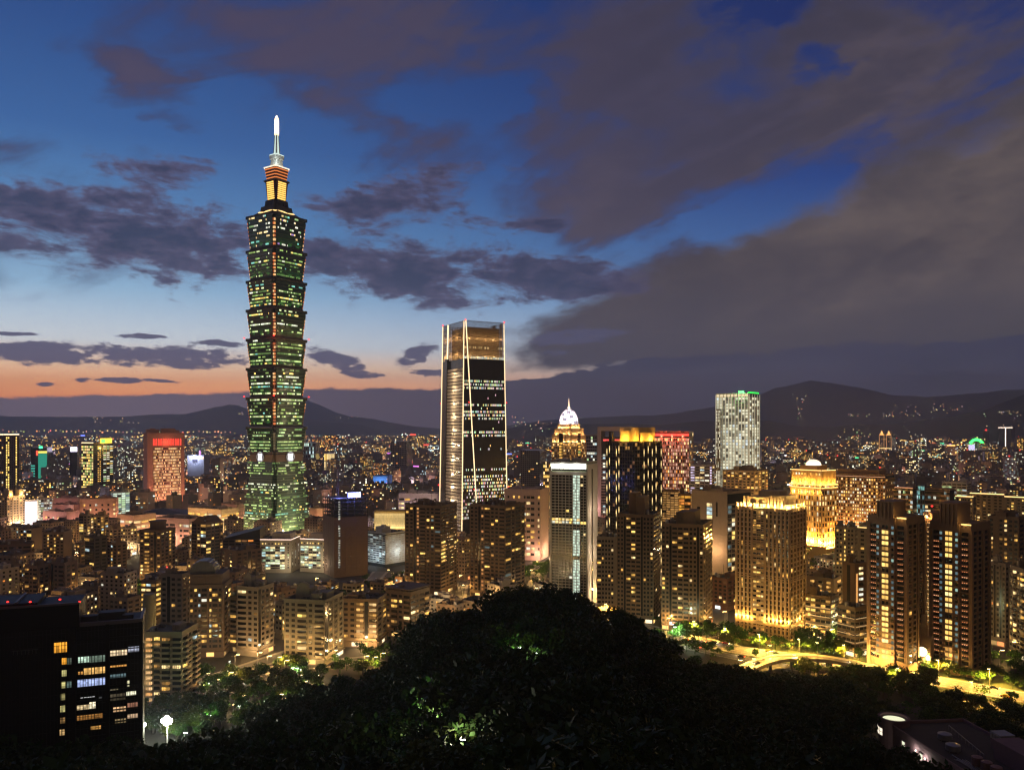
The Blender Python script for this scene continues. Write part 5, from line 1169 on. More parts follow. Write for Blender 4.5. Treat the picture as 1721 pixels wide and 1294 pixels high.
res('apartment_block','brown block with a column of small lamps right of the twin towers',1662,1712,1722,560,872,(0.27,0.17,0.1),'wswlww','w',lit=.12,pal=HOTEL,litL=.95,phi=(.7,)).finish()
res('apartment_block','apartment slab with pale panels at the right picture edge',1697,1722,1760,470,960,(0.36,0.28,0.2),'wLwb','wwww',lit=.15,pal=HOTEL,palL=[(YEL,1),(PALE,1)],litL=.5,phi=(.8,)).finish()
res('apartment_block','dark panelled tower with checkered facade behind the right twin tower',1664,1690,1700,500,950,(0.42,0.36,0.3),'wDwDw','ww',lit=.04,phi=(.7,)).finish()
res('office_block','grey tower with crisp white grid lines and lit roof line left of the twins',1403,1437,1441,600,888,(0.42,0.34,0.25),'pwwplpwwp','ww',lit=.15,pal=HOTEL,litL=.9,palL=[(YEL,1)],phi=(.6,)).finish()
B=res('apartment_block','slim block with glowing roof line touching the left twin tower',1441,1468,1472,610,890,(0.4,0.33,0.24),'pwwp','ww',lit=.12,pal=HOTEL,phi=(.6,)); B.strip('F',-B.a/2,B.a/2,B.H+.8,.6,(1.9,1.2,.4),.2); B.finish()
B=res('apartment_block','brown tower with twin orange light lines down its side',1416,1437,1457,500,950,(0.25,0.16,0.1),'sDs','sLs',phi=(1.1,),lit=.1,pal=HOTEL,palL=[(WHITE,1),(PALE,2)],litL=.8,depth=1.0)
for v in (-.42,-.33): 
    mb=MB().use(glow_mat()); B.fbox(mb,'R',B.b*v-.15,B.b*v+.15,B.H*.35,B.H-5,.3,.45,(1.2,.55,.16)); mb.build('light_strip',None,B.root)
B.finish()
B=res('apartment_block','low block ringed with thin white balcony lines beside the twin towers',1408,1437,1459,478,1024,(0.2,0.15,0.11),'WWWW','WWW',phi=(1.,),lit=.2,pal=HOTEL,roofn=1)
for k in range(5): B.strip('F',-B.a/2,B.a/2,4+k*(B.H-5)/5,.3,(.7,.45,.2),.6,'balcony_light_line'); B.strip('R',-B.b/2,B.b/2,4+k*(B.H-5)/5,.3,(.7,.45,.2),.6,'balcony_light_line')
B.finish()
B=res('apartment_block','terraced block with warm balcony lines right of the ornate tower',1354,1396,1410,510,1006,(0.3,0.21,0.14),'WWWWW','WW',phi=(.9,),lit=.25,pal=HOTEL,roofn=2)
for k in range(4): B.strip('F',-B.a/2,B.a/2,5+k*(B.H-6)/4,.35,(.9,.55,.2),.6,'balcony_light_line')
B.finish(); plight(B.root,(0,-B.b/2-6,6),(1,.6,.2),5000,.3,'street_glow')
res('apartment_block','set back block with orange lit loggias above the terraced block',1356,1402,1414,560,975,(0.35,0.23,0.13),'sLsLsLs','sL',lit=.1,pal=HOTEL,palL=[((1.3,.65,.15),1)],litL=.55,phi=(.9,)).finish()
res('exhibition_hall','wide hall with pale green roof and lit slot windows before the brown office',1400,1452,1458,640,939,(0.33,0.4,0.34),'WWWWW','W',lit=.3,roofn=0,phi=(.5,),cat='hall').finish()
res('brick_block','small dark red brick block between the dark towers and ornate tower',1192,1222,1240,600,975,(0.24,0.11,0.07),'wwww','ww',lit=.12,pal=HOMES,roofn=2).finish()
# ================================================================= apartment blocks of the left foreground
GRN=[(YEL,3),(WARM,4),(PALE,2),(COOL,1),(DIMW,4)]
B = res('apartment_tower','tall dark brick tower with string of small balcony lamps behind the grey blocks',235,270,295,700,893,(0.2,0.135,0.10),'wLwDw','wwlw',phi=(1.1,),lit=.12,pal=GRN,litL=.8,palL=[(WARM,3),(DIMW,3)],roofn=0)
m=MB().use(B.wm); m.cyl(0,0,B.H,B.H+7,B.a*.33,n=18); m.cyl(0,0,B.H+7,B.H+8,B.a*.36,n=18); m.build('round_roof_room',None,B.root); B.finish()
B = res('apartment_tower','brown gabled tower with lit windows in front of the mall',322,346,375,740,880,(0.25,0.175,0.12),'gwg','WwWw',phi=(1.1,),lit=.28,pal=GRN,roofn=1)
m=MB().use(B.wm); aa,bb=B.a/2,B.b/2; m.mesh([(-aa,-bb,B.H),(aa,-bb,B.H),(aa,bb,B.H),(-aa,bb,B.H),(0,-bb,B.H+6),(0,bb,B.H+6)],[(0,1,4),(1,2,5,4),(2,3,5),(3,0,4,5)]); m.build('gable_roof',None,B.root); B.finish()
L_ = [
 ('dark apartment block at left edge with bright yellow corner windows',-20,52,58,720,915,(0.17,0.11,0.09),'wWwWwW','w',(.5,),.2,3),
 ('dim block with lit glass bays left of a slim dark gable',34,53,71,800,890,(0.24,0.18,0.14),'lwg','s',(.8,),.35,2),
 ('block with bright vertical stair strips and dark brown side wall',72,107,121,760,896,(0.3,0.22,0.17),'wlwlww','s',(1.,),.18,3),
 ('plain beige flats with stacked small windows furthest left of the trio',14,37,41,620,948,(0.42,0.33,0.27),'wbww','ww',(.7,),.2,3),
 ('beige flats with warm pinkish wall in the middle of the trio',41,63,85,610,953,(0.45,0.32,0.24),'bwb','pwwp',(1.,),.16,3),
 ('beige flats with pinkish wall rightmost of the trio',86,108,130,615,948,(0.43,0.31,0.24),'Dwb','pwwp',(1.,),.08,3),
 ('slim dark block with a lit narrow side beside the beige trio',124,134,147,780,915,(0.2,0.14,0.11),'ww','w',(1.,),.15,2),
 ('dark green glazed block standing among brown flats',143,158,180,730,904,(0.13,0.12,0.11),'gg','ww',(1.,),.07,2),
 ('flats with yellow lit middle windows left of the small park',180,196,213,740,915,(0.28,0.19,0.13),'wlw','ww',(1.,),.2,2),
 ('pale gridded flats behind the yellow windowed block',203,214,230,860,888,(0.42,0.33,0.27),'www','www',(1.,),.3,2),
 ('small lit flats in front of the terracotta hall',133,146,158,900,866,(0.3,0.24,0.18),'gw','ww',(1.,),.4,2),
 ('tan flats with amber lit top right of the small lit flats',157,169,183,880,868,(0.4,0.3,0.17),'ww','lw',(1.,),.3,2),
 ('block with round balconies and orange tint near the mall',178,190,212,870,890,(0.4,0.3,0.2),'ww','www',(1.,),.25,2),
 ('low pale flats with small dark windows above the park',133,165,181,610,988,(0.36,0.29,0.24),'wwwww','ww',(.8,),.1,2),
 ('flats with strongly lit yellow corner rooms behind the cylindrical block',237,262,279,560,978,(0.22,0.17,0.13),'LWL','WW',(1.,),.6,2),
 ('low flat roofed house with pale edge by the small park',184,214,236,540,1008,(0.33,0.26,0.22),'wwww','ww',(.8,),.06,2),
 ('grey brown mid block with blank top behind the vaulted penthouse',372,398,440,680,928,(0.25,0.18,0.14),'wsws','wwDww',(1.,),.06,3),
 ('small flats with green tint beside the lit office wings',414,432,447,640,970,(0.3,0.27,0.22),'ww','ww',(1.,),.2,2),
 ('dim block with a few lit rooms behind the round balcony tower',455,468,481,560,1020,(0.33,0.27,0.2),'bw','bw',(1.,),.3,2),
 ('narrow greenish flats left of the bowed balcony tower',463,474,490,520,1015,(0.36,0.34,0.28),'ww','www',(1.,),.25,2),
]
for (lab,xl,xc,xr,D,yt,wall,pf,pr,phi,lit,rn) in L_:
    res('apartment_block',lab,xl,xc,xr,D,yt,wall,pf,pr,phi=phi,lit=lit,pal=GRN,roofn=rn,rh=5,mast=False).finish()
# big complex
B = res('apartment_tower','big grey-brown complex, left wing with pale flanks and a dark brick middle',271,306,322,500,968,(0.36,0.29,0.25),'wDww','ww',phi=(.8,),lit=.05,pal=GRN,roofn=2,rh=5); beacon(B.root,(-4,-4,B.H+5),.5); B.finish()
B = res('apartment_tower','big grey-brown complex, main wing with vaulted penthouse and glowing yellow rooms',318,376,389,480,985,(0.24,0.175,0.145),'wwlWplWwp','ww',phi=(1.,),lit=.18,pal=[(YEL,4),(WHITE,1),(COOL,1),(WARM,2)],litL=.42,palL=[(YEL,3),(WARM,2),(COOL,1)],roofn=1,rh=4)
m=MB().use(B.wm); aa,bb=B.a/2,B.b/2; m.box(-aa,aa*.9,-bb*.9,bb*.9,B.H,B.H+7)
for q in (-.4,.45):
    m.box(aa*q-3,aa*q+3,-bb*.9-.4,-bb*.9,B.H+1.5,B.H+5.5)
m.build('penthouse',None,B.root)
m=MB().use(mat('vault_metal',(0.2,0.2,0.22),.4,.4)); n=10
for i in range(n):
    t,t2=math.pi*i/n,math.pi*(i+1)/n; m.frus([(-aa*.3-7*math.cos(t),-bb*.7),(-aa*.3-7*math.cos(t2),-bb*.7),(-aa*.3-7*math.cos(t2),bb*.5),(-aa*.3-7*math.cos(t),bb*.5)],B.H+7,[(-aa*.3-7*math.cos(t),-bb*.7),(-aa*.3-7*math.cos(t2),-bb*.7),(-aa*.3-7*math.cos(t2),bb*.5),(-aa*.3-7*math.cos(t),bb*.5)],B.H+8+6.5*math.sin((t+t2)/2))
    m.tube((-aa*.3-7*math.cos(t),-bb*.72,B.H+7),(-aa*.3-7*math.cos(t),-bb*.72,B.H+8+6.5*math.sin(t)),.25,4)
m.build('vaulted_roof',None,B.root); B.finish()
res('apartment_block','lower stepped right wing of the grey-brown complex with round balconies',386,398,409,490,1005,(0.27,0.21,0.17),'b','b',phi=(1.,),lit=.1,pal=GRN,roofn=1).finish()
# tower with bowed balconies and dark strip (two of them)
def bowed(lab,xl,xc,xr,D,yt,pf,pr,bm=None,arch=True,wall=(0.4,0.34,0.28)):
    B = res('apartment_tower',lab,xl,xc,xr,D,yt,wall,pf,pr,phi=(1.,),lit=.10,pal=GRN,roofn=2,rh=4,depth=1.6)
    m=MB().use(B.wm); aa,bb=B.a/2,B.b/2; m.box(-aa*.7,0,-bb*.5,bb*.3,B.H,B.H+6)
    n=10; V=[]
    for i in range(n):
        t,t2=math.pi*i/n,math.pi*(i+1)/n; r=aa*.28; cx_=-aa*.35
        m.mesh([(cx_-r*math.cos(t),-bb*.5,B.H+6),(cx_-r*math.cos(t2),-bb*.5,B.H+6),(cx_-r*math.cos(t2),-bb*.5,B.H+6+r*math.sin(t2)),(cx_-r*math.cos(t),-bb*.5,B.H+6+r*math.sin(t)),(cx_-r*math.cos(t),-bb*.3,B.H+6),(cx_-r*math.cos(t2),-bb*.3,B.H+6),(cx_-r*math.cos(t2),-bb*.3,B.H+6+r*math.sin(t2)),(cx_-r*math.cos(t),-bb*.3,B.H+6+r*math.sin(t))],[(0,1,2,3),(7,6,5,4),(3,2,6,7)])
    m.box(aa*.2,aa*.8,-bb*.4,bb*.4,B.H,B.H+3.6); m.build('arched_penthouse',None,B.root); B.finish()
    plight(B.root,(B.a*.3,-bb-5,5),(1,.6,.22),2600,.3,'entrance_lamp'); plight(B.root,(aa+5,0,5),(1,.6,.22),2600,.3,'entrance_lamp')
bowed('slim pale tower with bowed balconies, dark slot and arched penthouse left of the lit street',398,434,460,480,990,'Bww','Dwww',wall=(0.4,0.345,0.3))
bowed('larger pale tower with bowed balconies and dark slot right of the lit street',478,546,577,462,1012,'wwBwB','Dwww',wall=(0.41,0.37,0.29))
B=res('apartment_block','tan flats with two tall columns of orange lit balconies',576,634,650,500,1010,(0.37,0.27,0.18),'wwLDL','ww',phi=(.9,),lit=.1,pal=GRN,palL=[((1.1,.58,.16),3),((1.2,.75,.3),2),(DIMW,1)],litL=.93,roofn=3,rh=4); B.finish()
plight(B.root,(B.a*.1,-B.b/2-6,5),(1,.62,.25),5000,.3,'entrance_lamp'); plight(B.root,(B.a*.4,-B.b/2-6,5),(1,.62,.25),5000,.3,'entrance_lamp')
B=res('apartment_block','flats with flat projecting roof and scattered orange rooms next to the hill',648,690,722,520,998,(0.3,0.215,0.15),'wbwb','WwWb',phi=(1.,),lit=.22,pal=GRN,roofn=1,rh=3); m=MB().use(B.wm); m.box(-B.a*.55,B.a*.55,-B.b*.55,B.b*.55,B.H+2.2,B.H+2.8); m.build('roof_slab',None,B.root); B.finish()
# stepped balcony block at the left, lit yellow on its left flank
B = Bld('apartment_block','cream balcony block with warm lit left flank beside the black building',243,306,332,392,(1.0,),1066,'apartment block',wall=(0.34,0.27,0.19))
B.core(0,None,True); nf=12; dz=(B.H-4)/nf
B.bays('F','LWbb',3,B.H-1,.14,GRN,dz,palL=[((1.2,.72,.3),3),((1.0,.5,.16),2)],litL=1.0,depth=1.9,wts=dict(L=1.7,b=2.1)); B.bays('R','bwb',3,B.H-1,.05,GRN,dz,depth=1.7)
B.parapet(1.3); B.roofs(2,3,tanks=1,mast=False); B.finish()
for z in (6,14,23,31): plight(B.root,(-B.a*.40,-B.b/2-4.2,z),(1,.66,.28),160,.2,'balcony_lamp')
B = Bld('cylindrical_block','pale olive round-cornered tower top behind the black building',235,252,267,430,(1.,),1010,'building',wall=(0.36,0.34,0.22)); m=MB().use(B.wm); rr=B.a*.5
m.cyl(0,0,0,B.H,rr,n=24)
for k in range(8): m.cyl(0,0,B.H-3-k*4.2,B.H-2.7-k*4.2,rr+.15,n=24)
m.cyl(0,0,B.H,B.H+3,rr*.93,n=24); m.build('wall',None,B.root); B.finish()
# --- the black building in the left foreground
D0=243.0
B = Bld('black_office_building','black building in the left foreground with lit office windows, some amber, some cool white',-60,238,243,D0,(.3,),1045,'office building',z0=25.0,wall=(0.02,0.018,0.019),glass=(0.008,0.008,0.009),rough=.6)
aa,bb,H=B.a/2,B.b/2,B.H; B.core(0,None,True)
f_=B.phi
def ux(px):    # position along the front of the direction px
    tl=(px-CX)/F_PX; C=W(243 if False else 238,HY,D0); a_=(C.x-tl*C.y)/(math.cos(f_)+tl*math.sin(f_)); return aa-a_
def zx(py,px):
    tl=(px-CX)/F_PX; C=W(238,HY,D0); a_=(C.x-tl*C.y)/(math.cos(f_)+tl*math.sin(f_)); y=C.y+a_*math.sin(f_); return EYE-(py-HY)/F_PX*y-25.0
AM=(1.5,.62,.06); YW=(.8,.72,.28); CW=(.75,.95,.85); BW=(.65,.8,1.35); WW=(1.3,1.1,.75); OR=(.8,.36,.08); DG=(.09,.11,.085)
wins=[(90,113,1079,1096,AM),(103,112,1105,1116,AM),(113,122,1105,1116,DG),(103,112,1125,1136,YW),(102.5,111,1145,1156,YW),(112,121,1144,1155,(.12,.18,.16)),(102,110.5,1165,1176,(.35,.3,.12)),(101,110,1185,1196,YW),(101,110,1205,1215,(.3,.17,.06)),(100,109,1225,1235,(.8,.5,.2)),
 (131,150,1103,1113,(.8,1.1,.85)),(150,177,1101,1112,(.16,.22,.17)),(131,140,1128,1133,OR),(140,177,1121,1132,(1.25,.7,.2)),(130,177,1140,1152,BW),(135,160,1170.5,1171.5,(.9,.9,.9)),(129,150,1184,1192,(1.0,.75,.4)),(150,161,1179,1190,(1.7,1.5,1.0)),(129,173,1200,1208,(.45,.2,.05)),(152,170,1219,1225,(.8,.4,.1)),
 (185,214,1092,1101,(1.35,1.0,.6)),(215,235,1086,1095,(.55,.58,.72)),(185,213,1117,1120,OR),(185,212,1130,1138,(.14,.22,.24)),(185,199,1157,1159,(.3,.25,.15)),(213,218,1143,1153,(.9,.85,.5)),(212,229,1161,1169,(1.4,1.35,.95)),(185,211,1165,1176,(.10,.08,.05)),(190,212,1187,1195,(1.0,.6,.3)),(214,232,1180,1190,(.35,.16,.1)),(214,232,1199,1206,(.75,.5,.3)),(193,212,1207,1214,(.35,.25,.12)),(166,172,1170,1176,(.05,.05,.05))]
rng=random.Random(4)
for (x0,x1,y0,y1,c) in wins:
    mb=MB().use(glow_mat()); n=max(1,int((x1-x0)/4.5)); zt_,zb_=zx(y0,(x0+x1)/2),zx(y1,(x0+x1)/2)
    for i in range(n):
        for j in range(3):
            k=rng.choice([1,1.1,.85,.6,.9])*(1,.9,.62)[2-j] if (y1-y0)>3 else 1
            ua=ux(x0+(x1-x0)*i/n); ub=ux(x0+(x1-x0)*(i+.93)/n)
            mb.poly([(ua,-bb-.03,zb_+(zt_-zb_)*j/3),(ub,-bb-.03,zb_+(zt_-zb_)*j/3),(ub,-bb-.03,zb_+(zt_-zb_)*(j+.97)/3),(ua,-bb-.03,zb_+(zt_-zb_)*(j+.97)/3)],tuple(v*k for v in c))
    wo_=mb.build('window',None,B.root)
    mf=MB().use(mat('black_frame',(0.02,0.02,0.02),.5)); ua,ub=ux(x0),ux(x1)
    mf.box(ua-.15,ub+.1,-bb-.25,-bb-.06,zb_-.25,zb_-.02); mf.box(ua-.15,ub+.1,-bb-.25,-bb-.06,zt_+.02,zt_+.2)
    for i in range(n+1): uu=ua+(ub-ua)*i/n; mf.box(uu-.06,uu+.06,-bb-.14,-bb-.04,zb_-.02,zt_+.02)
    mf.build('frame',None,wo_)
# floor ledges, columns and the higher left part
JT=MB().use(mat('cladding_joint',(0.045,0.042,0.045),.5))
for k in range(46): B.fbox(JT,'F',-aa+1+k*(2*aa-2)/45-.06,-aa+1+k*(2*aa-2)/45+.06,0,H-.2,0.0,.05)
for k in range(15): B.fbox(JT,'F',-aa,aa,H-1.5-k*3.5,H-1.38-k*3.5,0.0,.06)
JT.build('cladding_joints',None,B.root)
m=MB().use(mat('roof_plant_dark',(0.06,0.06,0.065),.6))
for (u,v,w_,d_,h_) in ((-.1,-.2,6,4,2.6),(.15,.1,4,3,1.8),(.35,-.4,5,3,2.2),(.62,0,7,4,2.4),(.82,-.3,3,3,1.6)): m.box(aa*u-w_/2,aa*u+w_/2,bb*v-d_/2,bb*v+d_/2,H,H+h_)
for k in range(6): m.tube((aa*(.1+k*.14),-bb*.8,H),(aa*(.1+k*.14),-bb*.8,H+1.6),.06,4)
m.tube((aa*.1,-bb*.8,H+1.5),(aa*.8,-bb*.8,H+1.5),.05,4)
m.build('roof_plant',None,B.root)
for k in range(14):
    z=H-4-k*3.5
    if z>0: B.fbox(B.wall,'F',ux(124),ux(237),z,z+.3,0,.4)
for px in (124,181,237): B.fbox(B.wall,'F',ux(px)-.5,ux(px)+.5,0,H+.2,0,.7)
m=MB().use(B.wm); zl=zx(1018,90); m.box(-aa,ux(133),-bb*.98,bb,H,zl); m.box(-aa,ux(62),-bb*.9,bb,zl,zl+1.2); m.build('upper_storeys',None,B.root)
m=MB().use(mat('parapet_edge',(0.16,0.14,0.16),.5)); m.box(ux(134),aa,-bb-.3,-bb+.5,H,H+1.1); m.box(aa-.5,aa+.3,-bb+.5,bb,H,H+1.1); m.box(-aa,ux(134),-bb*.98-.3,-bb*.98+.3,zl,zl+.6); m.box(ux(26)-.3,ux(26)+.3,-bb,bb,zl+1.2,zl+1.7); m.build('parapet',None,B.root)
for (px,py) in ((12,1012),(50,1012),(100,1008),(106,1018),(133,1012)): beacon(B.root,(ux(px),-bb*.9,zx(py,px)),.32,(6,.12,.08))
m=MB().use(mat('dim_letters',(0.12,0.12,0.12),.4,.6))
for i,(x0) in enumerate((20,27,34,40,46,52,58)):
    u=ux(x0); z=zx(1093,40); m.box(u,u+.9,-bb*1.0-.2,-bb-.02,z,z+.25); m.box(u+.3,u+.5,-bb-.2,-bb-.02,z-1.1,z); 
m.build('sign_lettering',None,B.root)
B.finish()
# --- building at the lower right corner: front runs away from the camera towards the left
Pa = W(1478,1205,352); Pb = W(1740,1330,262)           # roof level points along its lit side
dirv = Vector((Pb.x-Pa.x, Pb.y-Pa.y, 0)); Lf = dirv.length; ang = math.atan2(dirv.y, dirv.x); zr = 10.5
Pa = W(1478,1205,352); ZR = Pa.z
root = empty('school_building', (Pa.x, Pa.y, 0), ang, 'plum coloured low building with round corner bay and rooftop tanks', 'building')
wm_ = mat('plum_render',(0.20,0.12,0.14),.85,var=.3,scale=.5); rf_ = mat('school_roof',(0.06,0.05,0.055),.9,var=.4)
m=MB().use(wm_); m.box(6,Lf+30,0,34,0,ZR-1.0); m.build('wall',None,root)
m=MB().use(wm_); m.box(6,Lf+30,-.25,.35,ZR-1,ZR+.4); m.box(6,Lf+30,33.6,34.2,ZR-1,ZR+.4); m.box(5.8,6.4,.35,33.6,ZR-1,ZR+.4); m.build('parapet',None,root)
m=MB().use(rf_); m.box(6.4,Lf+29.5,.35,33.6,ZR-1,ZR-.8); m.build('roof',None,root)
m=MB().use(wm_); m.cyl(5,3.5,0,ZR+.8,6.2,n=28); bay=m.build('round_bay',None,root)
m=MB().use(glow_mat()); m.cyl(5,3.5,ZR+.82,ZR+.86,4.4,n=26,g=(.95,.95,.62)); m.cyl(5,3.5,ZR+.82,ZR+1.5,.01,.01,n=3,g=(0,0,0.001)); m.build('skylight',None,bay)
m=MB().use(wm_); n=28
for i in range(n):
    a0,a1=2*math.pi*i/n,2*math.pi*(i+1)/n
    m.frus([(5+6.3*math.cos(a0),3.5+6.3*math.sin(a0)),(5+6.3*math.cos(a1),3.5+6.3*math.sin(a1)),(5+5.2*math.cos(a1),3.5+5.2*math.sin(a1)),(5+5.2*math.cos(a0),3.5+5.2*math.sin(a0))],ZR+.8,[(5+6.3*math.cos(a0),3.5+6.3*math.sin(a0)),(5+6.3*math.cos(a1),3.5+6.3*math.sin(a1)),(5+5.2*math.cos(a1),3.5+5.2*math.sin(a1)),(5+5.2*math.cos(a0),3.5+5.2*math.sin(a0))],ZR+1.9)
m.build('rim',None,bay)
for i in range(7):
    a0=math.radians(186+i*17); a1=a0+math.radians(14)
    m=MB().use(glow_mat())
    for (za,zb_) in ((ZR-5.2,ZR-3.9),(ZR-3.7,ZR-2.3)):
        if 1<=i<=5: m.poly([(5+6.25*math.cos(a0),3.5+6.25*math.sin(a0),za),(5+6.25*math.cos(a1),3.5+6.25*math.sin(a1),za),(5+6.25*math.cos(a1),3.5+6.25*math.sin(a1),zb_),(5+6.25*math.cos(a0),3.5+6.25*math.sin(a0),zb_)],(1.25,1.1,.85))
    if m.v: m.build('window',None,bay)
for (u,z,on) in ((17,ZR-6,1),(29,ZR-6.3,1),(41,ZR-6,0),(54,ZR-6,1),(66,ZR-6,0),(78,ZR-6,1),(17,ZR-11,0),(29,ZR-11,0),(54,ZR-11,0),(90,ZR-6,1)):
    m=MB().use(glow_mat() if on else mat('dark_pane',(0.02,0.02,0.025),.2))
    for q in (0,1):
        for w_ in (0,1): m.box(u+q*1.15,u+q*1.15+1.0,-.12,-.04,z+w_*1.35,z+w_*1.35+1.2,(1.0,1.05,.75) if on else None)
    wdw=m.build('window',None,root)
    m=MB().use(wm_); m.box(u-.4,u+2.6,-.45,-.02,z-.35,z-.1); m.box(u-.4,u+2.6,-.6,-.02,z+2.75,z+3.0); m.box(u-.4,u-.15,-.45,-.02,z-.1,z+2.75); m.box(u+2.35,u+2.6,-.45,-.02,z-.1,z+2.75); m.build('frame',None,wdw)
for (u,z) in ((27,ZR-3.6),(33,ZR-4.4),(60,ZR-3.8)): 
    m=MB().use(glow_mat()); m.cyl(0,0,-.2,.25,.3,.2,8,(3,2.8,2.2)); inst('wall_lamp',m.data('wall_lamp'),root,(u,-.5,z)); plight(root,(u,-1.3,z),(1,.95,.8),500,.15)
TS=mat('tank_steel',(0.35,0.35,0.36),0.4,0.6)
def tank(x,y,r,h,m_,lab):
    b=MB().use(m_); b.cyl(x,y,.5,h,r,n=20); b.cyl(x,y,h,h+r*.28,r,r*.25,n=20)
    for k in range(3): b.cyl(x,y,.5+h*.25*(k+.6),.5+h*.25*(k+.6)+.15,r+.08,n=20)
    for i in range(4): a_=i*math.pi/2+.4; b.box(x+r*.8*math.cos(a_)-.1,x+r*.8*math.cos(a_)+.1,y+r*.8*math.sin(a_)-.1,y+r*.8*math.sin(a_)+.1,0,.5)
    b.tube((x+r,y,.2),(x+r,y,h+.4),.05,4); o=b.build('water_tank',None,root); o.location=(0,0,ZR-.8); return o
for (x,y,r,h) in ((25,13,2.6,2.6),(36,9,2.6,2.6)): tank(x,y,r,h,TS,'')
TR=mat('tank_rust',(0.3,0.17,0.15),.5,.3)
for (x,y) in ((50,9),(54.5,9.5),(59,10)): tank(x,y,1.9,3.4,TR,'')
m=MB().use(wm_); m.box(44,62,20,30,ZR-.8,ZR+6); m.box(43.6,62.4,19.6,30.4,ZR+6,ZR+6.5); m.box(34,42,26,32,ZR-.8,ZR+3.5); m.build('stair_head',None,root)
m=MB().use(TS); m.box(35,41,25,31,ZR+3.6,ZR+6.2); 
for i in range(4): m.box(35.5+i*1.5,36.5+i*1.5,24.7,25,ZR+4,ZR+5.8)
m.build('air_conditioner',None,root)
m=MB().use(mat('rail_grey',(0.3,0.28,0.3),.5,.3)); m.tube((14,22,ZR+.9),(44,16,ZR+.9),.12,5)
for k in range(11): m.tube((14+k*3,22-.6*k,ZR-.8),(14+k*3,22-.6*k,ZR+.9),.06,4)
m.build('railing',None,root)
m=MB().use(TS)
for k in range(4): m.box(44+k*.3,58,14+k*.9-9,14.3+k*.9-9,ZR-.7,ZR-.4)
m.tube((40,6,ZR-.5),(62,6,ZR-.5),.15,6); m.tube((44,4,ZR-.5),(62,15,ZR-.5),.12,6); m.build('pipe',None,root)
FOOT.append((Pa.x+dirv.x*.5+12, Pa.y+dirv.y*.5+12, 60, ZR))

for (lab,xl,xc,xr,D,yt,wall,pf,pr) in (
 ('low tan house with shops, leftmost of the row in front of the office wings',452,470,482,655,984,(0.4,0.3,0.2),'wwlw','ww'),
 ('low grey house with lit ground floor in front of the office wings',488,508,521,645,988,(0.38,0.35,0.32),'WwW','ww'),
 ('low wide house at the foot of the netted tower',528,556,570,650,986,(0.36,0.27,0.2),'wwlww','lw'),
 ('low pale house right below the netted tower corner',576,598,612,640,984,(0.42,0.37,0.3),'wWw','wl'),
 ('low house with warm windows before the blue-white glass stack',622,646,660,650,982,(0.4,0.3,0.22),'lwlw','ww'),
 ('low terracotta house between the glass stack and the brown tower pair',664,676,684,668,972,(0.4,0.24,0.16),'wl','w')):
    res('shop_house',lab,xl,xc,xr,D,yt,wall,pf,pr,phi=(1.,),lit=.35,pal=GRN,litL=.8,roofn=1,rh=3,mast=False,cat='house').finish()
# ================================================================= hillside, forest, roads, trees, lamps, cars
CREST = [(-500,1290,200),(-100,1262,222),(120,1252,226),(240,1246,232),(330,1232,262),(400,1205,300),(470,1170,325),(527,1146,340),(610,1136,350),(650,1112,350),(680,1088,350),(703,1036,345),(740,1020,340),(800,1016,335),(850,988,330),(900,982,330),(960,990,330),(1000,1006,330),(1060,1032,332),(1092,1060,340),(1130,1092,352),(1180,1108,372),(1250,1122,390),(1340,1136,392),(1420,1140,385),(1460,1158,345),(1500,1235,250),(1560,1300,200),(1721,1350,170),(2300,1420,150)]
def crest(px): return interp([(a,b) for a,b,_ in CREST], px), interp([(a,c) for a,_,c in CREST], px)
TREE_H = 8.0
def hill_z(x, y):
    """height of the hillside; 0 on the plain"""
    if y < 8: y = 8.0
    px = CX + x/y*F_PX; cp, cD = crest(px)
    zc = EYE - (cp-HY)/F_PX*cD - TREE_H
    if y <= cD:
        t = (cD-y)/(cD-30); t = min(t, 1.0)
        p = cp + (1450-cp)*max(t,0)**1.5
        z = EYE - (p-HY)/F_PX*y - TREE_H
        n = mnoise.fractal(Vector((x/60.0, y/60.0, 1.3)), 1.0, 2.0, 4)
        z -= abs(n)*14*min(1, (cD-y)/60.0)
    else:
        t = (y-cD)/max(zc*1.35, 25.0)
        z = zc*(1-min(t,1.0))**1.4 if t < 1 else -1.0
        if t >= 1: return -1.0
    return z
V=[]; nx_, ny_ = 150, 130; F=[]
for i in range(nx_+1):
    tx = math.tan(R(-47+94*i/nx_))
    for j in range(ny_+1):
        y = 3+ (j/ny_)**1.15*500; x = tx*y*1.0
        V.append((x, y, max(hill_z(x,y), -1.5)))
F = [(i*(ny_+1)+j, (i+1)*(ny_+1)+j, (i+1)*(ny_+1)+j+1, i*(ny_+1)+j+1) for i in range(nx_) for j in range(ny_)]
m=MB(); m.mesh(V,F); o=m.build('hillside', mat('hill_soil',(0.035,0.04,0.02),.95,var=.5,scale=.1)); tag(o,kind='structure')
for p in o.data.polygons: p.use_smooth=True

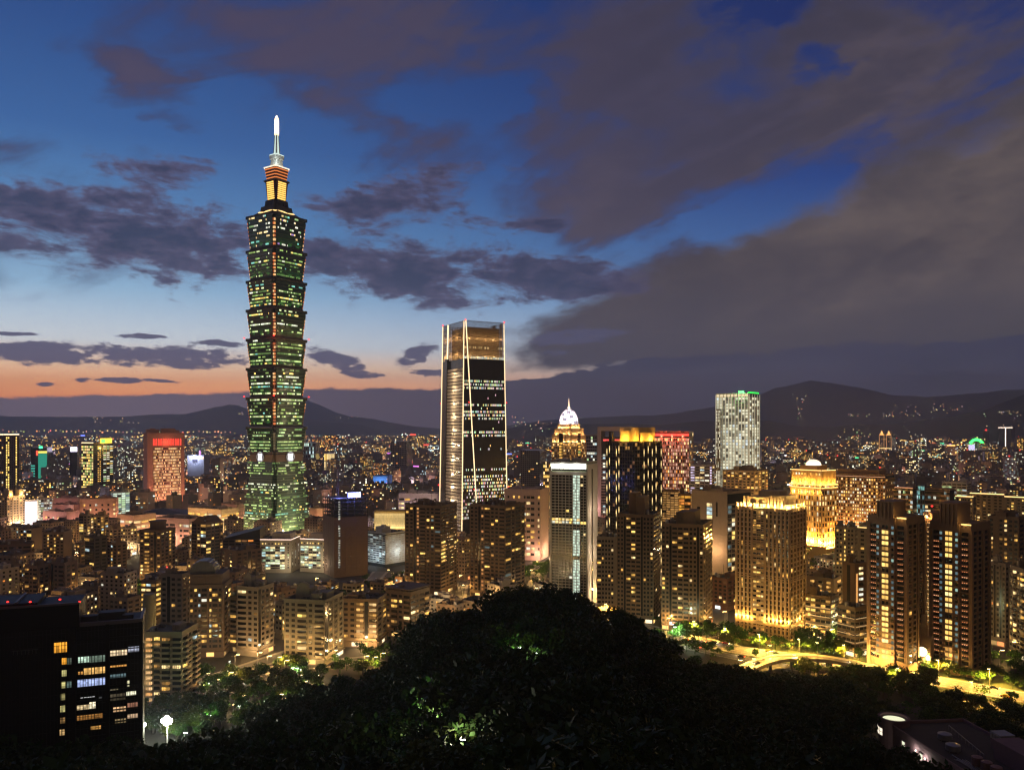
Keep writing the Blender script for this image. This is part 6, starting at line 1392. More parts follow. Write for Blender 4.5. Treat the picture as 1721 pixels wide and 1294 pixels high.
# ---- foliage
def leaf_mat(name, c):
    m = bpy.data.materials.new(name); m.use_nodes=True; t=m.node_tree; b=t.nodes['Principled BSDF']
    g=t.nodes.new('ShaderNodeNewGeometry'); n1=nz(t,E(t,g.outputs['Position']),.9,3,.6); n2=nz(t,E(t,g.outputs['Position']),.11,2,.5)
    f=(n1-.5)*1.2+(n2-.5)*1.3+1.0; s_=t.nodes.new('ShaderNodeVectorMath'); s_.operation='SCALE'; s_.inputs[0].default_value=c; t.links.new(f.s,s_.inputs['Scale'])
    t.links.new(s_.outputs[0],b.inputs['Base Color']); b.inputs['Roughness'].default_value=.6; b.inputs['Specular IOR Level'].default_value=.25
    return m
LM=[leaf_mat('foliage_dark',(0.02,0.05,0.008)), leaf_mat('foliage_olive',(0.06,0.085,0.010)), leaf_mat('foliage_mid',(0.035,0.095,0.012))]
BARK=mat('bark',(0.06,0.045,0.03),.9,var=.4,scale=2)
def crown_pts(rng, n, clumps, leaf, rx=1.0, rz=.8):
    """leaf quads spread over several uneven clumps; unit crown about 2 wide"""
    cc = [(rng.normal(0,.42,3)*np.array([1,1,.62])*rx, rng.uniform(.28,.55)) for _ in range(clumps)]
    P=[]; 
    for c, r in cc:
        k=int(n/clumps); d=rng.normal(size=(k,3)); d/=np.linalg.norm(d,axis=1)[:,None]; rad=r*(rng.random(k)**.35)[:,None]
        P.append(c+d*rad*np.array([1,1,rz]))
    P=np.vstack(P); k=len(P)
    a=rng.normal(size=(k,3)); a/=np.linalg.norm(a,axis=1)[:,None]; b=np.cross(a,rng.normal(size=(k,3))); b/=np.linalg.norm(b,axis=1)[:,None]
    s=leaf*rng.uniform(.6,1.5,(k,1)); a=a*s; b=b*s*.55
    return np.stack([P-a, P-b, P+a, P+b],axis=1)          # k,4,3
def np_mesh(name, quads, m, extra=None):
    k=len(quads); me=bpy.data.meshes.new(name); me.vertices.add(4*k); me.vertices.foreach_set('co',np.ascontiguousarray(quads,dtype=np.float32).ravel())
    me.loops.add(4*k); me.loops.foreach_set('vertex_index',np.arange(4*k,dtype=np.int32)); me.polygons.add(k)
    me.polygons.foreach_set('loop_start',np.arange(0,4*k,4,dtype=np.int32)); me.polygons.foreach_set('loop_total',np.full(k,4,dtype=np.int32))
    for x in (m if isinstance(m,list) else [m]): me.materials.append(x)
    me.update(calc_edges=True); return me
NR=np.random.default_rng(7)
CROWN=[np_mesh('crown',crown_pts(NR,1500,9+i,.085,1.0,.8+.1*(i%3)),LM[i%3]) for i in range(6)]
SMALLC=[crown_pts(NR,330,5+i,.13,1.0,.9) for i in range(8)]
def trunk_mesh(seed):
    r=random.Random(seed); b=MB(); p=Vector((0,0,-.6)); 
    b.tube(p,(.03,.02,.55),.05,7,.035); q=Vector((.03,.02,.55))
    for k in range(5):
        a=r.uniform(0,6.28); e=q+Vector((math.cos(a)*r.uniform(.2,.5),math.sin(a)*r.uniform(.2,.5),r.uniform(.3,.7))); b.tube(q,e,.025,5,.01); b.tube(e,e+Vector((r.uniform(-.2,.2),r.uniform(-.2,.2),.2)),.01,4,.004)
    b.use(BARK); me=b.data('trunk'); me.materials.clear(); me.materials.append(BARK); return me
TRUNK=[trunk_mesh(i) for i in range(3)]
TREES=[]
def tree(x,y,z,h,w,label,group,k=None): TREES.append((x,y,z,h,w,label,group,k))
def tree_obj(x,y,z,h,w,label,group,k=None,name='tree',rng=random.Random(99)):
    k=rng.randrange(6) if k is None else k
    rt=empty(name,(x,y,z),rng.uniform(0,6.28),label,'tree',group)
    th=h*.42; t=inst('trunk',TRUNK[k%3],rt,(0,0,th*.5),(0,0,0),(th*1.1,th*1.1,th*1.0)); 
    c=inst('crown',CROWN[k],rt,(0,0,h*.66),(0,0,rng.uniform(0,6)),(w*.62,w*.62,h*.42)); return rt
# ---- forest on the hill: the nearest as trees, the rest one mass
rf=random.Random(5); pts=[]
yy=26.0
while yy<480:
    st_=3.4+yy*.0085
    n=int(2*yy*.92/st_)
    for i in range(n):
        y=yy+rf.uniform(-.5,.5)*st_; x=(-.92+1.84*(i+rf.random())/n)*y
        px=CX+x/y*F_PX
        if px<-160 or px>1880: continue
        z=hill_z(x,y)
        if z<.6: continue
        if not (px>1455 and y>230 and y<400): 
            if math.hypot(x-0,y-0)<24: continue
            if z+6 > EYE-.30*y and y<110: pass
            py=HY+(EYE-(z+6))*F_PX/y
            if py>1420 or py<960: continue
            bx,by=W(120,HY,255).x,255
            if -190<x<-95 and 236<y<300: continue
            pts.append((x,y,z,px,py))
    yy+=st_*.9
def score(p): return 1/p[1]
hidden=[]
near=[p for p in pts if p[4]<1290 and 0<p[3]<1721]; near.sort(key=lambda p:p[1]); indiv=near[:34]
sil=[p for p in pts if abs(p[1]-crest(p[3])[1])<7 and 250<p[3]<1480]; rf.shuffle(sil); indiv+=[p for p in sil[:30] if p not in indiv]
ids=set(id(p) for p in indiv)
for p in indiv:
    s_=rf.uniform(.8,1.25); tree(p[0],p[1],p[2]-.4,8.5*s_,7.0*s_,'dark broad-leaved tree in the unlit forest on the near hillside','forest trees on the hillside')
forest_n=len(TREES)
Q=[]; QM=[]
for p in pts:
    if id(p) in ids: continue
    c=SMALLC[rf.randrange(8)]; s_=rf.uniform(.62,1.25)*(1.35 if rf.random()<.12 else 1); a=rf.uniform(0,6.28); ca,sa=math.cos(a),math.sin(a)
    M=np.array([[ca*4.4*s_,-sa*4.4*s_,0],[sa*4.4*s_,ca*4.4*s_,0],[0,0,4.3*s_]]); Q.append(c@M.T+np.array([p[0],p[1],p[2]+4.4*s_+rf.uniform(-.8,1.2)])); QM+=[rf.randrange(3)]*len(c)
o=bpy.data.objects.new('forest',np_mesh('forest',np.concatenate(Q),[LM[0],leaf_mat('foliage_forest_olive',(0.03,0.045,0.008)),leaf_mat('foliage_forest_mid',(0.022,0.052,0.01))])); o.data.polygons.foreach_set('material_index',QM); col.objects.link(o); tag(o,kind='stuff')
# ---- ground points
def G(px,py,z=0.0):
    D=(EYE-z)*F_PX/(py-HY); return Vector(((px-CX)/F_PX*D,D,z))
def ribbon(mb,pts,w,z,off=0.0,thick=0):
    L_=[];
    for i,p in enumerate(pts):
        a=pts[max(i-1,0)]; b=pts[min(i+1,len(pts)-1)]; d=(b-a); d.z=0; d.normalize(); n=Vector((-d.y,d.x,0)); L_.append((p+n*(off+w/2),p+n*(off-w/2)))
    for (a,b),(c,d) in zip(L_,L_[1:]):
        f=lambda v,dz=0:(v.x,v.y,v.z+z+dz)
        if thick: mb.mesh([f(a,-thick),f(b,-thick),f(d,-thick),f(c,-thick),f(a),f(b),f(d),f(c)],[(4,5,6,7),(0,3,2,1),(0,1,5,4),(2,3,7,6),(1,2,6,5),(3,0,4,7)])
        else: mb.poly([f(a),f(b),f(d),f(c)])
def smooth(pts,n=8):
    out=[]
    for i in range(len(pts)-1):
        p0=pts[max(i-1,0)];p1=pts[i];p2=pts[i+1];p3=pts[min(i+2,len(pts)-1)]
        for k in range(n):
            t=k/n; out.append(.5*((2*p1)+(p2-p0)*t+(2*p0-5*p1+4*p2-p3)*t*t+(3*p1-p0-3*p2+p3)*t**3))
    out.append(pts[-1]); return out
ASPH=mat('asphalt',(0.11,0.105,0.10),.75,var=.25,scale=.4); PAVE=mat('pavement',(0.26,0.24,0.21),.85,var=.3,scale=.6); PAINT=mat('road_paint',(0.7,0.7,0.66),.6,var=.1); VERGE=mat('verge_soil',(0.05,0.07,0.025),.95,var=.6,scale=.5)
RA=smooth([G(900,1020),G(1060,1050),G(1130,1066),G(1250,1093),G(1400,1114),G(1500,1131),G(1600,1149),G(1721,1172),G(1900,1206)])
RB=smooth([G(1150,1086),G(1250,1107),G(1360,1127),G(1450,1145),G(1540,1162),G(1640,1182),G(1721,1197),G(1900,1232)])
m=MB(); ribbon(m,RA,46,.010,6); tag(m.build('verge',VERGE),kind='structure')
m=MB(); ribbon(m,RA,19,.15,0,.2); tag(m.build('pavement',PAVE),kind='structure')
for nm,P_,w_ in (('road',RA,16),('service_road',RB,10)):
    m=MB(); ribbon(m,P_,w_+(.0),.160 if nm=='road' else .05); tag(m.build(nm,ASPH),kind='structure')
    m=MB()
    for off in ((-7.5,7.5) if nm=='road' else (-4.1,4.1)): ribbon(m,P_,.18,.166 if nm=='road' else .056,off)
    D_=[]; 
    for i in range(0,len(P_)-1):
        for off in ((-3.8,.1,3.8) if nm=='road' else (0,)):
            a=P_[i]; b=P_[i]+(P_[i+1]-P_[i])*.45; ribbon(m,[a,b],.16,.166 if nm=='road' else .056,off)
    tag(m.build(nm+'_marking',PAINT),kind='structure')
# other streets of the district, between the blocks
def street(a,b,w_=10):
    m=MB(); ribbon(m,[a,b],w_+5,.012); tag(m.build('pavement',PAVE),kind='structure'); m=MB(); ribbon(m,[a,b],w_,.02); tag(m.build('street',ASPH),kind='structure')
STREETS=[(G(330,1150),G(520,1086)),(G(430,1128),G(640,1105)),(G(520,1086),G(640,960)),(G(766,1010),G(788,930)),(G(1000,1012),G(1110,900)),(G(1200,1072),G(1215,960)),(G(1355,1085),G(1460,1010)),(G(900,985),G(925,900)),(G(60,1015),G(240,975)),(G(200,1000),G(330,905)),(G(1400,905),G(1500,960)),(G(0,905),G(240,898))]
for a,b in STREETS: street(a,b)
# ---- flyover
FO=smooth([G(1216,1158,1.0),G(1236,1138,3.5),G(1258,1122,5.0),G(1290,1110,6.3),G(1330,1104,6.8),G(1380,1106,6.3),G(1430,1114,4.5),G(1480,1125,2.0),G(1515,1133,.6)],8)
CONC=mat('concrete',(0.42,0.38,0.32),.8,var=.2,scale=.5)
rt=empty('flyover',(0,0,0),0,'curved concrete flyover ramp lit yellow by street lamps','bridge')
m=MB(); ribbon(m,FO,9.5,-.1,0,.9); m.build('deck',CONC,rt)
m=MB(); ribbon(m,FO,8.3,-.09); m.build('roadway',ASPH,rt)
for off in (-4.6,4.6):
    m=MB(); ribbon(m,[p+Vector((0,0,.85)) for p in FO],.3,0,off,.94); m.build('parapet',CONC,rt)
for k in range(4,len(FO)-8,7):
    p=FO[k]; m=MB(); m.cyl(p.x,p.y,0,p.z-1.0,.8,n=10); m.box(p.x-2.4,p.x+2.4,p.y-.7,p.y+.7,p.z-1.7,p.z-1.0); m.build('pillar',CONC,rt)
# ---- street lamps
POLE=mat('pole_grey',(0.25,0.25,0.25),.5,.5)
def pole_mesh(h,arm):
    b=MB().use(POLE); b.tube((0,0,0),(0,0,h),.13,6,.08); b.tube((0,0,h-.05),(arm,0,h+.35),.06,5); b.cyl(0,0,0,.5,.22,n=8); return b.data('pole')
def head_mesh(c,arm,h,r=.3):
    b=MB().use(glow_mat()); b.box(arm-.8,arm+.8,-r,r,h+.12,h+.3,c); b.box(arm-.82,arm+.82,-r-.02,r+.02,h+.3,h+.42,(.02,.02,.02)); return b.data('lamp_head')
PM=pole_mesh(9,1.6); SOD=(1.0,.52,.09); HM=head_mesh((14,9.5,3.4),1.6,9,.5); HMW=head_mesh((14,14,11),1.6,9,.5); PM5=pole_mesh(4.5,.4); HM5=head_mesh((6,4.4,2),.4,4.5,.25); HM5W=head_mesh((7,7.5,6.5),.4,4.5,.25)
def lamp(p,ang,power,label='street lamp with glowing yellow head beside the lit road at lower right',group='street lamps along the lit road',c=SOD,pm=PM,hm=HM,h=8.7,arm=1.6,z=0.15,rad=.35,spot=False):
    rt=empty('street_lamp',(p.x,p.y,p.z+z),ang,label,'street lamp',group); inst('pole',pm,rt); inst('lamp_head',hm,rt)
    if power and spot: slight(rt,(arm,0,h),(0,0,-1),c,power,150,rad,'bulb',.35)
    elif power: plight(rt,(arm,0,h),c,power,rad)
    return rt
def along(P_,step,off,start=0):
    out=[]; acc=start
    for a,b in zip(P_,P_[1:]):
        d=b-a; L_=d.length; d.normalize(); n=Vector((-d.y,d.x,0))
        while acc<L_: out.append((a+d*acc+n*off, math.atan2(d.y,d.x))); acc+=step
        acc-=L_
    return out
for p,a in along(RA,24,9.0,10):
    if 1000<CX+p.x/p.y*F_PX<1790: lamp(p,a-math.pi/2,90000,spot=True)
for p,a in along(RB,34,5.4,20):
    if CX+p.x/p.y*F_PX>1470: lamp(p,a-math.pi/2,90000,'street lamp on the nearer service road by the dark hill edge','street lamps along the service road',z=.02,spot=True)
for p,a in along(FO,30,-3.9,16): lamp(p,a+math.pi/2,30000,'street lamp standing on the curved flyover','street lamps on the flyover',z=-.1,spot=True)
for q in ((1290,1122,0),(1330,1128,0),(1262,1135,0)): lamp(G(q[0],q[1]),0,26000,'street lamp under and beside the curved flyover','street lamps by the flyover',z=.0)
WL='street lamp glowing warm among the left foreground flats'
for px,py in ((384,1160),(433,1124),(449,1130),(466,1132),(478,1138),(613,1130),(627,1132),(520,1100),(560,1120),(640,1125),(395,1128),(250,1160),(500,1075),(470,1065),(240,1000),(213,985),(262,985),(180,998),(120,1020),(60,1010),(340,930),(400,920),(300,975),(520,1010),(530,990),(650,975),(660,1000),(700,960),(775,1002),(772,985),(780,965)):
    lamp(G(px,py),0,8000 if py>1050 else 9000,WL,'street lamps among the left flats',c=(1,.55,.16),z=0.0)
for px,py in ((1120,1062),(1165,1072),(1190,1060),(1215,1050),(1205,1020),(1360,1078),(1395,1082),(1430,1088),(1440,1060),(1425,1040),(1560,1112),(1680,1120),(1700,1105),(1470,1100),(1010,1010),(1100,950),(1112,985),(1235,990),(1240,965),(1345,960),(1380,940),(1420,925),(1500,940),(1530,905),(1340,925),(1370,915),(905,940),(918,925),(900,960),(890,975)):
    lamp(G(px,py),0,9000 if py>1030 else 16000,'street lamp with warm light between the towers on the right','street lamps among the right towers',c=(1,.57,.14),z=0.0)
# green-white lit corner near the twin towers and small park lamps on the left
for px,py in ((1437,1082),(1448,1075),(1425,1092),(1130,1078)): lamp(G(px,py),0,22000,'white street lamp lighting greenery beside the left twin tower','white lamps by the twin towers',c=(.8,1,.6),hm=HMW,z=0)
rp=random.Random(31)
for k in range(34):
    px=rp.uniform(300,545); py=rp.uniform(1135,1215)-(.12*(px-300)) ; g=G(px,py)
    if hill_z(g.x,g.y)>.3: continue
    wv=rp.random()<.4
    lamp(g,rp.uniform(0,6),rp.choice([900,1800,3600]),'small park lamp among trees at the foot of the left slope','park lamps left of the hill',c=(.9,1,.7) if wv else (1,.68,.3),pm=PM5,hm=HM5W if wv else HM5,h=4.3,arm=.4,z=0,rad=.2)
# two bright floodlights
def flood(px,py,D,label,power,n):
    p=W(px,py,D); g=max(hill_z(p.x,p.y),0.0); rt=empty('floodlight_mast',(p.x,p.y,g),0,label,'floodlight'); h=p.z-g
    m=MB().use(POLE); m.tube((0,0,0),(0,0,h),.2,8,.12); m.box(-1.6,1.6,-.1,.1,h-.15,h+.05); m.build('mast',None,rt)
    for i in range(n):
        x=(0,-1.3,1.3,0)[i] if n>3 else (i-.5)*1.8; zo=(0,1.1,1.1,2.2)[i] if n>3 else 0
        m=MB().use(glow_mat()); m.cyl(0,0,-.1,.1,.95,n=14,g=(90,90,78)); hd=inst('lamp_head',m.data('lamp_head'),rt,(x,-.45,h+.35+zo),(R(78),0,0))
        m=MB().use(POLE); m.cyl(0,0,-.7,-.12,.4,.85,12); inst('housing',m.data('housing'),rt,(x,-.4,h+.35+zo),(R(78),0,0))
    plight(rt,(0,-1.3,h),(1,1,.78),power,.5); slight(rt,(0,-1,h-.2),(.5,.5,-.75),(1,1,.75),power*.8,120,.5); return rt
flood(281,1216,330,'brightest white floodlight in the park clearing at lower left',80000,4)
flood(238,1218,330,'smaller white floodlight right beside the black building',22000,2)
# lamps in the forest
for (px,py,pw,c,lab) in ((735,1228,7000,(.8,1,.45),'park lamp lighting leaves inside the forest, lower of two'),(873,1100,1000,(.6,1,.3),'park lamp lighting leaves near the hill top'),(772,1262,3000,(1,.9,.65),'path lamp low in the forest right of the lit leaves'),(712,1190,1600,(.6,1,.35),'path lamp above the lit leaves in the forest'),(678,1255,200,(.8,.9,.5),'faint path lamp left of the lit leaves'),(350,1210,6000,(.55,1,.4),'lamp at the forest edge near the floodlights'),(310,1240,5000,(.55,1,.4),'lamp below the bright floodlight'),(900,1112,400,(.6,1,.3),'faint lamp right of the hill top leaves')):
    # walk along the direction to the slope
    tx=(px-CX)/F_PX; y=40.0
    while y<480 and EYE-(py-HY)/F_PX*y > hill_z(tx*y,y)+5.0: y+=1.0
    x=tx*y; z=hill_z(x,y); rt=empty('path_lamp',(x,y,z),0,lab,'lamp'); inst('pole',PM5,rt,scale=(1,1,1.5)); inst('lamp_head',HM5W,rt,(0,0,2.2)); plight(rt,(0,-.5,7.4),c,pw,.25)
# ---- trees on the plain
def blocked(x,y,r=3):
    return any(math.hypot(x-a,y-b)<r+c*.75 for a,b,c,_ in FOOT)
rt_=random.Random(12)
for P_,off,st_,lab,grp,h in ((RA,13,7.5,'leafy street tree between the lit road and the towers','street trees along the lit road',8.5),(RA,-11.5,13,'yellow lit tree on the strip between the two roads','trees on the road median',6),(RB,-9.5,6.5,'tree between the service road and the dark slope','trees along the service road',7.5),(RA,19,9,'larger tree on the planted bank before the towers','trees on the planted bank',9.5)):
    for p,a in along(P_,st_,off):
        px=CX+p.x/p.y*F_PX
        if px<1100 or px>1780 or rt_.random()<.22: continue
        if P_ is RB and hill_z(p.x,p.y)>2: continue
        x,y=p.x+rt_.uniform(-1.5,1.5),p.y+rt_.uniform(-1.5,1.5)
        if off>0 and blocked(x,y,0): continue
        if 1215<px<1420 and off==-9.5: continue
        tree(x,y,max(hill_z(x,y),0.0),h*rt_.uniform(.7,1.2),h*rt_.uniform(.7,1.05),lab,grp,k=rt_.choice([1,4,2,5,0]))
def grove(n,x0,x1,y0,y1,lab,grp,h=8,seed=0,slope=0.0):
    r=random.Random(seed)
    for k in range(n):
        px=r.uniform(x0,x1); py=r.uniform(y0,y1)+slope*(px-x0); g=G(px,py)
        if blocked(g.x,g.y,1.5): continue
        s_=r.uniform(.7,1.25); tree(g.x,g.y,max(hill_z(g.x,g.y),0),h*s_,h*.9*s_,lab,grp)
grove(150,250,540,1150,1250,'park tree at the foot of the left slope','park trees left of the hill',8,1,-.12)
grove(30,560,700,1095,1140,'tree at the hill foot below the balcony flats','trees below the balcony flats',7,2,-.1)
grove(22,1130,1240,1040,1080,'tree beside the road below the dark apartment towers','trees below the dark towers',9,3,.1)
grove(26,1345,1460,1070,1105,'tree in the garden left of the twin towers','garden trees left of the twin towers',9.5,4)
grove(14,1345,1420,925,960,'tree below the golden floodlit hotel','trees below the golden hotel',12,5)
grove(20,200,262,990,1015,'tree in the small park among the left flats','trees in the small park',9,6)
grove(45,470,670,1003,1050,'tree in the yard between the bright offices and the pale flats','trees between offices and flats',8,17)
grove(12,480,530,1035,1075,'tree before the bright office wings','trees before the office wings',9,7)
grove(12,612,690,968,1000,'small tree right of the netted tower','trees right of the netted tower',8,8)
grove(16,880,925,955,990,'tree behind the hill crest beside the white tower','trees beside the white tower',9,9)
grove(16,1600,1721,1105,1135,'tree at the foot of the right twin tower','trees by the right twin tower',8,10)
grove(26,640,680,832,850,'large tree in the dark park by the violet lit hall','trees by the violet hall',14,11)
grove(16,40,75,905,925,'tree before the left edge beige tower','trees before the beige tower',11,12)
grove(14,1640,1721,1215,1262,'green lit tree behind the plum coloured building','trees behind the plum building',9,13)
grove(60,1340,1560,1128,1168,'dark tree between the service road and the unlit hill','dark trees by the service road',8,15,.08)
grove(45,225,335,1195,1245,'green lit tree around the bright floodlights','trees around the floodlights',8,16)
grove(130,1380,1721,1180,1300,'dark tree on the slope beyond the plum coloured building','dark trees beyond the plum building',8.5,14,.05)
FT,PT=TREES[:forest_n],TREES[forest_n:]
PT=[q for q in PT if -20<CX+q[0]/q[1]*F_PX<1741]; PT.sort(key=lambda q:-q[3]/q[1])
for q in FT+PT[:298-len(FT)]: tree_obj(*q)
Q=[]
for (x,y,z,h,w_,_l,_g,_k) in PT[298-len(FT):]:
    c=SMALLC[rt_.randrange(8)]; a=rt_.uniform(0,6.28); ca,sa=math.cos(a),math.sin(a)
    M=np.array([[ca*w_*.62,-sa*w_*.62,0],[sa*w_*.62,ca*w_*.62,0],[0,0,h*.45]]); Q.append(c@M.T+np.array([x,y,z+h*.62]))
    Q.append(np.array([[[x-.15,y,z-.3],[x+.15,y,z-.3],[x+.1,y,z+h*.5],[x-.1,y,z+h*.5]],[[x,y-.15,z-.3],[x,y+.15,z-.3],[x,y+.1,z+h*.5],[x,y-.1,z+h*.5]]]))
if Q:
    o=bpy.data.objects.new('distant_trees',np_mesh('distant_trees',np.concatenate(Q),LM[2])); col.objects.link(o); tag(o,kind='stuff')
# ---- cars on the road
def car(p,ang,body,label,out):
    rt=empty('car',(p.x,p.y,p.z+.17),ang,label,'car','cars on the lit road')
    cm=mat('car_paint_%d'%int(body[0]*100),body,.3,.4,.05); b=MB().use(cm)
    prof=[(-2.1,.35),(2.1,.35),(2.15,.75),(1.3,.9),(-2.1,.95)]; n=len(prof)
    b.mesh([(x,-.85,z) for x,z in prof]+[(x,.85,z) for x,z in prof],[tuple(range(n)),tuple(range(2*n-1,n-1,-1))]+[(i,n+i,n+(i+1)%n,(i+1)%n) for i in range(n)])
    b.mesh([(-1.5,-.75,.93),(1.0,-.75,.9),(.4,-.65,1.4),(-1.1,-.65,1.42),(-1.5,.75,.93),(1.0,.75,.9),(.4,.65,1.4),(-1.1,.65,1.42)],[(0,1,2,3),(7,6,5,4),(3,2,6,7),(0,3,7,4),(1,5,6,2)]); b.build('body',None,rt)
    for x in (-1.35,1.35):
        for y in (-.8,.8): w_=MB().use(mat('tyre',(0.02,0.02,0.02),.9)); w_.cyl(0,0,-.1,.1,.33,n=12); inst('wheel',w_.data('wheel'),rt,(x,y,.33),(R(90),0,0))
    for y in (-.6,.6):
        q=MB().use(glow_mat()); q.box(2.1,2.2,y-.18,y+.18,.55,.75,(14,12,8)); q.build('headlight',None,rt)
        q=MB().use(glow_mat()); q.box(-2.18,-2.08,y-.2,y+.2,.65,.82,(10,.5,.25)); q.build('tail_light',None,rt)
    plight(rt,(3.5,0,.7),(1,.9,.7),120,.2,'headlight_glow')
CC=[((0.4,0.4,0.42),'silver'),((0.03,0.03,0.035),'black'),((0.55,0.55,0.53),'white'),((0.25,0.03,0.03),'dark red'),((0.6,0.42,0.04),'yellow')]
k=0
for P_,off,dr in ((RA,2.0,1),(RA,5.6,1),(RA,-2.0,-1),(RA,-5.6,-1),(RB,2,-1),(FO,0,-1)):
    for p,a in along(P_,29,off,5+(k*11)%27):
        px=CX+p.x/p.y*F_PX
        if not 1120<px<1740 or rt_.random()<.3: continue
        b_,nm=CC[k%5]; where={id(RA):'main lit road',id(RB):'nearer service road',id(FO):'curved flyover'}[id(P_)]
        if P_ is FO and (p.z<2): continue
        car(p,a+(0 if dr>0 else math.pi),b_,'%s car with %s on the %s'%(nm,'headlights towards the right' if dr>0 else 'tail lights towards the right',where),0); k+=1
# ================================================================= the rest of the city
def placed(x,y,r): return any(math.hypot(x-a,y-b)<r+c for a,b,c,_ in FOOT)
rc=random.Random(77); nfil=0
ROADPTS=[p for p in RA]+[p for p in RB]
walls_=[(0.34,0.27,0.21),(0.26,0.2,0.16),(0.4,0.33,0.27),(0.22,0.16,0.13),(0.38,0.34,0.32),(0.3,0.2,0.15)]
def street_near(x,y,r):
    for a,b in STREETS:
        ab=(b-a).to_2d(); t=max(0,min(1,((Vector((x,y))-a.to_2d()).dot(ab))/ab.dot(ab))); 
        if (a.to_2d()+ab*t-Vector((x,y))).length<r: return True
    return False
D=560.0
while D<1160:
    px=-60+rc.random()*20
    while px<1780:
        x=(px-CX)/F_PX*D; y=D+rc.uniform(-9,9); w_=rc.uniform(15,26); stp=(w_+rc.uniform(7,16))/D*F_PX
        ok = hill_z(x,y)<.5 and not placed(x,y,w_*.44) and min((p-Vector((x,y,0))).length for p in ROADPTS)>w_*.6+12 and not street_near(x,y,w_*.55+5)
        if 630<px<700 and D>830: ok=False        # dark park
        if ok:
            hmax = 34 if px<560 else 24
            h=rc.choice([1,1,1.3,1.7])*rc.uniform(9,hmax*.58)
            if D<640 and 440<px<1000: h=min(h,16)
            mp=interp([(0,884),(230,884),(380,905),(430,960),(440,988),(700,988),(1000,985),(1010,965),(1235,960),(1245,950),(1330,945),(1410,915),(1721,905)],px) if D<850 else 872
            h=min(h,EYE-(mp-HY)*D/F_PX)
            if h<5: px+=stp; continue
            al=math.degrees(math.atan((px-CX)/F_PX)); ph=al+rc.choice([30,38,47,55])+rc.uniform(-4,4)
            B=Bld('apartment_block','low flat-roofed block with few lit windows filling a gap between taller buildings',px-w_/D*F_PX*.5,px,px+1,D,ph,0,'apartment block','low blocks filling the gaps between the towers',a=w_,b=w_*rc.uniform(.6,1.1),h=h,wall=rc.choice(walls_),seed=int(px*3+D),indiv=14)
            B.core(0,None,True); B.bays('F',rc.choice(['wwww','wWw','bwwb','wlww','WWW']),2,B.H-.5,rc.uniform(.08,.35),HOMES,3.1,litL=.4,band=rc.random()<.6) if False else None
            nb=int(B.a/3.6); B.punched('F',None,None,1,B.H-.5,nb,floors(B.H),1.7,1.4,rc.uniform(.08,.35),HOMES,sill=False); B.punched('R',None,None,1,B.H-.5,max(2,int(B.b/3.6)),floors(B.H),1.7,1.4,rc.uniform(.08,.3),HOMES,sill=False)
            for k in range(1,floors(B.H),1): B.fbox(B.wall,'F',-B.a/2,B.a/2,1+k*(B.H-1.5)/floors(B.H)-.12,1+k*(B.H-1.5)/floors(B.H)+.1,0,.14)
            B.roofs(rc.choice([1,2,2]),4,seed=nfil,tanks=rc.choice([0,1,2]),mast=False); B.parapet(.9,.3); B.finish(); nfil+=1
            if rc.random()<.6:
                q=Vector((x-math.sin(R(ph))*0-8,y-w_*.8,0)); lamp(q,rc.uniform(0,6),rc.choice([5000,11000,18000]),'street lamp glowing between low blocks in the middle distance','street lamps between low blocks',c=rc.choice([(1,.52,.15),(1,.58,.2),(1,.75,.4)]),z=0)
        px+=stp
    D+=rc.uniform(26,36)
# ---- far landmarks one can tell apart
def far(name,lab,xl,xr,D_,yt,wall,cat='tower',phi=(2.,)):
    return Bld(name,lab,xl,xr-(xr-xl)*.25,xr,D_,phi,yt,cat,wall=wall,indiv=0)
B=far('apartment_tower','far dim building whose two twin turrets are outlined in orange light, before the right hills',1477,1506,4600,732,(0.3,0.2,0.14)); B.core(); a_=B.a/2; m=MB().use(B.wm)
for s_ in (-1,1): m.box(s_*a_*.55-a_*.36,s_*a_*.55+a_*.36,-B.b/2,B.b/2,B.H,B.H+8); m.frus([(s_*a_*.55-a_*.3,-B.b*.4),(s_*a_*.55+a_*.3,-B.b*.4),(s_*a_*.55+a_*.3,B.b*.4),(s_*a_*.55-a_*.3,B.b*.4)],B.H+8,[(s_*a_*.55-.5,-.5),(s_*a_*.55+.5,-.5),(s_*a_*.55+.5,.5),(s_*a_*.55-.5,.5)],B.H+30)
m.build('turret',None,B.root)
m=MB().use(glow_mat())
for s_ in (-1,1):
    c_=(2.4,1.1,.3); m.box(s_*a_*.55-a_*.34,s_*a_*.55+a_*.34,-B.b/2-3,-B.b/2-1,B.H+3,B.H+8,c_); m.cyl(s_*a_*.55,-B.b/2,B.H+9,B.H+26,7,2,6,c_)
    for e in (-.36,.36): m.box(s_*a_*.55+e*a_-1,s_*a_*.55+e*a_+1,-B.b/2-3,-B.b/2-1,10,B.H,(.9,.4,.12))
m.box(-a_,a_,-B.b/2-3,-B.b/2-1,20,24,(1.8,1.2,.4)); m.build('light_outline',None,B.root)
for j in range(8):
    for i in range(8):
        if B.rng.random()<.35: B.win('F',-a_+8+i*2*(a_-8)/7,10+j*12,5,5,DIMW,.5)
B.finish()
B=far('office_tower','far tower marked by a white glowing T of light at the right horizon',1678,1706,5200,718,(0.18,0.14,0.15)); B.core(); m=MB().use(glow_mat()); a_=B.a/2
m.box(-a_,a_*1.3,-B.b/2-4,-B.b/2-2,B.H-5,B.H,(2.6,2.0,1.6)); m.box(a_*.1,a_*.22,-B.b/2-4,-B.b/2-2,5,B.H-5,(3.4,2.7,2.2)); m.box(a_*.5,a_*.9,-B.b/2-4,-B.b/2-2,5,20,(2,1.3,.8)); m.build('light_outline',None,B.root); B.finish()
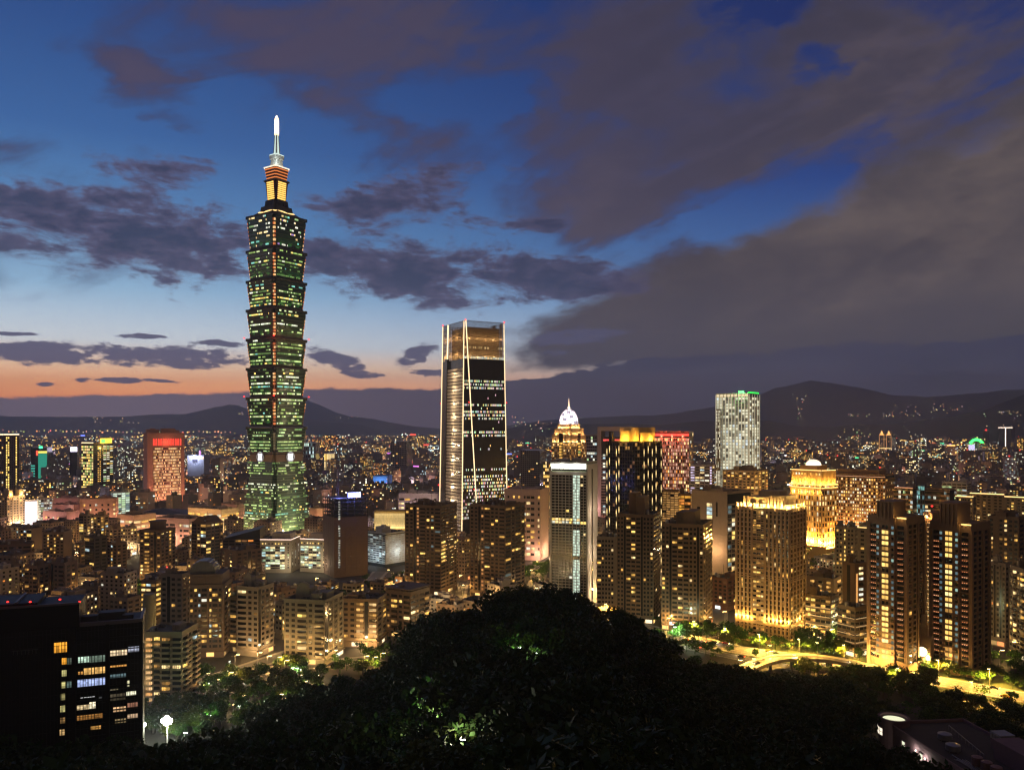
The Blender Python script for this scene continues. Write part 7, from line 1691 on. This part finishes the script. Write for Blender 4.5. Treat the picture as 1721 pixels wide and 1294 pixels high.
rt=empty('ferris_wheel',(W(1641,750,4300).x,4300,0),0,'far ferris wheel lit bright green beside the T shaped lights','ferris wheel')
zc=zt(751,4300)+2; m=MB().use(glow_mat()); n=40; rr=36
for i in range(n):
    a0,a1=2*math.pi*i/n,2*math.pi*(i+1)/n; up=(-.6<a0<2.6) or a0>5.7
    m.tube((rr*math.cos(a0),0,zc+rr*math.sin(a0)),(rr*math.cos(a1),0,zc+rr*math.sin(a1)),6.5 if up else 2,5,g=(.2,6.5,.6) if up else (.2,1.0,.3))
m.build('rim',None,rt); m=MB().use(POLE)
for i in range(10): m.tube((0,0,zc),(rr*math.cos(i*.628),0,zc+rr*math.sin(i*.628)),.8,4)
m.build('spoke',None,rt); m=MB().use(POLE)
for s_ in (-1,1): m.tube((s_*30,0,0),(0,0,zc),2,5)
m.build('support',None,rt)
m=MB().use(glow_mat()); m.box(-75,-20,-20,-10,22,48,(1.0,.9,1.6)); m.box(-60,60,-20,-10,5,14,(1.5,1.1,.9)); m.build('lit_base',None,rt)
B=far('office_tower','far slim tower with red beacon left of the T shaped lights',1652,1662,5600,724,(0.2,0.15,0.15)); B.core(); beacon(B.root,(0,0,B.H+6),7); B.finish()
B=far('sign_building','far block with teal glowing wall and green roof sign at left',52,88,1900,752,(0.2,0.3,0.28)); B.core(); m=MB().use(glow_mat()); a_=B.a/2
m.box(-a_*.1,a_,-B.b/2-.6,-B.b/2-.3,8,B.H-14,(.02,.3,.2)); m.box(-a_*.1,a_,-B.b/2-.6,-B.b/2-.3,B.H-13,B.H-8,(1.3,1.1,.2)); m.box(0,a_*.45,-B.b/2-.6,-B.b/2-.3,B.H-2,B.H+3,(.2,3.2,1.0)); m.box(-a_*.35,-a_*.15,-B.b/2-.6,-B.b/2-.3,B.H-18,B.H-7,(3,.2,.1))
for j in range(7): m.box(-a_,-a_*.5,-B.b/2-.6,-B.b/2-.3,10+j*6,13+j*6,(.05,.5,.38))
m.build('lit_sign',None,B.root); B.finish()
B=far('sign_building','far block topped by a glowing white billboard',117,134,2100,753,(0.3,0.27,0.25)); B.core(); m=MB().use(glow_mat()); m.box(-B.a*.4,B.a*.5,-B.b/2-.6,-B.b/2-.3,B.H-9,B.H+3,(2.2,1.9,2.6)); m.build('lit_sign',None,B.root); B.finish()
B=far('stadium','far low hall with blue-white blazing lights right of the pink slab tower',315,352,2000,765,(0.35,0.35,0.4),'hall'); B.core(0,None,True); m=MB().use(glow_mat()); a_=B.a/2
m.box(-a_*.8,-a_*.55,-B.b/2-.6,-B.b/2-.3,B.H-8,B.H-2,(2,2,3.6)); m.cyl(-a_*.1,-B.b/2-3,B.H-9,B.H,4.5,n=10,g=(3,3.4,6)); m.box(a_*.2,a_*.95,-B.b/2-.6,-B.b/2-.3,B.H-9,B.H-4,(2.4,1.6,1.0)); m.cyl(a_*.5,-B.b/2-1,B.H,B.H+11,1.3,n=6,g=(2.4,.7,2.6)); m.build('lit_sign',None,B.root); B.finish(); plight(B.root,(-a_*.1,-B.b/2-14,B.H),(.6,.7,1),90000,2,'sign_glow')
B=far('office_block','far block with cool white lit floors just right of the tall tower',511,537,2200,744,(0.4,0.42,0.42)); B.core(); B.grid('F',None,None,2,B.H,7,9,1,2.4,.4,.6,[((.7,.95,.8),2),(COOL,1),(DIMC,3)]); B.finish()
B=far('office_block','far block with columns of yellow light behind the netted tower',545,568,2300,762,(0.35,0.3,0.22)); B.core(); B.grid('F',None,None,2,B.H,8,3,1.2,2,.4,.95,[(YEL,1),(PALE,2)]); B.finish()
B=far('exhibition_hall','blue walled hall with two amber doors in the far city centre',627,659,1700,800,(0.05,0.16,0.4),'hall'); B.core(0,None,True); m=MB().use(glow_mat()); m.box(-B.a*.1,B.a*.0,-B.b/2-.4,-B.b/2-.2,1,14,(1.6,.9,.2)); m.box(B.a*.12,B.a*.24,-B.b/2-.4,-B.b/2-.2,1,14,(1.6,.9,.2)); m.build('lit_door',None,B.root); B.finish(); plight(B.root,(0,-B.b/2-16,14),(.7,.8,1),60000,1)
B=far('apartment_tower','dim grey slab cluster left of the domed tower',875,918,1650,757,(0.22,0.2,0.21)); B.core(); B.grid('F',None,None,2,B.H,10,22,1.2,1.6,.4,.05,FARPAL); B.finish()
B=far('apartment_tower','dim grey slab cluster left of the tapered glass tower',657,692,2300,742,(0.25,0.23,0.26)); B.core(); B.grid('F',None,None,2,B.H,9,18,1.2,1.8,.4,.06,FARPAL); B.finish()
B=far('apartment_block','amber columned block with dotted balconies beside the domed tower',913,930,1150,775,(0.4,0.3,0.2),phi=(1.,)); B.core(); B.grid('F',None,None,2,B.H,4,18,.8,1.2,.4,.4,HOTEL); B.grid('R',None,None,2,B.H,3,18,.8,1.2,.4,.5,HOTEL); B.finish()

# ---- carpet of city blocks, built with arrays
NG=np.random.default_rng(3)
def carpet():
    L_=[]; D=1150.0
    while D<11500:
        s=25*(D/1150)**.93; n=int(1.36*D/s); row=(NG.random()-.5)
        for i in range(n):
            x=(-.68+1.36*(i+NG.random()*.8)/n)*D; y=D+(NG.random()-.5)*s*.9
            L_.append((x,y,s))
        D+=s*1.05
    return L_
CP=[q for q in carpet() if not placed(q[0],q[1],q[2]*.35)]
CP.sort(key=lambda q:q[1])
cwm=bpy.data.materials.new('city_wall'); cwm.use_nodes=True; t=cwm.node_tree; b=t.nodes['Principled BSDF']; a=t.nodes.new('ShaderNodeAttribute'); a.attribute_name='glow'; t.links.new(a.outputs['Color'],b.inputs['Base Color']); b.inputs['Roughness'].default_value=.85
def block_data(x,y,s,rng):
    """one block: walls tinted, roof rooms, lit windows on the two seen sides"""
    d_=y; w=s*rng.uniform(.42,.75); dp=s*rng.uniform(.42,.75); t_=rng.random()
    h = rng.uniform(9,22) if t_<.72 else rng.uniform(22,42) if t_<.94 else rng.uniform(42,75)
    if d_>3500: h*=rng.uniform(.8,1.4)
    px_=CX+x/y*F_PX
    if d_<1700 and h>40: h=40
    if 5200<d_ and h>70: h=70
    for (a0,a1,dm,yb) in ((1466,1514,4600,758),(1622,1668,4300,757),(1670,1716,5200,750),(48,92,1900,785),(112,138,2100,775),(130,196,1500,815),(236,362,2000,800),(508,572,2300,772),(620,700,1750,812),(868,935,1650,800),(-10,40,1500,815)):
        if a0<px_<a1 and d_<dm: h=min(h,max(5,EYE-(yb-HY)*d_/F_PX))
    r=rng.choice([.55,.75,.3])+rng.uniform(-.08,.08); c,s_=math.cos(r),math.sin(r)
    T=lambda u,v,z:(x+u*c+v*s_, y-u*s_+v*c, z)
    quads=[];cols=[];kinds=[]
    tint=np.array(rng.choice([(.34,.27,.22),(.26,.2,.17),(.3,.28,.27),(.2,.17,.16),(.4,.33,.28)]))*rng.uniform(.7,1.1)
    def bx(u0,u1,v0,v1,z0,z1,tc):
        P=[T(u0,v0,z0),T(u1,v0,z0),T(u1,v1,z0),T(u0,v1,z0),T(u0,v0,z1),T(u1,v0,z1),T(u1,v1,z1),T(u0,v1,z1)]
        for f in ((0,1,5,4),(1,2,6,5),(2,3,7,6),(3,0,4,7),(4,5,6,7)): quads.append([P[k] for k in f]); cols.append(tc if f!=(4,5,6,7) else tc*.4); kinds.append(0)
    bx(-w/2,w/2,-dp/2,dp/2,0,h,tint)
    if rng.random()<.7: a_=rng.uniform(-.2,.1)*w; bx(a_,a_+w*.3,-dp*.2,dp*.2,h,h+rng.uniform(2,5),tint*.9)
    fh=3.2*(1 if d_<2500 else d_/2500); nf=max(1,int(h/fh)); dist=max(0.0,.5+1.1*mnoise.noise(Vector((x/420.0,y/420.0,5.5)))); lit=(rng.choice([.05,.1,.2,.34]) if h<40 else rng.choice([.12,.25,.4]))*(.25+1.5*dist); off=rng.random()<.22
    pal=OFFICE if off else FARPAL; base=pick(pal,rng); bright=rng.uniform(.6,2.0)*(1+d_/2600)
    for (face,W_,fx) in ((0,w,-dp/2),(1,dp,w/2)):
        n=max(1,int(W_/fh/1.15)); cw=W_/n
        for j in range(nf):
            for i in range(n):
                if rng.random()<lit*(.8 if face else 1):
                    u=-W_/2+(i+.5)*cw; hw=cw*rng.uniform(.2,.36); z0=j*fh+fh*.3; z1=z0+fh*rng.uniform(.3,.5); e=.12
                    cc=np.array(base if rng.random()<.5 else pick(pal,rng))*bright*rng.uniform(.4,1.3)
                    if face==0: quads.append([T(u-hw,fx-e,z0),T(u+hw,fx-e,z0),T(u+hw,fx-e,z1),T(u-hw,fx-e,z1)])
                    else: quads.append([T(fx+e,u-hw,z0),T(fx+e,u+hw,z0),T(fx+e,u+hw,z1),T(fx+e,u-hw,z1)])
                    cols.append(cc); kinds.append(1)
    if h>45 and rng.random()<.35:
        z=h+2; k_=.7+d_/5000; quads.append([T(-k_,-dp/2,z),T(k_,-dp/2,z),T(k_,-dp/2,z+2*k_),T(-k_,-dp/2,z+2*k_)]); cols.append(np.array((4,.15,.1))); kinds.append(1)
    if rng.random()<.025:   # rooftop or shop sign
        cc=np.array(rng.choice([(2.4,.2,.12),(.2,1.6,.7),(.5,.7,3.0),(2.2,2.2,2.2),(2.2,1.2,.3),(1.6,.4,1.6)])); z=rng.choice([h*.8,h+.3]); k_=w*.3; quads.append([T(-k_,-dp/2-.3,z),T(k_,-dp/2-.3,z),T(k_,-dp/2-.3,z+k_*.35),T(-k_,-dp/2-.3,z+k_*.35)]); cols.append(cc); kinds.append(1)
    return quads,cols,kinds
def mk(name,Q,C,K):
    me=np_mesh(name,np.array(Q),[cwm,glow_mat()]); me.polygons.foreach_set('material_index',np.array(K,dtype=np.int32))
    at=me.color_attributes.new('glow','FLOAT_COLOR','CORNER'); c=np.ones((len(Q),4,4),dtype=np.float32); c[:,:,:3]=np.array(C)[:,None,:]; at.data.foreach_set('color',c.ravel())
    o=bpy.data.objects.new(name,me); col.objects.link(o); return o
rb=random.Random(8); AQ=[];AC=[];AK=[]; cnt=0
for (x,y,s) in CP:
    px_=CX+x/y*F_PX
    q,c,k=block_data(x,y,s,rb)
    if cnt<300 and -10<px_<1731:
        o=mk('city_block',q,c,k); tag(o,'dim mid-rise block with scattered lit windows in the city behind the towers','building','mid-rise blocks behind the towers'); cnt+=1
    else: AQ+=q;AC+=c;AK+=k
o=mk('far_city',AQ,AC,AK); tag(o,kind='stuff'); print('CARPET',len(CP),len(AQ),'fillers',nfil)
# ---- lights of far streets: small glowing lamps in rows
Q=[];C=[]
def dot(x,y,z,r,c): Q.append([(x-r,y,z-r),(x+r,y,z-r),(x+r,y,z+r),(x-r,y,z+r)]); C.append(c)
rl=random.Random(21)
for k in range(900):
    D_=1150*(11.0**rl.random()); x=(rl.random()*1.3-.65)*D_; ang=rl.choice([-.55,1.02,-.75,.25]); c=rl.choice([(5,2.4,.6),(5,2.8,.9),(4.4,3.6,2.2),(4.6,1.9,.4)])
    n=rl.randrange(5,20); st_=24*(D_/1500)**.6
    for i in range(n):
        xx=x+math.cos(ang)*i*st_; yy=D_+math.sin(ang)*i*st_
        if yy<1100 or placed(xx,yy,2): continue
        dot(xx,yy,rl.uniform(7,12)+(8 if D_>3000 else 0),.42*(yy/1500)**.9*rl.uniform(.6,1.2),c)
for k in range(800):
    D_=1300*(8.5**rl.random()); x=(rl.random()*1.3-.65)*D_; c=rl.choice([(4,2.0,.6),(4,3.0,1.6),(4,2.2,.7),(3,2.8,2.4),(3,.3,.2),(4,2.4,.9),(3.4,3.2,2.6),(4,1.8,.5)])
    dot(x,D_,rl.uniform(12,38),.5*(D_/1500)**.85*rl.uniform(.5,1.2),c)
# bright riverside roads and bridges towards the right horizon
for (x0,y0,x1,y1,n,c,D_) in ((1275,760,1400,764,26,(5,3.6,1.8),5200),(1400,764,1500,768,20,(4,2.2,.7),4800),(1500,768,1600,770,24,(4,2.0,.5),4500),(1600,768,1721,776,30,(4,2.2,.7),4200),(1100,752,1204,756,20,(3.5,1.8,.5),6000),(560,735,750,742,26,(3.5,1.9,.6),9000),(0,724,400,727,60,(2.4,1.2,.4),8000),(880,738,930,740,14,(3.5,1.8,.5),9000),(1640,786,1721,790,14,(4,2,.6),2600),(1560,742,1721,748,20,(3.2,1.6,.5),6500),(1300,750,1500,752,34,(3.4,2.2,1.0),6800)):
    for i in range(n):
        if rl.random()<.15: continue
        p=W(x0+(x1-x0)*(i+rl.uniform(-.3,.3))/n,y0+(y1-y0)*i/n+rl.uniform(-1.6,1.6),D_); dot(p.x,p.y,max(p.z,4),D_/F_PX*rl.uniform(.5,1.3),tuple(v*rl.uniform(.4,1.5) for v in c))
# specks of light on the hills
for (x0,y0,x1,y1,n,D_) in ((1480,690,1540,700,16,8000),(1500,680,1620,700,24,7900),(1560,676,1615,692,8,7900),(1340,668,1350,704,9,9000),(1420,695,1470,700,10,8000),(1640,690,1721,720,22,7400),(1680,690,1721,700,8,7400),(1500,715,1560,745,18,6400),(860,700,880,716,10,8200),(880,708,960,730,20,7600),(150,700,240,712,16,11500),(400,693,410,697,5,11500),(560,700,610,704,5,12500),(1320,655,1360,672,5,9500),(1400,720,1470,735,14,6200)):
    for i in range(n):
        p=W(rl.uniform(x0,x1),rl.uniform(y0,y1),D_-rl.uniform(0,300)); dot(p.x,p.y,p.z,D_/F_PX*rl.uniform(.25,.6),tuple(v*rl.uniform(.5,1.4) for v in rl.choice([(2.6,1.8,.9),(2.6,2.3,1.6),(2.4,1.3,.5)])))
me=np_mesh('far_street_lights',np.array(Q),[glow_mat()]); at=me.color_attributes.new('glow','FLOAT_COLOR','CORNER'); c=np.ones((len(Q),4,4),dtype=np.float32); c[:,:,:3]=np.array(C)[:,None,:]; at.data.foreach_set('color',c.ravel())
o=bpy.data.objects.new('far_street_lights',me); col.objects.link(o); tag(o,kind='stuff')
# ---- lamps lighting the streets of the nearer carpet
dm_=MB(); dl_=[]
for k in range(170):
    D_=1180+rl.random()**1.3*3200; x=(rl.random()*1.24-.62)*D_; rad_=1.2*D_/1500
    if placed(x,D_,4): continue
    c=rl.choice([(1,.5,.25),(1,.6,.35),(1,.45,.3),(.8,.7,1.0)])
    dm_.use(POLE).tube((x,D_,0),(x,D_,9),.2,5); dm_.use(glow_mat()); dm_.box(x-rad_,x+rad_,D_-.5,D_+.5,9,9+rad_*.7,tuple(v*7 for v in c)); dl_.append(((x,D_-1.5,8.5),c,rl.choice([30000,60000,90000])*(D_/1500)**1.3))
o=dm_.build('distant_street_lamps'); tag(o,kind='stuff')
for p_,c,pw in dl_: plight(o,p_,c,pw,1.0)
# ================================================================= haze
hz = MB(); hz.box(-24500,24500,-650,18600,-6.5,1250)
ho = hz.build('haze'); tag(ho, kind='stuff')
hm = bpy.data.materials.new('haze_air'); hm.use_nodes = True; t = hm.node_tree; t.nodes.clear()
pv = t.nodes.new('ShaderNodeVolumePrincipled'); pv.inputs['Color'].default_value = (0.78,0.84,1.0,1); pv.inputs['Density'].default_value = 7.0e-5
pv.inputs['Anisotropy'].default_value = 0.55
om = t.nodes.new('ShaderNodeOutputMaterial'); t.links.new(pv.outputs[0], om.inputs['Volume'])
hm.cycles.homogeneous_volume = True
ho.data.materials.append(hm)
